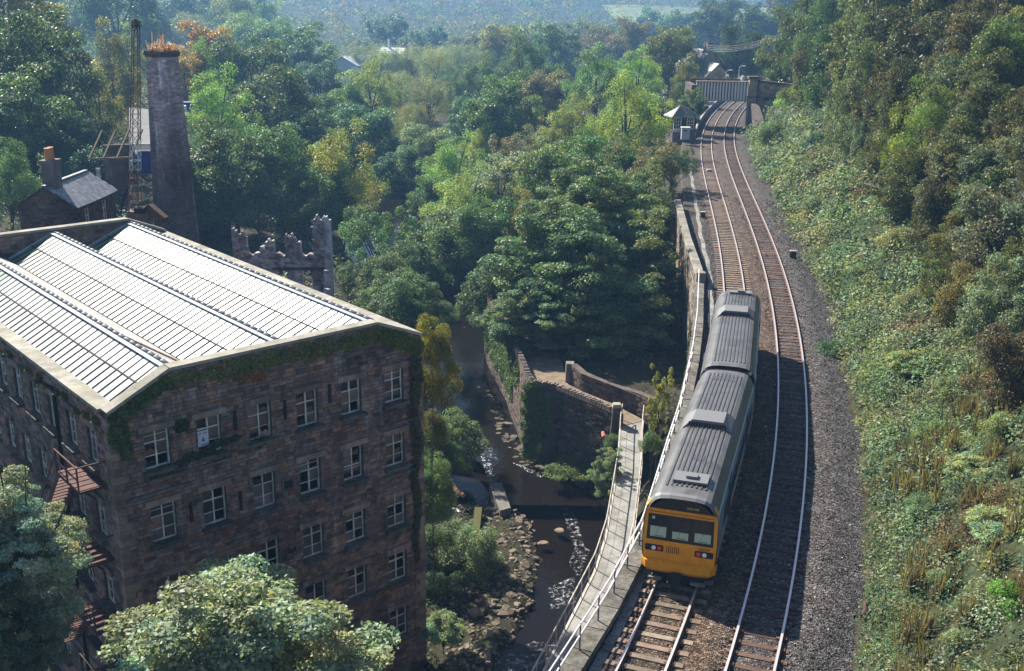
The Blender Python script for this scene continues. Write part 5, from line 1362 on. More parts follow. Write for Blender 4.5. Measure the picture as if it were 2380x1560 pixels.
mb.build('hip_tiles', M['slate'], sb, color=(1.1, 1.1, .95)); MB().tube([(1.1, .2, 4.5), (1.1, .2, 5.1)], .1, 8).build('flue', M['lead'], sb)
P = at(1592, 324, 160.5)
rc = thing('relay_cabinet', 'pale grey metal cabinet with a white lid in front of the signal box', 'cabinet', (P[0], P[1], P[2]))
MB().box((0, 0, .85), (1.2, .7, 1.7)).build('cabinet_body', M['lead'], rc, color=(1.3, 1.3, 1.3)); MB().box((0, 0, 1.74), (1.35, .85, .12)).build('lid', M['white'], rc); MB().box((-.1, -.36, 1.3), (.55, .02, .22)).build('door_label', M['sideblue'], rc, color=(1.5, 1.5, 1.5))
# ------------------------------------------------------------------ foliage
def leaf_quads(P, N, size, r, asp=.62, fold=0.0):
    """P centres (n,3), N normals (n,3), size (n,) -> verts, faces"""
    n = len(P); N = N / np.maximum(np.linalg.norm(N, axis=1, keepdims=True), 1e-6)
    T = r.normal(size=(n, 3)); T -= (T * N).sum(1, keepdims=True) * N; T /= np.maximum(np.linalg.norm(T, axis=1, keepdims=True), 1e-6)
    B = np.cross(N, T); s = np.asarray(size)[:, None] * .5
    V = np.stack([P - T * s, P + B * s * asp - T * s * .15, P + T * s, P - B * s * asp - T * s * .15], 1).reshape(-1, 3)
    return V, np.arange(4 * n).reshape(n, 4)
def unit(v): return v / np.maximum(np.linalg.norm(v, axis=1, keepdims=True), 1e-6)

def crown(name, seed, npuff, pr, nleaf, leaf, shape=(1, 1, .85), low=-.55, elong=1.0, spread=(.50, .92), hue=.09, puffvar=.28, asp=.62, flat=1.0):
    r = np.random.default_rng(seed)
    D = []
    while len(D) < npuff:
        d = unit(r.normal(size=(1, 3)))[0]
        if d[2] > low: D.append(d)
    D = np.array(D); lob = 1 + .16 * np.sin(3 * np.arctan2(D[:, 1], D[:, 0]) + seed) + .12 * np.sin(2 * D[:, 2] * 3 + seed * 1.7)
    C = D * np.array(shape) * (r.uniform(*spread, npuff) * lob)[:, None]
    R = r.uniform(*pr, npuff)
    w = R ** 2; w /= w.sum(); k = r.choice(npuff, nleaf, p=w)
    d = unit(r.normal(size=(nleaf, 3)) + .55 * D[k] + np.array([0, 0, .25])); rad_ = R[k] * (.30 + .80 * r.random(nleaf) ** .65)
    P = C[k] + d * rad_[:, None] * np.array([1, 1, elong * flat])
    if elong > 1.2: P[:, 2] += 0
    N = .45 * d + .65 * np.array([0, 0, 1]) + .62 * r.normal(size=(nleaf, 3))
    V, F = leaf_quads(P, N, leaf * r.uniform(.6, 1.35, nleaf), r, asp)
    pv = r.uniform(1 - puffvar, 1 + puffvar, npuff)[k] * r.uniform(.72, 1.3, nleaf); hu = (r.normal(0, hue, npuff)[k] + r.normal(0, hue * .7, nleaf))
    col = np.stack([pv * (1 + hu * 1.3), pv, pv * (1 - hu)], 1).clip(.1, 3)
    me = mesh_np(name, V, F, M['leaf'], col)
    # trunk and limbs
    mb = MB(); rr_ = random.Random(seed); top = .25 * shape[2]
    lean = (rr_.uniform(-.08, .08), rr_.uniform(-.08, .08))
    mb.tube([(lean[0], lean[1], -2.9), (lean[0] * .8, lean[1] * .8, -1.2), (0, 0, -.5), (.02, .02, top)], [.06, .05, .038, .015], 7)
    for q in sorted(range(npuff), key=lambda i: -R[i])[:13]:
        c = C[q]; z0 = -.85 + .8 * rr_.random(); m_ = (c[0] * .45, c[1] * .45, (z0 + c[2]) / 2 - .02)
        mb.tube([(0, 0, z0), m_, tuple(c * .96)], [.026, .017, .006], 5, cap=False)
    tm = mb.mesh('trunk', M['bark'], True)
    return me, tm
PROTO = {
    'syc': crown('crown', 1, 120, (.15, .30), 30000, .052, (1, 1, .98), low=-.85, flat=.55),
    'syc2': crown('crown', 2, 110, (.16, .32), 29000, .052, (1, .95, 1.08), low=-.9, flat=.6),
    'dome': crown('crown', 3, 48, (.26, .40), 22000, .052, (1, 1, .9), low=-.8, spread=(.45, .8)),
    'ash': crown('crown', 4, 96, (.12, .23), 21000, .044, (1, 1, 1.0), low=-.8, spread=(.4, .98), asp=.45),
    'tall': crown('crown', 5, 90, (.14, .27), 21000, .046, (.78, .78, 1.35), low=-.95, spread=(.35, .95)),
    'willow': crown('crown', 6, 85, (.13, .24), 20000, .046, (1, 1, .8), elong=1.7, spread=(.4, .9), asp=.32),
    'open': crown('crown', 7, 52, (.12, .22), 11000, .048, (1, 1, .95), low=-.6, spread=(.45, 1.0)),
    'nsyc': crown('crown', 8, 230, (.10, .22), 84000, .040, (1, 1, .84), low=-.8, spread=(.45, 1.0), flat=.42),
    'nsyc2': crown('crown', 9, 180, (.11, .24), 50000, .046, (.9, .9, 1.2), low=-.85, spread=(.4, 1.0), flat=.45),
    'far': crown('crown', 10, 34, (.24, .40), 5200, .105, (1, 1, .85), low=-.8),
    'far2': crown('crown', 11, 48, (.17, .30), 5600, .10, (1, 1, .9), low=-.7),
    'bush': crown('crown', 12, 40, (.22, .38), 9000, .075, (1, 1, .75), low=-.25),
    'fern': crown('crown', 13, 70, (.14, .26), 9000, .15, (1, 1, .7), low=-.1, asp=.2, flat=.45),
    'sparse': crown('crown', 14, 46, (.09, .17), 5200, .07, (.8, .8, 1.3), low=-.9, spread=(.3, 1.0)),
}
LB = 2.45
COLR = dict(dk=(.042, .066, .032), md=(.046, .084, .032), lg=(.092, .155, .040), yl=(.125, .14, .032), ol=(.088, .090, .030), br=(.080, .076, .040),
            ora=(.17, .095, .018), gr=(.095, .115, .070), bg=(.036, .076, .054), sv=(.10, .125, .088), yg=(.115, .155, .034), rust=(.13, .06, .03), tan=(.2, .15, .07))
seen_labels = {}
def tree(px, py, rp, proto, col, label, sz=1.0, lb=None, k=1.9, Y=None, name=None, cat='tree', group=None, rv=1.0):
    me, tm = PROTO[proto]
    if Y is None:
        Y = 24.0; hit = None
        while Y < 1100:
            P = at(px, py, Y); R = rp * depth(P) / FPX
            if P[2] - k * R * sz - g1(P[0], P[1]) <= 0: break
            Y *= 1.012
    P = at(px, py, Y); R = rp * depth(P) / FPX; g = min(g1(P[0], P[1]), P[2] - .4 * R)
    nm = name or {'willow': 'willow_tree', 'ash': 'ash_tree', 'syc': 'sycamore_tree', 'syc2': 'sycamore_tree', 'nsyc': 'sycamore_tree', 'nsyc2': 'sycamore_tree'}.get(proto, 'broadleaf_tree')
    t = thing(nm, label, cat, (P[0], P[1], g), random.uniform(0, 6.28), group)
    v = random.uniform(.9, 1.1); c = COLR[col] if isinstance(col, str) else col
    c = tuple(x * v * (lb or LB) * w_ * random.uniform(.95, 1.05) for x, w_ in zip(c, (.98, 1.0, .84)))
    o = link('crown', me, t, (0, 0, P[2] - g), c); o.scale = (R, R, R * sz * rv)
    kk = (P[2] - g) / max(R * sz * 2.4, .01)
    o = link('trunk', tm, t, (0, 0, P[2] - g)); th = .2 if 'autumn' in label else .45 if cat == 'shrub' else 1.0; o.scale = (R * th, R * th, R * sz * max(1.0, kk))
    return t, P, R

VG = 'trees in the wooded river valley'; LG = 'trees on the hillside left of the mill'; BG = 'trees on the railway cutting side'; FG = 'trees beyond the station'
T = [
 # ---- hillside on the left
 (20, 60, 120, 'syc', 'ol', 'big olive tree filling the top left corner of the view', LG, 1.1),
 (95, 190, 110, 'syc2', 'dk', 'very dark broad tree left of the slender brownish trees', LG, 1.2),
 (20, 290, 110, 'syc', 'dk', 'dark tree at the left edge above the bright green one', LG, 1.0),
 (20, 430, 72, 'ash', 'md', 'bright green tree at the left edge beside the cottage gable', LG, 1.2),
 (185, 62, 62, 'dome', 'gr', 'rounded grey green tree in the gap above the slender brownish trees', LG, 1.0),
 (120, 40, 60, 'syc2', 'md', 'green tree just right of the corner olive tree', LG, 1.0),
 (275, 50, 85, 'syc2', 'md', 'tall mid green tree behind the top of the crane mast', LG, 1.1),
 (262, 190, 62, 'tall', 'br', 'slender brownish tree close to the left of the crane mast', LG, 1.4),
 (232, 270, 58, 'tall', 'ol', 'slender olive tree over the cottage chimney', LG, 1.2),
 (300, 160, 45, 'tall', 'gr', 'narrow pale tree right behind the middle of the crane mast', LG, 1.4),
 (150, 330, 75, 'syc', 'dk', 'dark tree directly behind the cottage chimney', LG, .9),
 (225, 400, 55, 'bush', 'bg', 'dark bluish shrub tree against the right end of the cottage roof', LG, 1.0),
 (90, 350, 60, 'syc2', 'dk', 'dark tree rising over the cottage gable', LG, 1.0),
 (345, 75, 60, 'dome', 'bg', 'dark blue green rounded tree above the chimney weeds', LG, .9),
 (415, 45, 62, 'dome', 'bg', 'dark blue green domed tree right of the one above the chimney weeds', LG, .9),
 (365, 115, 55, 'willow', 'gr', 'silver grey willow right behind the chimney top', LG, .9),
 (440, 85, 55, 'willow', 'gr', 'pale grey willow just left of the orange tree', LG, .9),
 (470, 20, 52, 'syc2', 'yg', 'yellowish green tree at the top edge above the orange one', LG, 1.0),
 (540, 35, 62, 'tall', 'yl', 'tall pale yellow green tree at the top edge behind the orange one', LG, 1.0),
 (612, 40, 50, 'tall', 'lg', 'narrow light green tree last before the blue distant hill', LG, 1.1),
 (560, 88, 52, 'dome', 'yg', 'soft yellow green tree between the orange tree and the tall pale one', LG, .9),
 (500, 148, 80, 'syc', 'ora', 'orange autumn tree beside the top of the mill chimney', LG, .95),
 (430, 190, 52, 'syc2', (.13, .092, .018), 'orange yellow lower tree touching the right side of the chimney', LG, 1.2),
 (476, 185, 45, 'ash', 'lg', 'pale green feathery tree in front of the orange autumn tree', LG, 1.5),
 (505, 285, 82, 'ash', 'lg', 'big light green feathery tree right of the chimney shaft', LG, 1.15),
 (470, 370, 60, 'ash', 'md', 'green feathery tree low against the chimney shaft', LG, 1.2),
 (585, 185, 82, 'syc2', 'dk', 'dark green round tree right behind the pale feathery one', VG, 1.0),
 (600, 120, 50, 'syc', 'md', 'mid green tree right of the orange autumn tree', VG, 1.0),
 (690, 140, 72, 'syc', 'md', 'mid green tree left of the far grey shed', VG, .95),
 (640, 95, 46, 'syc2', 'lg', 'light green tree below the blue hill at the left end of the valley', VG, .95),
 (745, 215, 60, 'syc2', 'bg', 'bluish green tree below the far grey shed', VG, 1.0),
 (650, 260, 80, 'syc', 'dk', 'dark tree right of the big light green feathery one', VG, 1.1),
 (540, 410, 95, 'syc', 'dk', 'large dark tree between chimney foot and ruin', VG, 1.1),
 (640, 400, 85, 'syc2', 'md', 'dark mid green tree standing behind the ruin left end', VG, 1.1),
 (700, 330, 60, 'syc', 'md', 'green tree tucked left of the yellow topped one', VG, 1.0),
 (480, 470, 60, 'syc2', 'dk', 'dark low tree right beside the chimney base', VG, 1.0),
 (600, 490, 60, 'bush', 'dk', 'dark shrubby tree just behind the ruin left pier', VG, 1.0),
 (790, 425, 92, 'ash', 'yl', 'yellow topped feathery tree above the ruin tower', VG, 1.1),
 (740, 470, 70, 'syc2', 'md', 'green tree behind the ruin, under the yellow topped one', VG, 1.0),
 (862, 228, 72, 'ash', 'yg', 'bright light green domed tree alone in the pale willow area', VG, 1.0),
 (800, 265, 60, 'syc', 'md', 'mid green tree left of the bright domed one', VG, 1.0),
 (845, 335, 75, 'syc2', 'bg', 'bluish dark tree below the bright domed one', VG, 1.0),
 (770, 330, 50, 'dome', 'md', 'small rounded green tree over the yellow topped tree', VG, 1.0),
 (905, 330, 60, 'willow', 'ol', 'thin olive willow left of the silvery dark tree', VG, 1.0),
 # ---- pale willows on the valley floor
 (845, 150, 40, 'willow', 'gr', 'leftmost pale willow under the far grey shed', VG, 1.0),
 (900, 165, 48, 'willow', 'gr', 'pale willow directly below the tiny far white building', VG, 1.0),
 (960, 160, 50, 'willow', (.125, .14, .08), 'pale cream green willow in the middle of the valley', VG, 1.0),
 (1020, 165, 50, 'willow', (.125, .135, .075), 'pale willow right of the cream green one', VG, 1.0),
 (1075, 150, 42, 'willow', 'gr', 'rightmost pale willow before the green trees', VG, 1.0),
 (930, 225, 52, 'willow', 'gr', 'grey willow right of the bright domed tree', VG, 1.0),
 (1000, 240, 55, 'willow', (.11, .12, .07), 'thin grey willow in the centre below the pale ones', VG, 1.0),
 (960, 290, 45, 'willow', 'ol', 'olive grey willow over the silvery dark tree', VG, 1.0),
 (1045, 215, 45, 'ash', 'bg', 'bluish green tree right of the grey willows', VG, 1.0),
 (905, 72, 46, 'far', 'bg', 'big rounded pale blue green tree alone below the far hill wood', VG, .8),
 (1000, 95, 42, 'far', 'bg', 'round bluish tree right of the big pale blue green one', VG, .8),
 (950, 100, 28, 'far2', 'gr', 'small grey tree beside the tiny white building', VG, .8),
 (1060, 100, 26, 'far2', 'ol', 'small olive tree at the foot of the far hill', VG, .8),
 (840, 110, 26, 'far2', 'gr', 'small grey green tree at the end of the far grey shed', VG, .8),
 (1110, 110, 40, 'far2', 'ol', 'pale olive tree behind the ochre one', VG, .9),
 # ---- middle ridge
 (1165, 125, 55, 'syc2', (.12, .12, .045), 'ochre green tree at the left end of the middle ridge', VG, 1.0),
 (1235, 95, 45, 'far', (.11, .115, .05), 'soft ochre tree on the skyline of the middle ridge', VG, 1.0),
 (1120, 195, 52, 'ash', 'md', 'green tree left below the ochre green one', VG, 1.0),
 (1215, 165, 62, 'ash', 'md', 'tall green tree in the middle of the ridge', VG, 1.1),
 (1290, 130, 60, 'syc2', 'md', 'green skyline tree left of the brown ones', VG, 1.0),
 (1160, 265, 75, 'syc', 'md', 'large mid green tree with dark foot in the middle valley', VG, 1.05),
 (1090, 290, 52, 'syc2', 'bg', 'blue green tree left of the large mid green one', VG, 1.0),
 (1365, 90, 42, 'far', 'ol', 'olive skyline tree between green and brown trees', VG, 1.0),
 (1400, 118, 52, 'dome', 'br', 'rust brown tree on the ridge', VG, .9),
 (1478, 112, 58, 'syc', (.085, .075, .03), 'dark brown olive tree right of the rust brown one', VG, .95),
 (1560, 140, 58, 'syc2', (.075, .085, .034), 'olive dark tree right above the signal box', VG, 1.1),
 (1595, 200, 38, 'tall', 'ol', 'narrow yellowish tree between the olive tree and the bridge', VG, 1.2),
 (1610, 245, 30, 'syc', 'dk', 'dark bushy tree against the left end of the bridge', VG, 1.1),
 (1270, 235, 58, 'syc2', 'br', 'brown olive tree left of the big light green pair', VG, 1.0),
 (1385, 205, 72, 'ash', (.07, .125, .042), 'big fresh green tree below the rust brown one', VG, 1.0),
 (1480, 195, 56, 'ash', 'lg', 'light green tree right of the big fresh green one', VG, 1.1),
 (1510, 270, 50, 'syc', 'dk', 'dark tree beside the signal box roof', VG, 1.0),
 (1330, 310, 62, 'ash', 'yl', 'bright yellow green tree in the centre of the wood', VG, 1.0),
 (1455, 295, 82, 'ash', 'yg', 'big yellow green tree left of the signal box', VG, 1.1),
 (1265, 345, 60, 'open', 'ol', 'thin olive tree left of the bright yellow green one', VG, 1.0),
 (1205, 365, 60, 'open', 'br', 'thin brownish tree in the middle of the wood', VG, 1.0),
 (1120, 345, 40, 'ash', 'yl', 'small bright yellow crown left of the thin brownish tree', VG, 1.0),
 (1055, 405, 70, 'ash', 'lg', 'light green tree below the small bright yellow crown', VG, 1.0),
 (985, 370, 66, 'syc2', 'sv', 'silver leaved dark tree left of the light green one', VG, 1.0),
 (930, 400, 52, 'syc', 'bg', 'small bluish tree right of the yellow topped one', VG, 1.0),
 (1160, 445, 75, 'syc', 'sv', 'silvery green tree above the big central sycamore', VG, 1.0),
 (1080, 500, 78, 'ash', (.11, .15, .045), 'light green edged tree left of the big central sycamore', VG, 1.1),
 (1130, 560, 75, 'syc2', 'md', 'green tree against the left side of the big central sycamore', VG, 1.1),
 (1010, 470, 52, 'syc', 'md', 'green tree over the glittering river bend', VG, 1.0),
 (1075, 630, 55, 'syc', 'dk', 'dark low tree leaning over the black river', VG, 1.0),
 (1290, 420, 80, 'syc2', (.065, .09, .035), 'green tree right above the big central sycamore', VG, 1.0),
 (1390, 400, 78, 'syc', 'md', 'mid green tree behind the central sycamore crown', VG, 1.0),
 (1500, 400, 70, 'open', 'br', 'thin brown tree left of the curved parapet', VG, 1.1),
 (1560, 390, 45, 'open', 'dk', 'dark thin tree beside the fence and left track', VG, 1.2),
 (1225, 530, 55, 'ash', (.12, .115, .035), 'olive tree with browning edge left of the central sycamore', VG, 1.3),
 (1480, 500, 80, 'syc', (.05, .07, .03), 'dark green tree against the curved parapet', VG, 1.1),
 (1375, 520, 150, 'nsyc', (.070, .090, .048), 'upper half of the sycamore clump in the middle, greyish green', VG, 1.0),
 (1320, 640, 185, 'nsyc', (.066, .092, .052), 'big central sycamore hanging over the dirt path', VG, .95),
 (1470, 640, 130, 'nsyc2', (.060, .080, .040), 'dark sycamore shading the foot of the railway wall', VG, 1.0),
 (1240, 740, 105, 'nsyc', (.062, .090, .050), 'low sycamore crown drooping over the ivy wall', VG, .8),
 (1420, 770, 140, 'nsyc2', (.055, .078, .04), 'very dark low crown right of the dirt path', VG, .8),
 (880, 560, 75, 'open', 'md', 'thin tree in front of the glittering river bend', VG, 1.1),
 (915, 660, 70, 'syc2', (.042, .062, .034), 'dark greyish tree right of the ruin', VG, 1.1),
 (985, 640, 50, 'syc', 'dk', 'dark tree on the far bank of the black river', VG, 1.1),
 (830, 640, 40, 'open', 'dk', 'thin dark tree touching the ruin return wall', VG, 1.1),
 (1000, 610, 80, 'syc', (.04, .062, .032), 'dark broad tree overhanging the far end of the black river', VG, 1.0),
 (1150, 690, 70, 'syc2', (.045, .07, .036), 'dark tree spreading over the far end of the river wall', VG, 1.0),
 (1195, 800, 34, 'bush', (.05, .085, .036), 'low leafy branch clump over the river wall coping', VG, .9),
 (900, 700, 62, 'syc', (.05, .075, .04), 'dark greyish tree just above the mill right parapet', VG, 1.0),
 (1035, 560, 70, 'syc', (.05, .075, .036), 'dark tree above the hidden bend of the river', VG, 1.0),
 (1078, 600, 80, 'syc2', (.04, .06, .03), 'dark broad tree on the right bank where the river disappears', VG, 1.1),
 (955, 715, 66, 'syc2', (.042, .066, .036), 'dark tree leaning over the river right behind the mill parapet', VG, 1.0),
 (1015, 735, 40, 'ash', (.045, .066, .04), 'small dark tree hanging over the black water beyond the autumn tree', VG, 1.1),
 # ---- beyond the station
 (1520, 62, 42, 'far', 'md', 'rounded tree on the skyline left of the station wood', FG, 1.0),
 (1582, 68, 48, 'far2', 'md', 'skyline tree directly left of the tall station wood', FG, 1.0),
 (1445, 75, 30, 'far2', 'bg', 'small bluish skyline tree above the brown ones', FG, 1.0),
 (1650, 85, 52, 'syc2', (.036, .062, .034), 'tall dark tree behind the station house', FG, 1.3),
 (1712, 72, 52, 'syc', (.030, .052, .030), 'tallest dark tree of the station wood', FG, 1.3),
 (1770, 95, 50, 'syc2', (.028, .048, .030), 'dark tree at the right end of the station wood', FG, 1.4),
 (1700, 130, 45, 'tall', (.024, .040, .026), 'dark lower tree behind the platform lamps', FG, 1.3),
 (1750, 140, 40, 'tall', (.024, .038, .026), 'dark lower tree behind the far platform end', FG, 1.3),
 (1620, 120, 34, 'syc', 'dk', 'dark tree touching the station chimneys', FG, 1.2),
]
YY = {(1610, 245): 173, (1150, 690): 100, (1195, 800): 84, (900, 700): 98, (1035, 560): 135, (1000, 610): 122, (1078, 600): 128, (955, 715): 92, (1015, 735): 96, (1375, 520): 99, (1320, 640): 90, (1470, 640): 93, (1240, 740): 85, (1420, 770): 86}
for (px, py, rp, pr_, col, lab, grp, sz) in T:
    tree(px, py, rp * (1.0 if pr_ in ('far', 'far2', 'nsyc', 'nsyc2') else 1.2), pr_, col, lab, sz=sz, group=grp, k=1.12, Y=YY.get((px, py)))
R_ = [
 (1865, 55, 62, 'syc2', 'ol', 'olive tree at the left end of the cutting side, against the blue hills', 1.2),
 (1905, 95, 58, 'ash', (.068, .115, .042), 'fresh green tree second from the hill edge on the cutting side', 1.2),
 (1850, 140, 52, 'syc', (.10, .115, .04), 'yellowish layered tree hanging out over the bridge end', 1.1),
 (1960, 40, 62, 'syc', 'ol', 'dull olive tree at the top edge right of the fresh green one', 1.1),
 (1945, 175, 52, 'syc2', 'md', 'green tree above the ivy covered wing wall', 1.1),
 (2040, 110, 78, 'syc', (.085, .10, .048), 'grey olive tree in the upper middle of the cutting side', 1.1),
 (1985, 260, 48, 'tall', (.11, .13, .07), 'tall slender ivy clad tree with a bare dark trunk', 1.7),
 (2120, 40, 70, 'syc2', 'ol', 'olive brown tree at the top edge of the cutting side', 1.1),
 (2120, 170, 72, 'syc', (.07, .075, .03), 'dark olive tree with reddish branch ends', 1.0),
 (2230, 60, 78, 'syc2', (.075, .085, .03), 'broad olive tree near the top right', 1.0),
 (2330, 60, 78, 'syc', 'br', 'brown leaved tree in the top right corner', 1.0),
 (2260, 160, 72, 'syc', 'br', 'russet tree right of the dark olive one', 1.0),
 (2350, 190, 75, 'syc2', (.07, .10, .035), 'green tree at the right edge under the brown corner tree', 1.0),
 (2060, 260, 60, 'open', 'br', 'thin brownish tree right of the ivy clad trunk', 1.1),
 (2150, 330, 70, 'ash', (.125, .15, .035), 'bright green tree flecked with yellow on the cutting side', .9),
 (2210, 250, 60, 'syc2', 'sv', 'silvery purple leaved tree above the bright yellow flecked one', 1.0),
 (2300, 310, 75, 'syc', (.062, .075, .036), 'dark grey olive tree at the right of the yellow flecked one', .9),
 (2120, 440, 60, 'syc', (.075, .085, .036), 'olive tree under the yellow flecked one', .8),
 (2250, 430, 72, 'syc2', (.085, .09, .045), 'dull green tree over the bare earth patch', .8),
 (2350, 420, 70, 'syc', 'sv', 'grey leaved tree at the right edge half way up', .9),
 (2330, 560, 78, 'syc2', (.115, .13, .10), 'silver grey tree at the right edge', .9),
 (2250, 570, 60, 'syc', 'ol', 'olive scrub tree left of the silver grey one', .8),
 (2345, 720, 70, 'syc', (.12, .14, .11), 'pale silver tree at the right edge below the silver grey one', 1.0),
 (2270, 690, 52, 'syc2', (.12, .10, .04), 'browning scrub tree left of the pale silver one', .8),
 (2360, 860, 62, 'syc2', (.10, .075, .05), 'reddish scrub tree at the right edge below the silver ones', .9),
]
for (px, py, rp, pr_, col, lab, sz) in R_:
    tree(px, py, rp * 1.5, pr_, col, lab, sz=sz * 1.3, group=BG, k=.72, lb=1.45)
EX = [(1890, 190, 40, 'syc2', 'ol'), (2010, 180, 55, 'syc', 'br'), (2080, 60, 60, 'syc2', 'md'), (2180, 100, 60, 'open', 'br'), (2290, 120, 60, 'ash', 'ol'), (2370, 120, 60, 'syc', 'yl'), (2050, 350, 42, 'tall', 'ol'), (2010, 330, 40, 'open', 'sv'),
 (2110, 260, 60, 'syc', (.06, .07, .03)), (2200, 380, 55, 'open', 'br'), (2300, 230, 62, 'syc2', 'ol'), (2375, 330, 60, 'syc', 'br'), (2180, 510, 50, 'syc2', 'br'), (2290, 490, 60, 'syc', 'md'), (2370, 500, 60, 'ash', 'br'), (2200, 640, 45, 'open', 'ol'), (2375, 640, 60, 'syc', 'ol')]
EL = ['short olive tree between the hill edge and the wing wall', 'brownish tree behind the fresh green one near the hill edge', 'green tree at the top edge in the middle of the cutting side', 'bare branched brown tree near the top edge of the cutting side', 'thin feathery olive tree below the top right corner', 'yellowish tree right at the top right edge', 'slim olive tree right of the slender ivy clad trunk', 'thin silvery tree directly beside the ivy clad trunk',
 'very dark olive tree left of the bright yellow flecked one', 'bare branched brown tree over the bare earth slope', 'olive tree above the dark grey olive one at the right', 'brown tree at the right edge beside the dark grey olive one', 'russet low tree left of the dull green one on the slope', 'green tree between the grey leaved and silver grey ones', 'feathery brown tree at the right edge above the silver grey one', 'bare branched olive sapling above the browning scrub tree', 'olive tree at the right edge between the two silver ones']
for (px, py, rp, pr_, col), lab in zip(EX, EL): tree(px, py, rp * 1.4, pr_, col, lab, sz=1.45, group=BG, k=.75, lb=1.3)
B_ = [
 (1945, 822, 52, 'bush', (.030, .065, .034), 'dark green elder bush at the foot of the cutting beside the grey ballast', .7),
 (1893, 335, 26, 'bush', (.035, .065, .035), 'small dark bush on the pale ivy slope', 1.2),
 (1850, 235, 40, 'bush', (.115, .16, .035), 'yellow green creeper bush spilling over the wing wall', .9),
 (1800, 330, 45, 'bush', (.075, .11, .055), 'pale ivy mound at the foot of the abutment', 1.2),
 (1905, 480, 34, 'bush', (.09, .115, .07), 'pale bramble mound below the ivy clad trunk', .8),
 (1965, 500, 36, 'bush', 'md', 'mid green bramble bush right of the ivy clad trunk', .8),
 (2090, 560, 45, 'bush', (.11, .11, .06), 'yellowish bramble mound in the middle of the cutting slope', .8),
 (2010, 640, 40, 'bush', (.075, .105, .06), 'grey green bramble mound over the pale rocks', .7),
 (2140, 700, 48, 'bush', (.09, .10, .055), 'dull bramble mound high above the elder bush', .7),
 (2120, 850, 60, 'fern', (.12, .15, .08), 'pale bracken clump above the elder bush', .8),
 (2225, 905, 48, 'bush', (.07, .10, .05), 'green bramble mound under the reddish scrub tree', .8),
 (2180, 1010, 45, 'bush', (.085, .12, .05), 'light green nettle mound in the middle right', .8),
 (2265, 1100, 74, 'fern', (.13, .16, .09), 'pale grey green fern clump at the lower right', .8),
 (2320, 1230, 81, 'fern', (.13, .155, .10), 'large pale fern clump below the other fern clump', .8),
 (2160, 1180, 45, 'bush', (.06, .09, .055), 'blue green thistle mound left of the fern clumps', .8),
 (2080, 1090, 36, 'bush', (.085, .10, .045), 'yellowish weed mound beside the grey ballast', .7),
 (2340, 1000, 50, 'bush', (.10, .12, .06), 'pale bramble mound at the right edge above the ferns', .9),
 (2350, 1400, 55, 'bush', (.075, .15, .03), 'bright green bush in the lower right corner', .9),
 (2200, 1360, 45, 'bush', (.07, .10, .05), 'low green mound left of the bright corner bush', .7),
 (2240, 1490, 45, 'bush', (.085, .105, .05), 'low green mound at the bottom edge on the right', .7),
]
for (px, py, rp, pr_, col, lab, sz) in B_:
    tree(px, py, rp, pr_, col, lab, sz=sz, k=.35, name='fern_clump' if pr_ == 'fern' else 'bush', cat='fern' if pr_ == 'fern' else 'bush', group='bushes on the railway cutting')
# trees and shrubs in the gorge around the mill
tree(524, 1568, 335, 'nsyc', (.115, .13, .098), 'large sycamore with pale leaf highlights in its colour, in front of the mill at the bottom', sz=.78, Y=31, group='sycamores below the mill front')  # pale leaf highlights are put into the crown colour
tree(40, 1290, 160, 'nsyc', (.115, .128, .115), 'sycamore with silvery leaf shine in its colour at the lower left beside the fire escape', sz=1.3, Y=31, group='sycamores below the mill front')  # silver shine of glossy leaves painted into the crown colour
tree(20, 1500, 130, 'nsyc2', (.05, .065, .045), 'dark sycamore in the bottom left corner', sz=1.0, Y=29, group='sycamores below the mill front')
tree(1004, 850, 58, 'syc2', (.088, .078, .022), 'yellow and orange autumn tree against the mill right corner', sz=2.0, Y=50.6, rv=1.0)
SH = [
 (1002, 1010, 40, 'bush', (.06, .062, .022), 56, 'yellowing shrub on the mill corner right under the autumn tree', 1.6, 52),
 (1045, 1035, 80, 'syc2', (.05, .075, .035), 56, 'leafy green shrub right beside the mill wall over the river', 1.0, 72),
 (1005, 1140, 60, 'syc2', (.06, .09, .05), 56, 'greyish shrub hugging the mill corner lower down', 1.5, 56),
 (1085, 1310, 82, 'syc2', (.085, .115, .075), 56, 'pale leaved shrub between the mill race and the rocks', 1.2, 59),
 (1035, 1390, 62, 'syc2', (.04, .06, .038), 56, 'dark shrub left below the pale leaved one', 1.0, 56),
 (1030, 1470, 62, 'fern', (.09, .12, .09), 56, 'arching silvery plant at the foot of the mill corner', 1.0, 50),
 (1005, 1265, 46, 'bush', (.045, .07, .04), 56, 'small dark shrub against the mill wall above the race', 1.2, 57),
 (1110, 1235, 34, 'bush', (.035, .06, .035), 56, 'small dark plant beside the mossy race wall', .8, 64),
 (1412, 1105, 42, 'nsyc2', (.10, .13, .095), 56, 'pale leaved shrub hanging beside the footbridge over the river', 1.4, 61),
 (1425, 1030, 22, 'bush', (.05, .075, .04), 56, 'small shrub where the footbridge meets the dark river wall', 1.2, 67),
 (1532, 935, 42, 'sparse', (.11, .10, .032), 56, 'yellow leaved sapling between footbridge and railway wall', 1.9, 63),
 (1515, 1040, 26, 'bush', (.06, .09, .05), 56, 'green shrub under the yellow leaved sapling', 1.7, 58),
 (1320, 900, 26, 'bush', (.05, .065, .04), 56, 'small shrub on the end of the low path wall', 1.0, 79),
 (1330, 1085, 60, 'bush', (.055, .075, .022), 56, 'mossy low plants on the ledge under the dark river wall', .35, 71),
]
for px, py, rp, pr_, col, _, lab, sz, Y in SH:
    tree(px, py, rp, pr_, col, lab, sz=sz, Y=Y, name='shrub', cat='shrub', group='shrubs along the river gorge')

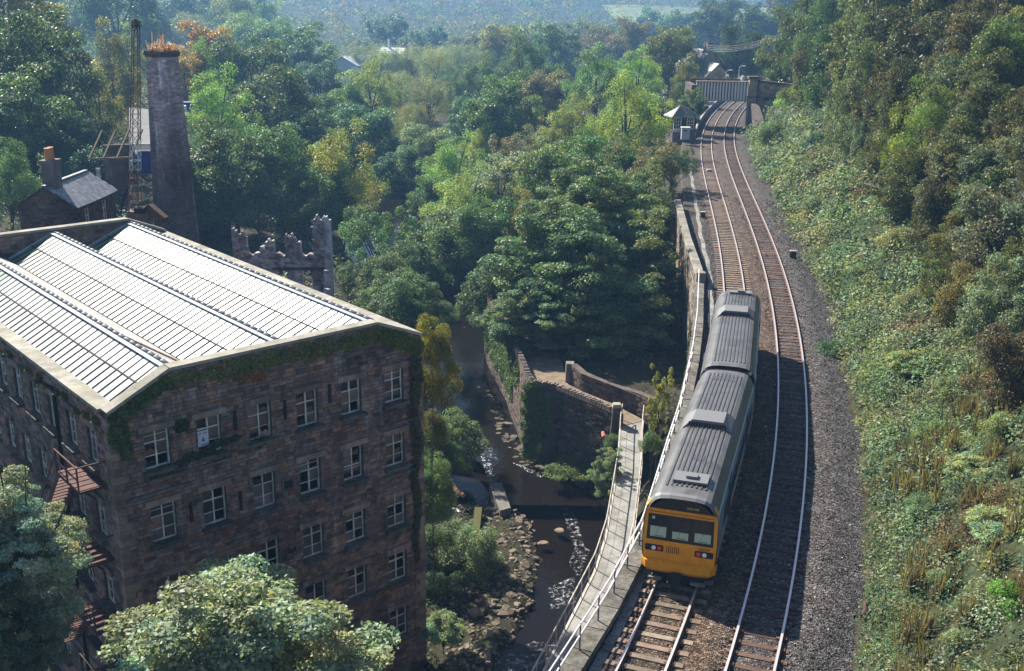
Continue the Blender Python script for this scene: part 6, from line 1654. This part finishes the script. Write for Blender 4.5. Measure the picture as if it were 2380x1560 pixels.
# ------------------------------------------------------------------ ivy and creepers
def ivy(label, blobs, mtx, nrm_, col, n, size, seed, name='ivy'):
    """blobs: (x, y, z, rx, rz) in the frame mtx; leaves stand off the wall along nrm_"""
    r = np.random.default_rng(seed); B = np.array(blobs); w = B[:, 3] * B[:, 4]; w = w / w.sum(); k = r.choice(len(B), n, p=w)
    a = r.uniform(0, 6.283, n); q = np.sqrt(r.random(n)); nrm_ = np.array(nrm_, float); tx = np.array([-nrm_[1], nrm_[0], 0])
    P = B[k, :3] + tx * (np.cos(a) * q * B[k, 3])[:, None] + np.array([0, 0, 1]) * (np.sin(a) * q * B[k, 4])[:, None] + nrm_ * (.03 + .28 * r.random(n) * (1.1 - q))[:, None]
    N = nrm_ + .35 * np.array([0, 0, 1]) + .7 * r.normal(size=(n, 3)); V, F = leaf_quads(P, N, size * r.uniform(.6, 1.3, n), r, .7)
    Mx = np.array(mtx)[:3]; V = V @ Mx[:, :3].T + Mx[:, 3]
    v = r.uniform(.65, 1.4, n); h = r.normal(0, .14, n); c = np.stack([v * (1 + h), v, v * (1 - h)], 1).clip(.1, 3) * np.array(col)
    o0 = V.mean(0); o = link(name, mesh_np(name, V - o0, F, M['leaf'], c), None, tuple(o0)); tag(o, label, 'ivy' if name == 'ivy' else 'plant', 'climbing plants on the walls'); return o
mm = mill.matrix_world
rI = random.Random(4)
ivy('green ivy fringe trailing along the top of the mill front wall', [(-12.8 + .42 * k, 0, ZP - .32 - .3 * abs(math.sin(k * 1.7)), .42, .22 + .30 * rI.random()) for k in range(25)], mm, (0, -1, 0), (.17, .19, .05), 2600, .13, 1)
ivy('ivy clump creeping down the sloping gable end at the mill left corner', [(-15.0 + .35 * k, 0, ZE - .25 + .17 * k, .3, .25 + .2 * rI.random()) for k in range(7)] + [(-14.9, 0, 16.9, .45, .75), (-14.7, 0, 16.2, .3, .5)], mm, (0, -1, 0), (.09, .13, .035), 2400, .15, 2)
ivy('dark ivy and fern strip under the upper windows at the mill left', [(-13.6 + .4 * k, 0, 14.75 + .08 * k + .1 * math.sin(k * 2), .34, .16) for k in range(10)] + [(-12.3, 0, 16.6, .35, .3), (-8.8, 0, 14.9, .55, .22), (-6.2, 0, 14.9, .5, .15)], mm, (0, -1, 0), (.05, .075, .03), 2200, .14, 3)
ivy('ivy fringe at the top right end of the mill front wall', [(-2.3 + .3 * k, 0, ZP - .5 - .16 * k, .4, .4) for k in range(8)], mm, (0, -1, 0), (.14, .18, .035), 2100, .15, 5)
ivy('russet creeper running down the mill front right edge', [(-.45 + .12 * math.sin(k), 0, 16.8 - .55 * k, .42 - .012 * k, .5) for k in range(20)], mm, (0, -1, 0), (.085, .085, .028), 3000, .16, 6)
ivy('orange tuft of creeper growing just below the mill parapet', [(-9.1, 0, 18.05, .55, .26), (-8.6, 0, 17.9, .35, .2)], mm, (0, -1, 0), (.33, .16, .05), 420, .15, 7)
ivy('yellowish moss tufts along the mill side wall under the eaves', [(-WX, 1.2 + 1.15 * k + .3 * math.sin(k * 3), 17.2 - .12 * (k % 3), .34, .16) for k in range(14)], mm, (-1, 0, 0), (.13, .13, .035), 1500, .14, 8)
I4 = np.eye(4)
ivy('ivy, coloured bright for sunlight, covering the corner of the dark river wall', [(1.55 + .2 * math.sin(k * 2.2), 74.2 - .05 * k, -6.4 - .36 * k, .8 - .01 * k, .5) for k in range(15)] + [(2.5, 73.7, -7.0 - .4 * k, .7, .5) for k in range(7)], I4, (-.35, -.93, 0), (.13, .20, .06), 9000, .17, 9)  # leaf colour lightened in place of sunlight on this corner
ivy('long ivy curtain on the river wall beyond the corner', [(float(np.interp(79.5 + .85 * k, [q[1] for q in bl[4:]], [q[0] for q in bl[4:]])) - .06, 79.5 + .85 * k, -6.6 - (k % 3) * .4 - .45 * j, .7, .6) for k in range(24) for j in range(8 if k > 3 else 3)], I4, (-.99, -.12, 0), (.085, .135, .05), 14000, .19, 10)
ivy('ivy patch at the right end of the dark river wall', [(3.9, 72.9, -7.6, .6, .6), (4.2, 72.6, -8.6, .4, .6), (7.0, 68.6, -8.3, .3, .7)], I4, (-.6, -.8, 0), (.05, .085, .03), 1500, .16, 11)
ivy('green plants hanging on the railway wall behind the footbridge', [(float(wallx(y)) + .0, y, -1.2 - 1.1 * (k % 3), .8, .8) for k, y in enumerate(np.linspace(50, 72, 16))], I4, (-.95, .3, 0), (.07, .095, .04), 3500, .17, 12)
# weeds on the chimney ledge
cm_ = ch.matrix_world @ Vector((0, 0, h0 + .45)); wb = MB(); r = random.Random(2)
for k in range(170):
    a, q = r.uniform(0, 6.28), math.sqrt(r.random()) * 1.0; x, y = q * math.cos(a), q * math.sin(a); h = r.uniform(.15, .6) * (.6 + .7 * abs(math.sin(a * 2.5 + 3 * q))) * (2.1 if r.random() < .07 else 1)
    wb.cur = r.choice([(.42, .15, .06), (.40, .22, .10), (.34, .10, .05), (.30, .24, .09), (.42, .20, .10)]); dx, dy = r.uniform(-.12, .12), r.uniform(-.12, .12); w_ = .022; b_ = r.uniform(0, 3.14); cx_, cy_ = w_ * math.cos(b_), w_ * math.sin(b_)
    wb.face([(x - cx_, y - cy_, 0), (x + cx_, y + cy_, 0), (x + dx + cx_, y + dy + cy_, h), (x + dx - cx_, y + dy - cy_, h)])
    for q2 in range(4):
        zz = h * r.uniform(.35, 1); lx, ly = x + dx * zz / h, y + dy * zz / h; s_ = .055; wb.face([(lx - s_, ly, zz), (lx, ly - s_ * .6, zz + .02), (lx + s_, ly, zz + .05), (lx, ly + s_ * .6, zz + .04)])
tag(wb.build('chimney_weeds', M['leaf'], None, tuple(cm_)), 'orange red weeds growing on top of the mill chimney', 'weeds')

# ------------------------------------------------------------------ ground cover
def clumps(name, centres, radii, cols, nper, size, seed, flat=.6, asp=.55, upn=.4, blade=False, dn=.45):
    r = np.random.default_rng(seed); C = np.array(centres); n = len(C) * nper; k = np.repeat(np.arange(len(C)), nper)
    d = r.normal(size=(n, 3)); d[:, 2] = np.abs(d[:, 2]) * .9; d = unit(d); rr_ = np.array(radii)[k] * (.35 + .7 * r.random(n) ** .6)
    P = C[k] + d * rr_[:, None] * np.array([1, 1, flat]); N = dn * d + (upn + .3) * np.array([0, 0, 1]) + .62 * r.normal(size=(n, 3))
    sz_ = np.array(size)[k] * r.uniform(.55, 1.35, n)
    if blade:
        P = C[k] + np.stack([r.normal(0, .45, n) * np.array(radii)[k], r.normal(0, .45, n) * np.array(radii)[k], np.zeros(n)], 1); L_ = sz_ * 4.2; ln = r.normal(0, .16, (n, 2)) * L_[:, None]; wv = r.normal(size=(n, 2)); wv = wv / np.linalg.norm(wv, axis=1, keepdims=True) * (sz_ * .16)[:, None]
        z0 = np.zeros(n); A = P + np.c_[wv, z0]; B = P - np.c_[wv, z0]; T1 = P + np.c_[ln - wv * .3, L_]; T2 = P + np.c_[ln + wv * .3, L_]
        V = np.stack([A, B, T1, T2], 1).reshape(-1, 3); F = np.arange(4 * n).reshape(n, 4)
    else: V, F = leaf_quads(P, N, sz_, r, asp)
    v = r.uniform(.72, 1.28, n); h = r.normal(0, .06, n); c = np.array(cols)[k] * np.stack([v * (1 + h), v, v * (1 - h)], 1).clip(.2, 2.5)
    tag(link(name, mesh_np(name, V, F, M['leaf'], c)), kind='stuff')
r = np.random.default_rng(11)
n = 5000; Yc = np.r_[20 + 52 * r.random(n), 58 + 138 * r.random(6600) ** 1.25]; tc = np.r_[6.7 + 15 * r.random(n) ** 1.15, 6.7 + 30 * r.random(6600) ** 1.4]; n = len(Yc)
foot = 6.5 + .5 * sst(Yc, 120, 160) - .2 * sst(Yc, 60, 90) + .35 * wob(Yc * 0 + Yc * 0, Yc, 17); 
Xc = LX(Yc) + tc * np.sqrt(1 + LDX(Yc) ** 2) - 0 * Yc; Yc2 = Yc
Zc = G(Xc, Yc2); sel = (tc > 7.1); Xc, Yc2, Zc, tc = Xc[sel], Yc2[sel], Zc[sel], tc[sel]
nz = wob(Xc, Yc2, 9) + .6 * r.normal(size=len(Xc)); dep = np.sqrt(Xc ** 2 + Yc2 ** 2 + (Zc - CAMZ) ** 2)
pal = np.array([1.55, 1.85, 1.80]) * np.array([[.085, .108, .066], [.10, .125, .078], [.065, .088, .048], [.115, .118, .062], [.13, .10, .055], [.055, .075, .045], [.125, .138, .092]])
wob2 = wob(Xc + 40, Yc2 - 17, 6)
ki = np.clip(((nz + 1.6) / 3.2 * 7).astype(int), 0, 6); cols = pal[ki] * r.uniform(.75, 1.2, (len(Xc), 1)); dead = wob(Xc - 31, Yc2 + 12, 7) > .95; cols[dead] = np.array([.17, .115, .06])
brk = wob2 > .5; grs = (wob2 < -1.15); brm = ~brk
big_ = r.random(len(Xc)) < .34
cen = np.c_[Xc, Yc2, Zc - .1]; rd = np.where(big_, r.uniform(.8, 1.6, len(Xc)), r.uniform(.35, .75, len(Xc))) * np.clip(dep / 75, .62, 1.5); szs = np.clip(dep * .0029, .12, .40)
cols = cols * (1 + .30 * wob(Xc + 5, Yc2 - 3, 3.3))[:, None].clip(.45, 1.5) * np.where(big_, r.uniform(.85, 1.45, len(Xc)), r.uniform(.6, 1.05, len(Xc)))[:, None]
clumps('bramble_cover', cen[brm & big_], rd[brm & big_], cols[brm & big_], 105, szs[brm & big_], 21, flat=.95)
clumps('low_bramble_cover', cen[brm & ~big_], rd[brm & ~big_], cols[brm & ~big_], 52, szs[brm & ~big_], 31)
clumps('bracken_cover', cen[brk], rd[brk] * 1.15, cols[brk] * np.array([1.3, 1.2, .95]), 56, szs[brk] * 1.5, 22, flat=.8, asp=.24)
tcol = np.where(r.random((len(Xc), 1)) < .5, np.array([[.16, .13, .07]]), np.array([[.13, .12, .05]]))
clumps('dry_grass', cen[grs], rd[grs], tcol[grs], 26, szs[grs] * .62, 23, blade=True)
# weeds spilling onto the ballast edge and near grass, bottom right
n = 1300; Yw = 23 + 85 * r.random(n) ** 1.3; tw_ = 6.75 + 1.2 * np.abs(r.normal(size=n)) ; Xw = LX(Yw) + tw_ * np.sqrt(1 + LDX(Yw) ** 2)
clumps('verge_weeds', np.c_[Xw, Yw, G(Xw, Yw) - .02], r.uniform(.12, .4, n), pal[r.integers(0, 7, n)] * .95, 24, np.full(n, .11), 24)
n = 130; Yw = 24 + 26 * r.random(n); tw_ = 8.0 + 9 * r.random(n); Xw = LX(Yw) + tw_ * np.sqrt(1 + LDX(Yw) ** 2)
clumps('tall_dry_grass', np.c_[Xw, Yw, G(Xw, Yw)], r.uniform(.2, .5, n), np.tile([[.17, .135, .075]], (n, 1)) * r.uniform(.7, 1.2, (n, 1)), 40, np.full(n, .21), 25, blade=True)
# scrub in the gorge, on the shelf and along the wall foot
n = 2600; Ys_ = 24 + 130 * r.random(n); Xs_ = -45 + 75 * r.random(n); rr1 = np.interp(Ys_, RRY, RRX); rl1 = np.interp(Ys_, RLY, RLX)
ml = mill.matrix_world.inverted(); Mi = np.array(ml)
lx_ = Mi[0, 0] * Xs_ + Mi[0, 1] * Ys_ + Mi[0, 3] + Mi[0, 2] * -12; ly_ = Mi[1, 0] * Xs_ + Mi[1, 1] * Ys_ + Mi[1, 3]
inm = (lx_ > -WX - .8) & (lx_ < .4) & (ly_ > -.6) & (ly_ < DP + .6)
onp = (Ys_ > 68) & (Ys_ < 117) & (Xs_ > rr1 - .5) & (Xs_ < np.interp(Ys_, [q[1] for q in inn], [q[0] for q in inn]) + .5)
tk = toff(Xs_, Ys_); bar = (Ys_ > 47) & (Ys_ < 68) & (Xs_ > -2.9) & (Xs_ < rr1)
ok = ((Xs_ < rl1 - .2) | (Xs_ > rr1 + 1.0)) & ~inm & ~onp & (Xs_ < wallx(Ys_) - .2) & (tk < -4) & ~bar
Xs_, Ys_ = Xs_[ok], Ys_[ok]; pal2 = 1.5 * np.array([[.035, .055, .028], [.05, .075, .035], [.06, .07, .03], [.045, .06, .04]])
clumps('gorge_scrub', np.c_[Xs_, Ys_, G(Xs_, Ys_) - .1], r.uniform(.4, 1.3, len(Xs_)), pal2[r.integers(0, 4, len(Xs_))], 30, np.full(len(Xs_), .24), 26)
n = 150; Yb = r.uniform(46, 69, n); Xb = r.uniform(-5.6, -2.7, n); clumps('race_scrub', np.c_[Xb, Yb, G(Xb, Yb) - .05], r.uniform(.25, .7, n), pal2[r.integers(0, 4, n)], 30, np.full(n, .2), 37)
# weeds among the river rocks
n = 90; Yb = r.uniform(47.5, 67, n); Xb = -2.8 + r.random(n) * (np.interp(Yb, BARY, BARX) + 2.6); clumps('rock_weeds', np.c_[Xb, Yb, G(Xb, Yb) + .05], r.uniform(.1, .35, n), np.tile([[.07, .10, .03]], (n, 1)), 14, np.full(n, .14), 27)
# scrub between the individual valley trees
n = 3200; Ym = 105 + 330 * r.random(n) ** 1.25; Xm = (-.56 + .90 * r.random(n)) * Ym; rr1 = np.interp(Ym, RRY, RRX); rl1 = np.interp(Ym, RLY, RLX); tk = toff(Xm, Ym)
ok = ((Xm < rl1 - 1) | (Xm > rr1 + 1)) & (tk < -7) & ~((Xm < -25) & (Xm > -70) & (Ym > 80) & (Ym < 215) & (Xm > -.285 * Ym - 9) & (Xm < -.24 * Ym + 0))
Xm, Ym = Xm[ok], Ym[ok]; pal3 = 1.7 * np.array([[.045, .07, .034], [.06, .085, .04], [.075, .085, .045], [.05, .075, .05], [.09, .11, .05]])
clumps('valley_scrub', np.c_[Xm, Ym, G(Xm, Ym) - .2], r.uniform(1.8, 4.2, len(Xm)), pal3[r.integers(0, 5, len(Xm))] * 1.2, 40, np.clip(Ym * .0030, .4, 1.2), 28, flat=.9)
# the far wood
n = 4300; Yf = 440 + 1900 * r.random(n) ** 1.7; Xf = (-.52 + 1.02 * r.random(n)) * Yf
fld = (Yf > 985) & (Yf < 1175) & (Xf > 95) & (Xf < 330); edge_ = fld & (r.random(n) < .04); ok = (~fld | edge_) & ~((Xf > LX(Yf) - 6) & (Yf < 480))
Xf, Yf = Xf[ok], Yf[ok]; pal4 = 2.5 * np.array([[.045, .075, .035], [.06, .09, .04], [.08, .085, .04], [.095, .075, .04], [.05, .07, .045]])
clumps('far_wood', np.c_[Xf, Yf, G(Xf, Yf) + 1.5], r.uniform(6, 13, len(Xf)), pal4[r.integers(0, 5, len(Xf))] * r.uniform(.8, 1.25, (len(Xf), 1)), 42, np.clip(Yf * .0024, 1.4, 4.5), 29, flat=.95, dn=1.3, upn=-.1)
fl = M['leaf'].copy(); fl.name = 'far_leaf'; fl.node_tree.nodes['Principled BSDF'].inputs['Specular IOR Level'].default_value = .08; bpy.data.objects['far_wood'].data.materials[0] = fl
fl2 = M['leaf'].copy(); fl2.name = 'bank_leaf'; fl2.node_tree.nodes['Principled BSDF'].inputs['Specular IOR Level'].default_value = .2
for q in ('bramble_cover', 'low_bramble_cover', 'bracken_cover', 'dry_grass', 'verge_weeds'): bpy.data.objects[q].data.materials[0] = fl2

# ------------------------------------------------------------------ rocks of the river bar
rb = []
for k in range(5):
    r_ = random.Random(k + 200); mb = MB(); vs = []
    for z, q in ((-.5, .8), (-.1, 1), (.28, .72)):
        for j in range(7): a = 2 * math.pi * j / 7; w_ = q * r_.uniform(.72, 1.12); vs.append((w_ * math.cos(a), w_ * math.sin(a) * .8, z + r_.uniform(-.06, .06)))
    fs = [tuple(14 + j for j in range(7))]
    for L_ in (0, 7):
        for j in range(7): fs.append((L_ + j, L_ + (j + 1) % 7, L_ + 7 + (j + 1) % 7, L_ + 7 + j))
    mb._faces(vs, fs); rb.append(mb)
rbm = [m_.mesh('rock', M['rock']) for m_ in rb]
big = [(1262, 1262, .36, 'pale flat rock in the middle of the river bar'), (1300, 1232, .38, 'brown slab at the water edge of the river bar'), (1228, 1145, .2, 'small dark boulder at the weir end'), (1150, 1395, .3, 'dull boulder at the lower left of the river bar'),
       (1240, 1070, .5, 'dark boulder at the foot of the river wall corner'), (1262, 1085, .45, 'flat dark boulder right of the river wall corner'), (1210, 1040, .45, 'pale ledge rock under the ivy corner'), (1180, 985, .5, 'pale ledge rock upstream of the ivy corner'), (1195, 1015, .45, 'pale ledge rock between the other two ledge rocks'),
       (1385, 1145, .45, 'dark flat rock in the water beside the footbridge shrub'), (1400, 1125, .5, 'mossy ledge block under the river wall right end'), (1350, 1125, .55, 'long dark ledge block at the foot of the river wall')]
for k, (px, py, q, lab) in enumerate(big):
    P = atz(px, py, -12.25 if py < 1130 or px > 1330 else -12.6); o = link('rock', rbm[k % 5], None, tuple(P), (random.uniform(.6, 1.1),) * 3 if k > 1 else (1.5, 1.35, 1.15)); o.scale = (q * 1.3, q * 1.1, q * .55); o.rotation_euler = (random.uniform(-.2, .2), random.uniform(-.2, .2), random.uniform(0, 6))
    tag(o, lab, 'rock', 'rocks in the river')
mb = MB(); r = random.Random(31)
for k in range(2300):
    y = r.uniform(46.8, 68); bx = float(np.interp(y, BARY, BARX)); x = r.uniform(-3.4, bx + .35)
    if r.random() < .25: x = bx + r.gauss(0, .3)
    q = min(.5, .055 + r.expovariate(12)); z = g1(x, y) + q * .1
    if z < -13.25: continue
    a = r.uniform(0, 6.28); ca, sa = math.cos(a), math.sin(a); v = r.uniform(.55, 1.6); mb.cur = (v, v * r.uniform(.9, 1), v * r.uniform(.8, .98)); tx, ty = r.uniform(-.4, .4), r.uniform(-.4, .4); src = rb[r.randrange(5)]; f_ = r.uniform(.5, .8)
    mb._faces([(x + q * (X_ * ca - Y_ * sa), y + q * (X_ * sa + Y_ * ca), z + q * (Z_ * f_ + tx * X_ + ty * Y_)) for X_, Y_, Z_ in src.v], src.f)
for k in range(70):      # ledge along the wall foot
    y = r.uniform(72, 92); x = float(np.interp(y, RRY, RRX)) - r.uniform(-.2, .7); q = r.uniform(.15, .4); a = r.uniform(0, 6.28); ca, sa = math.cos(a), math.sin(a); v = r.uniform(.4, .9); mb.cur = (v, v * .92, v * .85); src = rb[r.randrange(5)]
    mb._faces([(x + q * (X_ * ca - Y_ * sa), y + q * (X_ * sa + Y_ * ca), -12.32 + q * Z_ * .5) for X_, Y_, Z_ in src.v], src.f)
tag(mb.build('river_stones', M['rock']), kind='stuff')
# pale rocks at the foot of the cutting
mb = MB()
for k in range(420):
    y = r.uniform(60, 112); t_ = r.gauss(7.0, .35); x = float(LX(y)) + t_ * math.sqrt(1 + float(LDX(y)) ** 2); q = r.uniform(.05, .22); z = g1(x, y) + .05; v = r.uniform(1.0, 2.2); mb.cur = (v, v * .92, v * .9); src = rb[r.randrange(5)]
    mb._faces([(x + q * X_, y + q * Y_, z + q * Z_ * .7) for X_, Y_, Z_ in src.v], src.f)
tag(mb.build('fallen_stones', M['rock']), kind='stuff')
# black pipe end and clod on the bare ground at lower right
P = atz(2010, 1420, .1); o = thing('broken_pipe', 'short curved dark pipe lying on the bare ground beside the ballast', 'pipe', tuple(P)); MB().tube([(-.22, -.38, .02), (-.02, -.1, .1), (.06, .2, .2)], .085, 8).build('pipe', M['rust'], o)

# ------------------------------------------------------------------ haze
hz = bpy.data.materials.new('haze'); hz.use_nodes = True; nt = hz.node_tree; nt.nodes.clear()
pv = nt.nodes.new('ShaderNodeVolumePrincipled'); pv.inputs['Color'].default_value = (.30, .58, 1.0, 1); pv.inputs['Density'].default_value = .00038; pv.inputs['Anisotropy'].default_value = 0.0
om = nt.nodes.new('ShaderNodeOutputMaterial'); nt.links.new(pv.outputs[0], om.inputs['Volume'])
hb = MB().box((0, 0, 0), (5600, 3600, 100)).build('haze', hz, None, (0, 1500, 33)); tag(hb, kind='stuff')
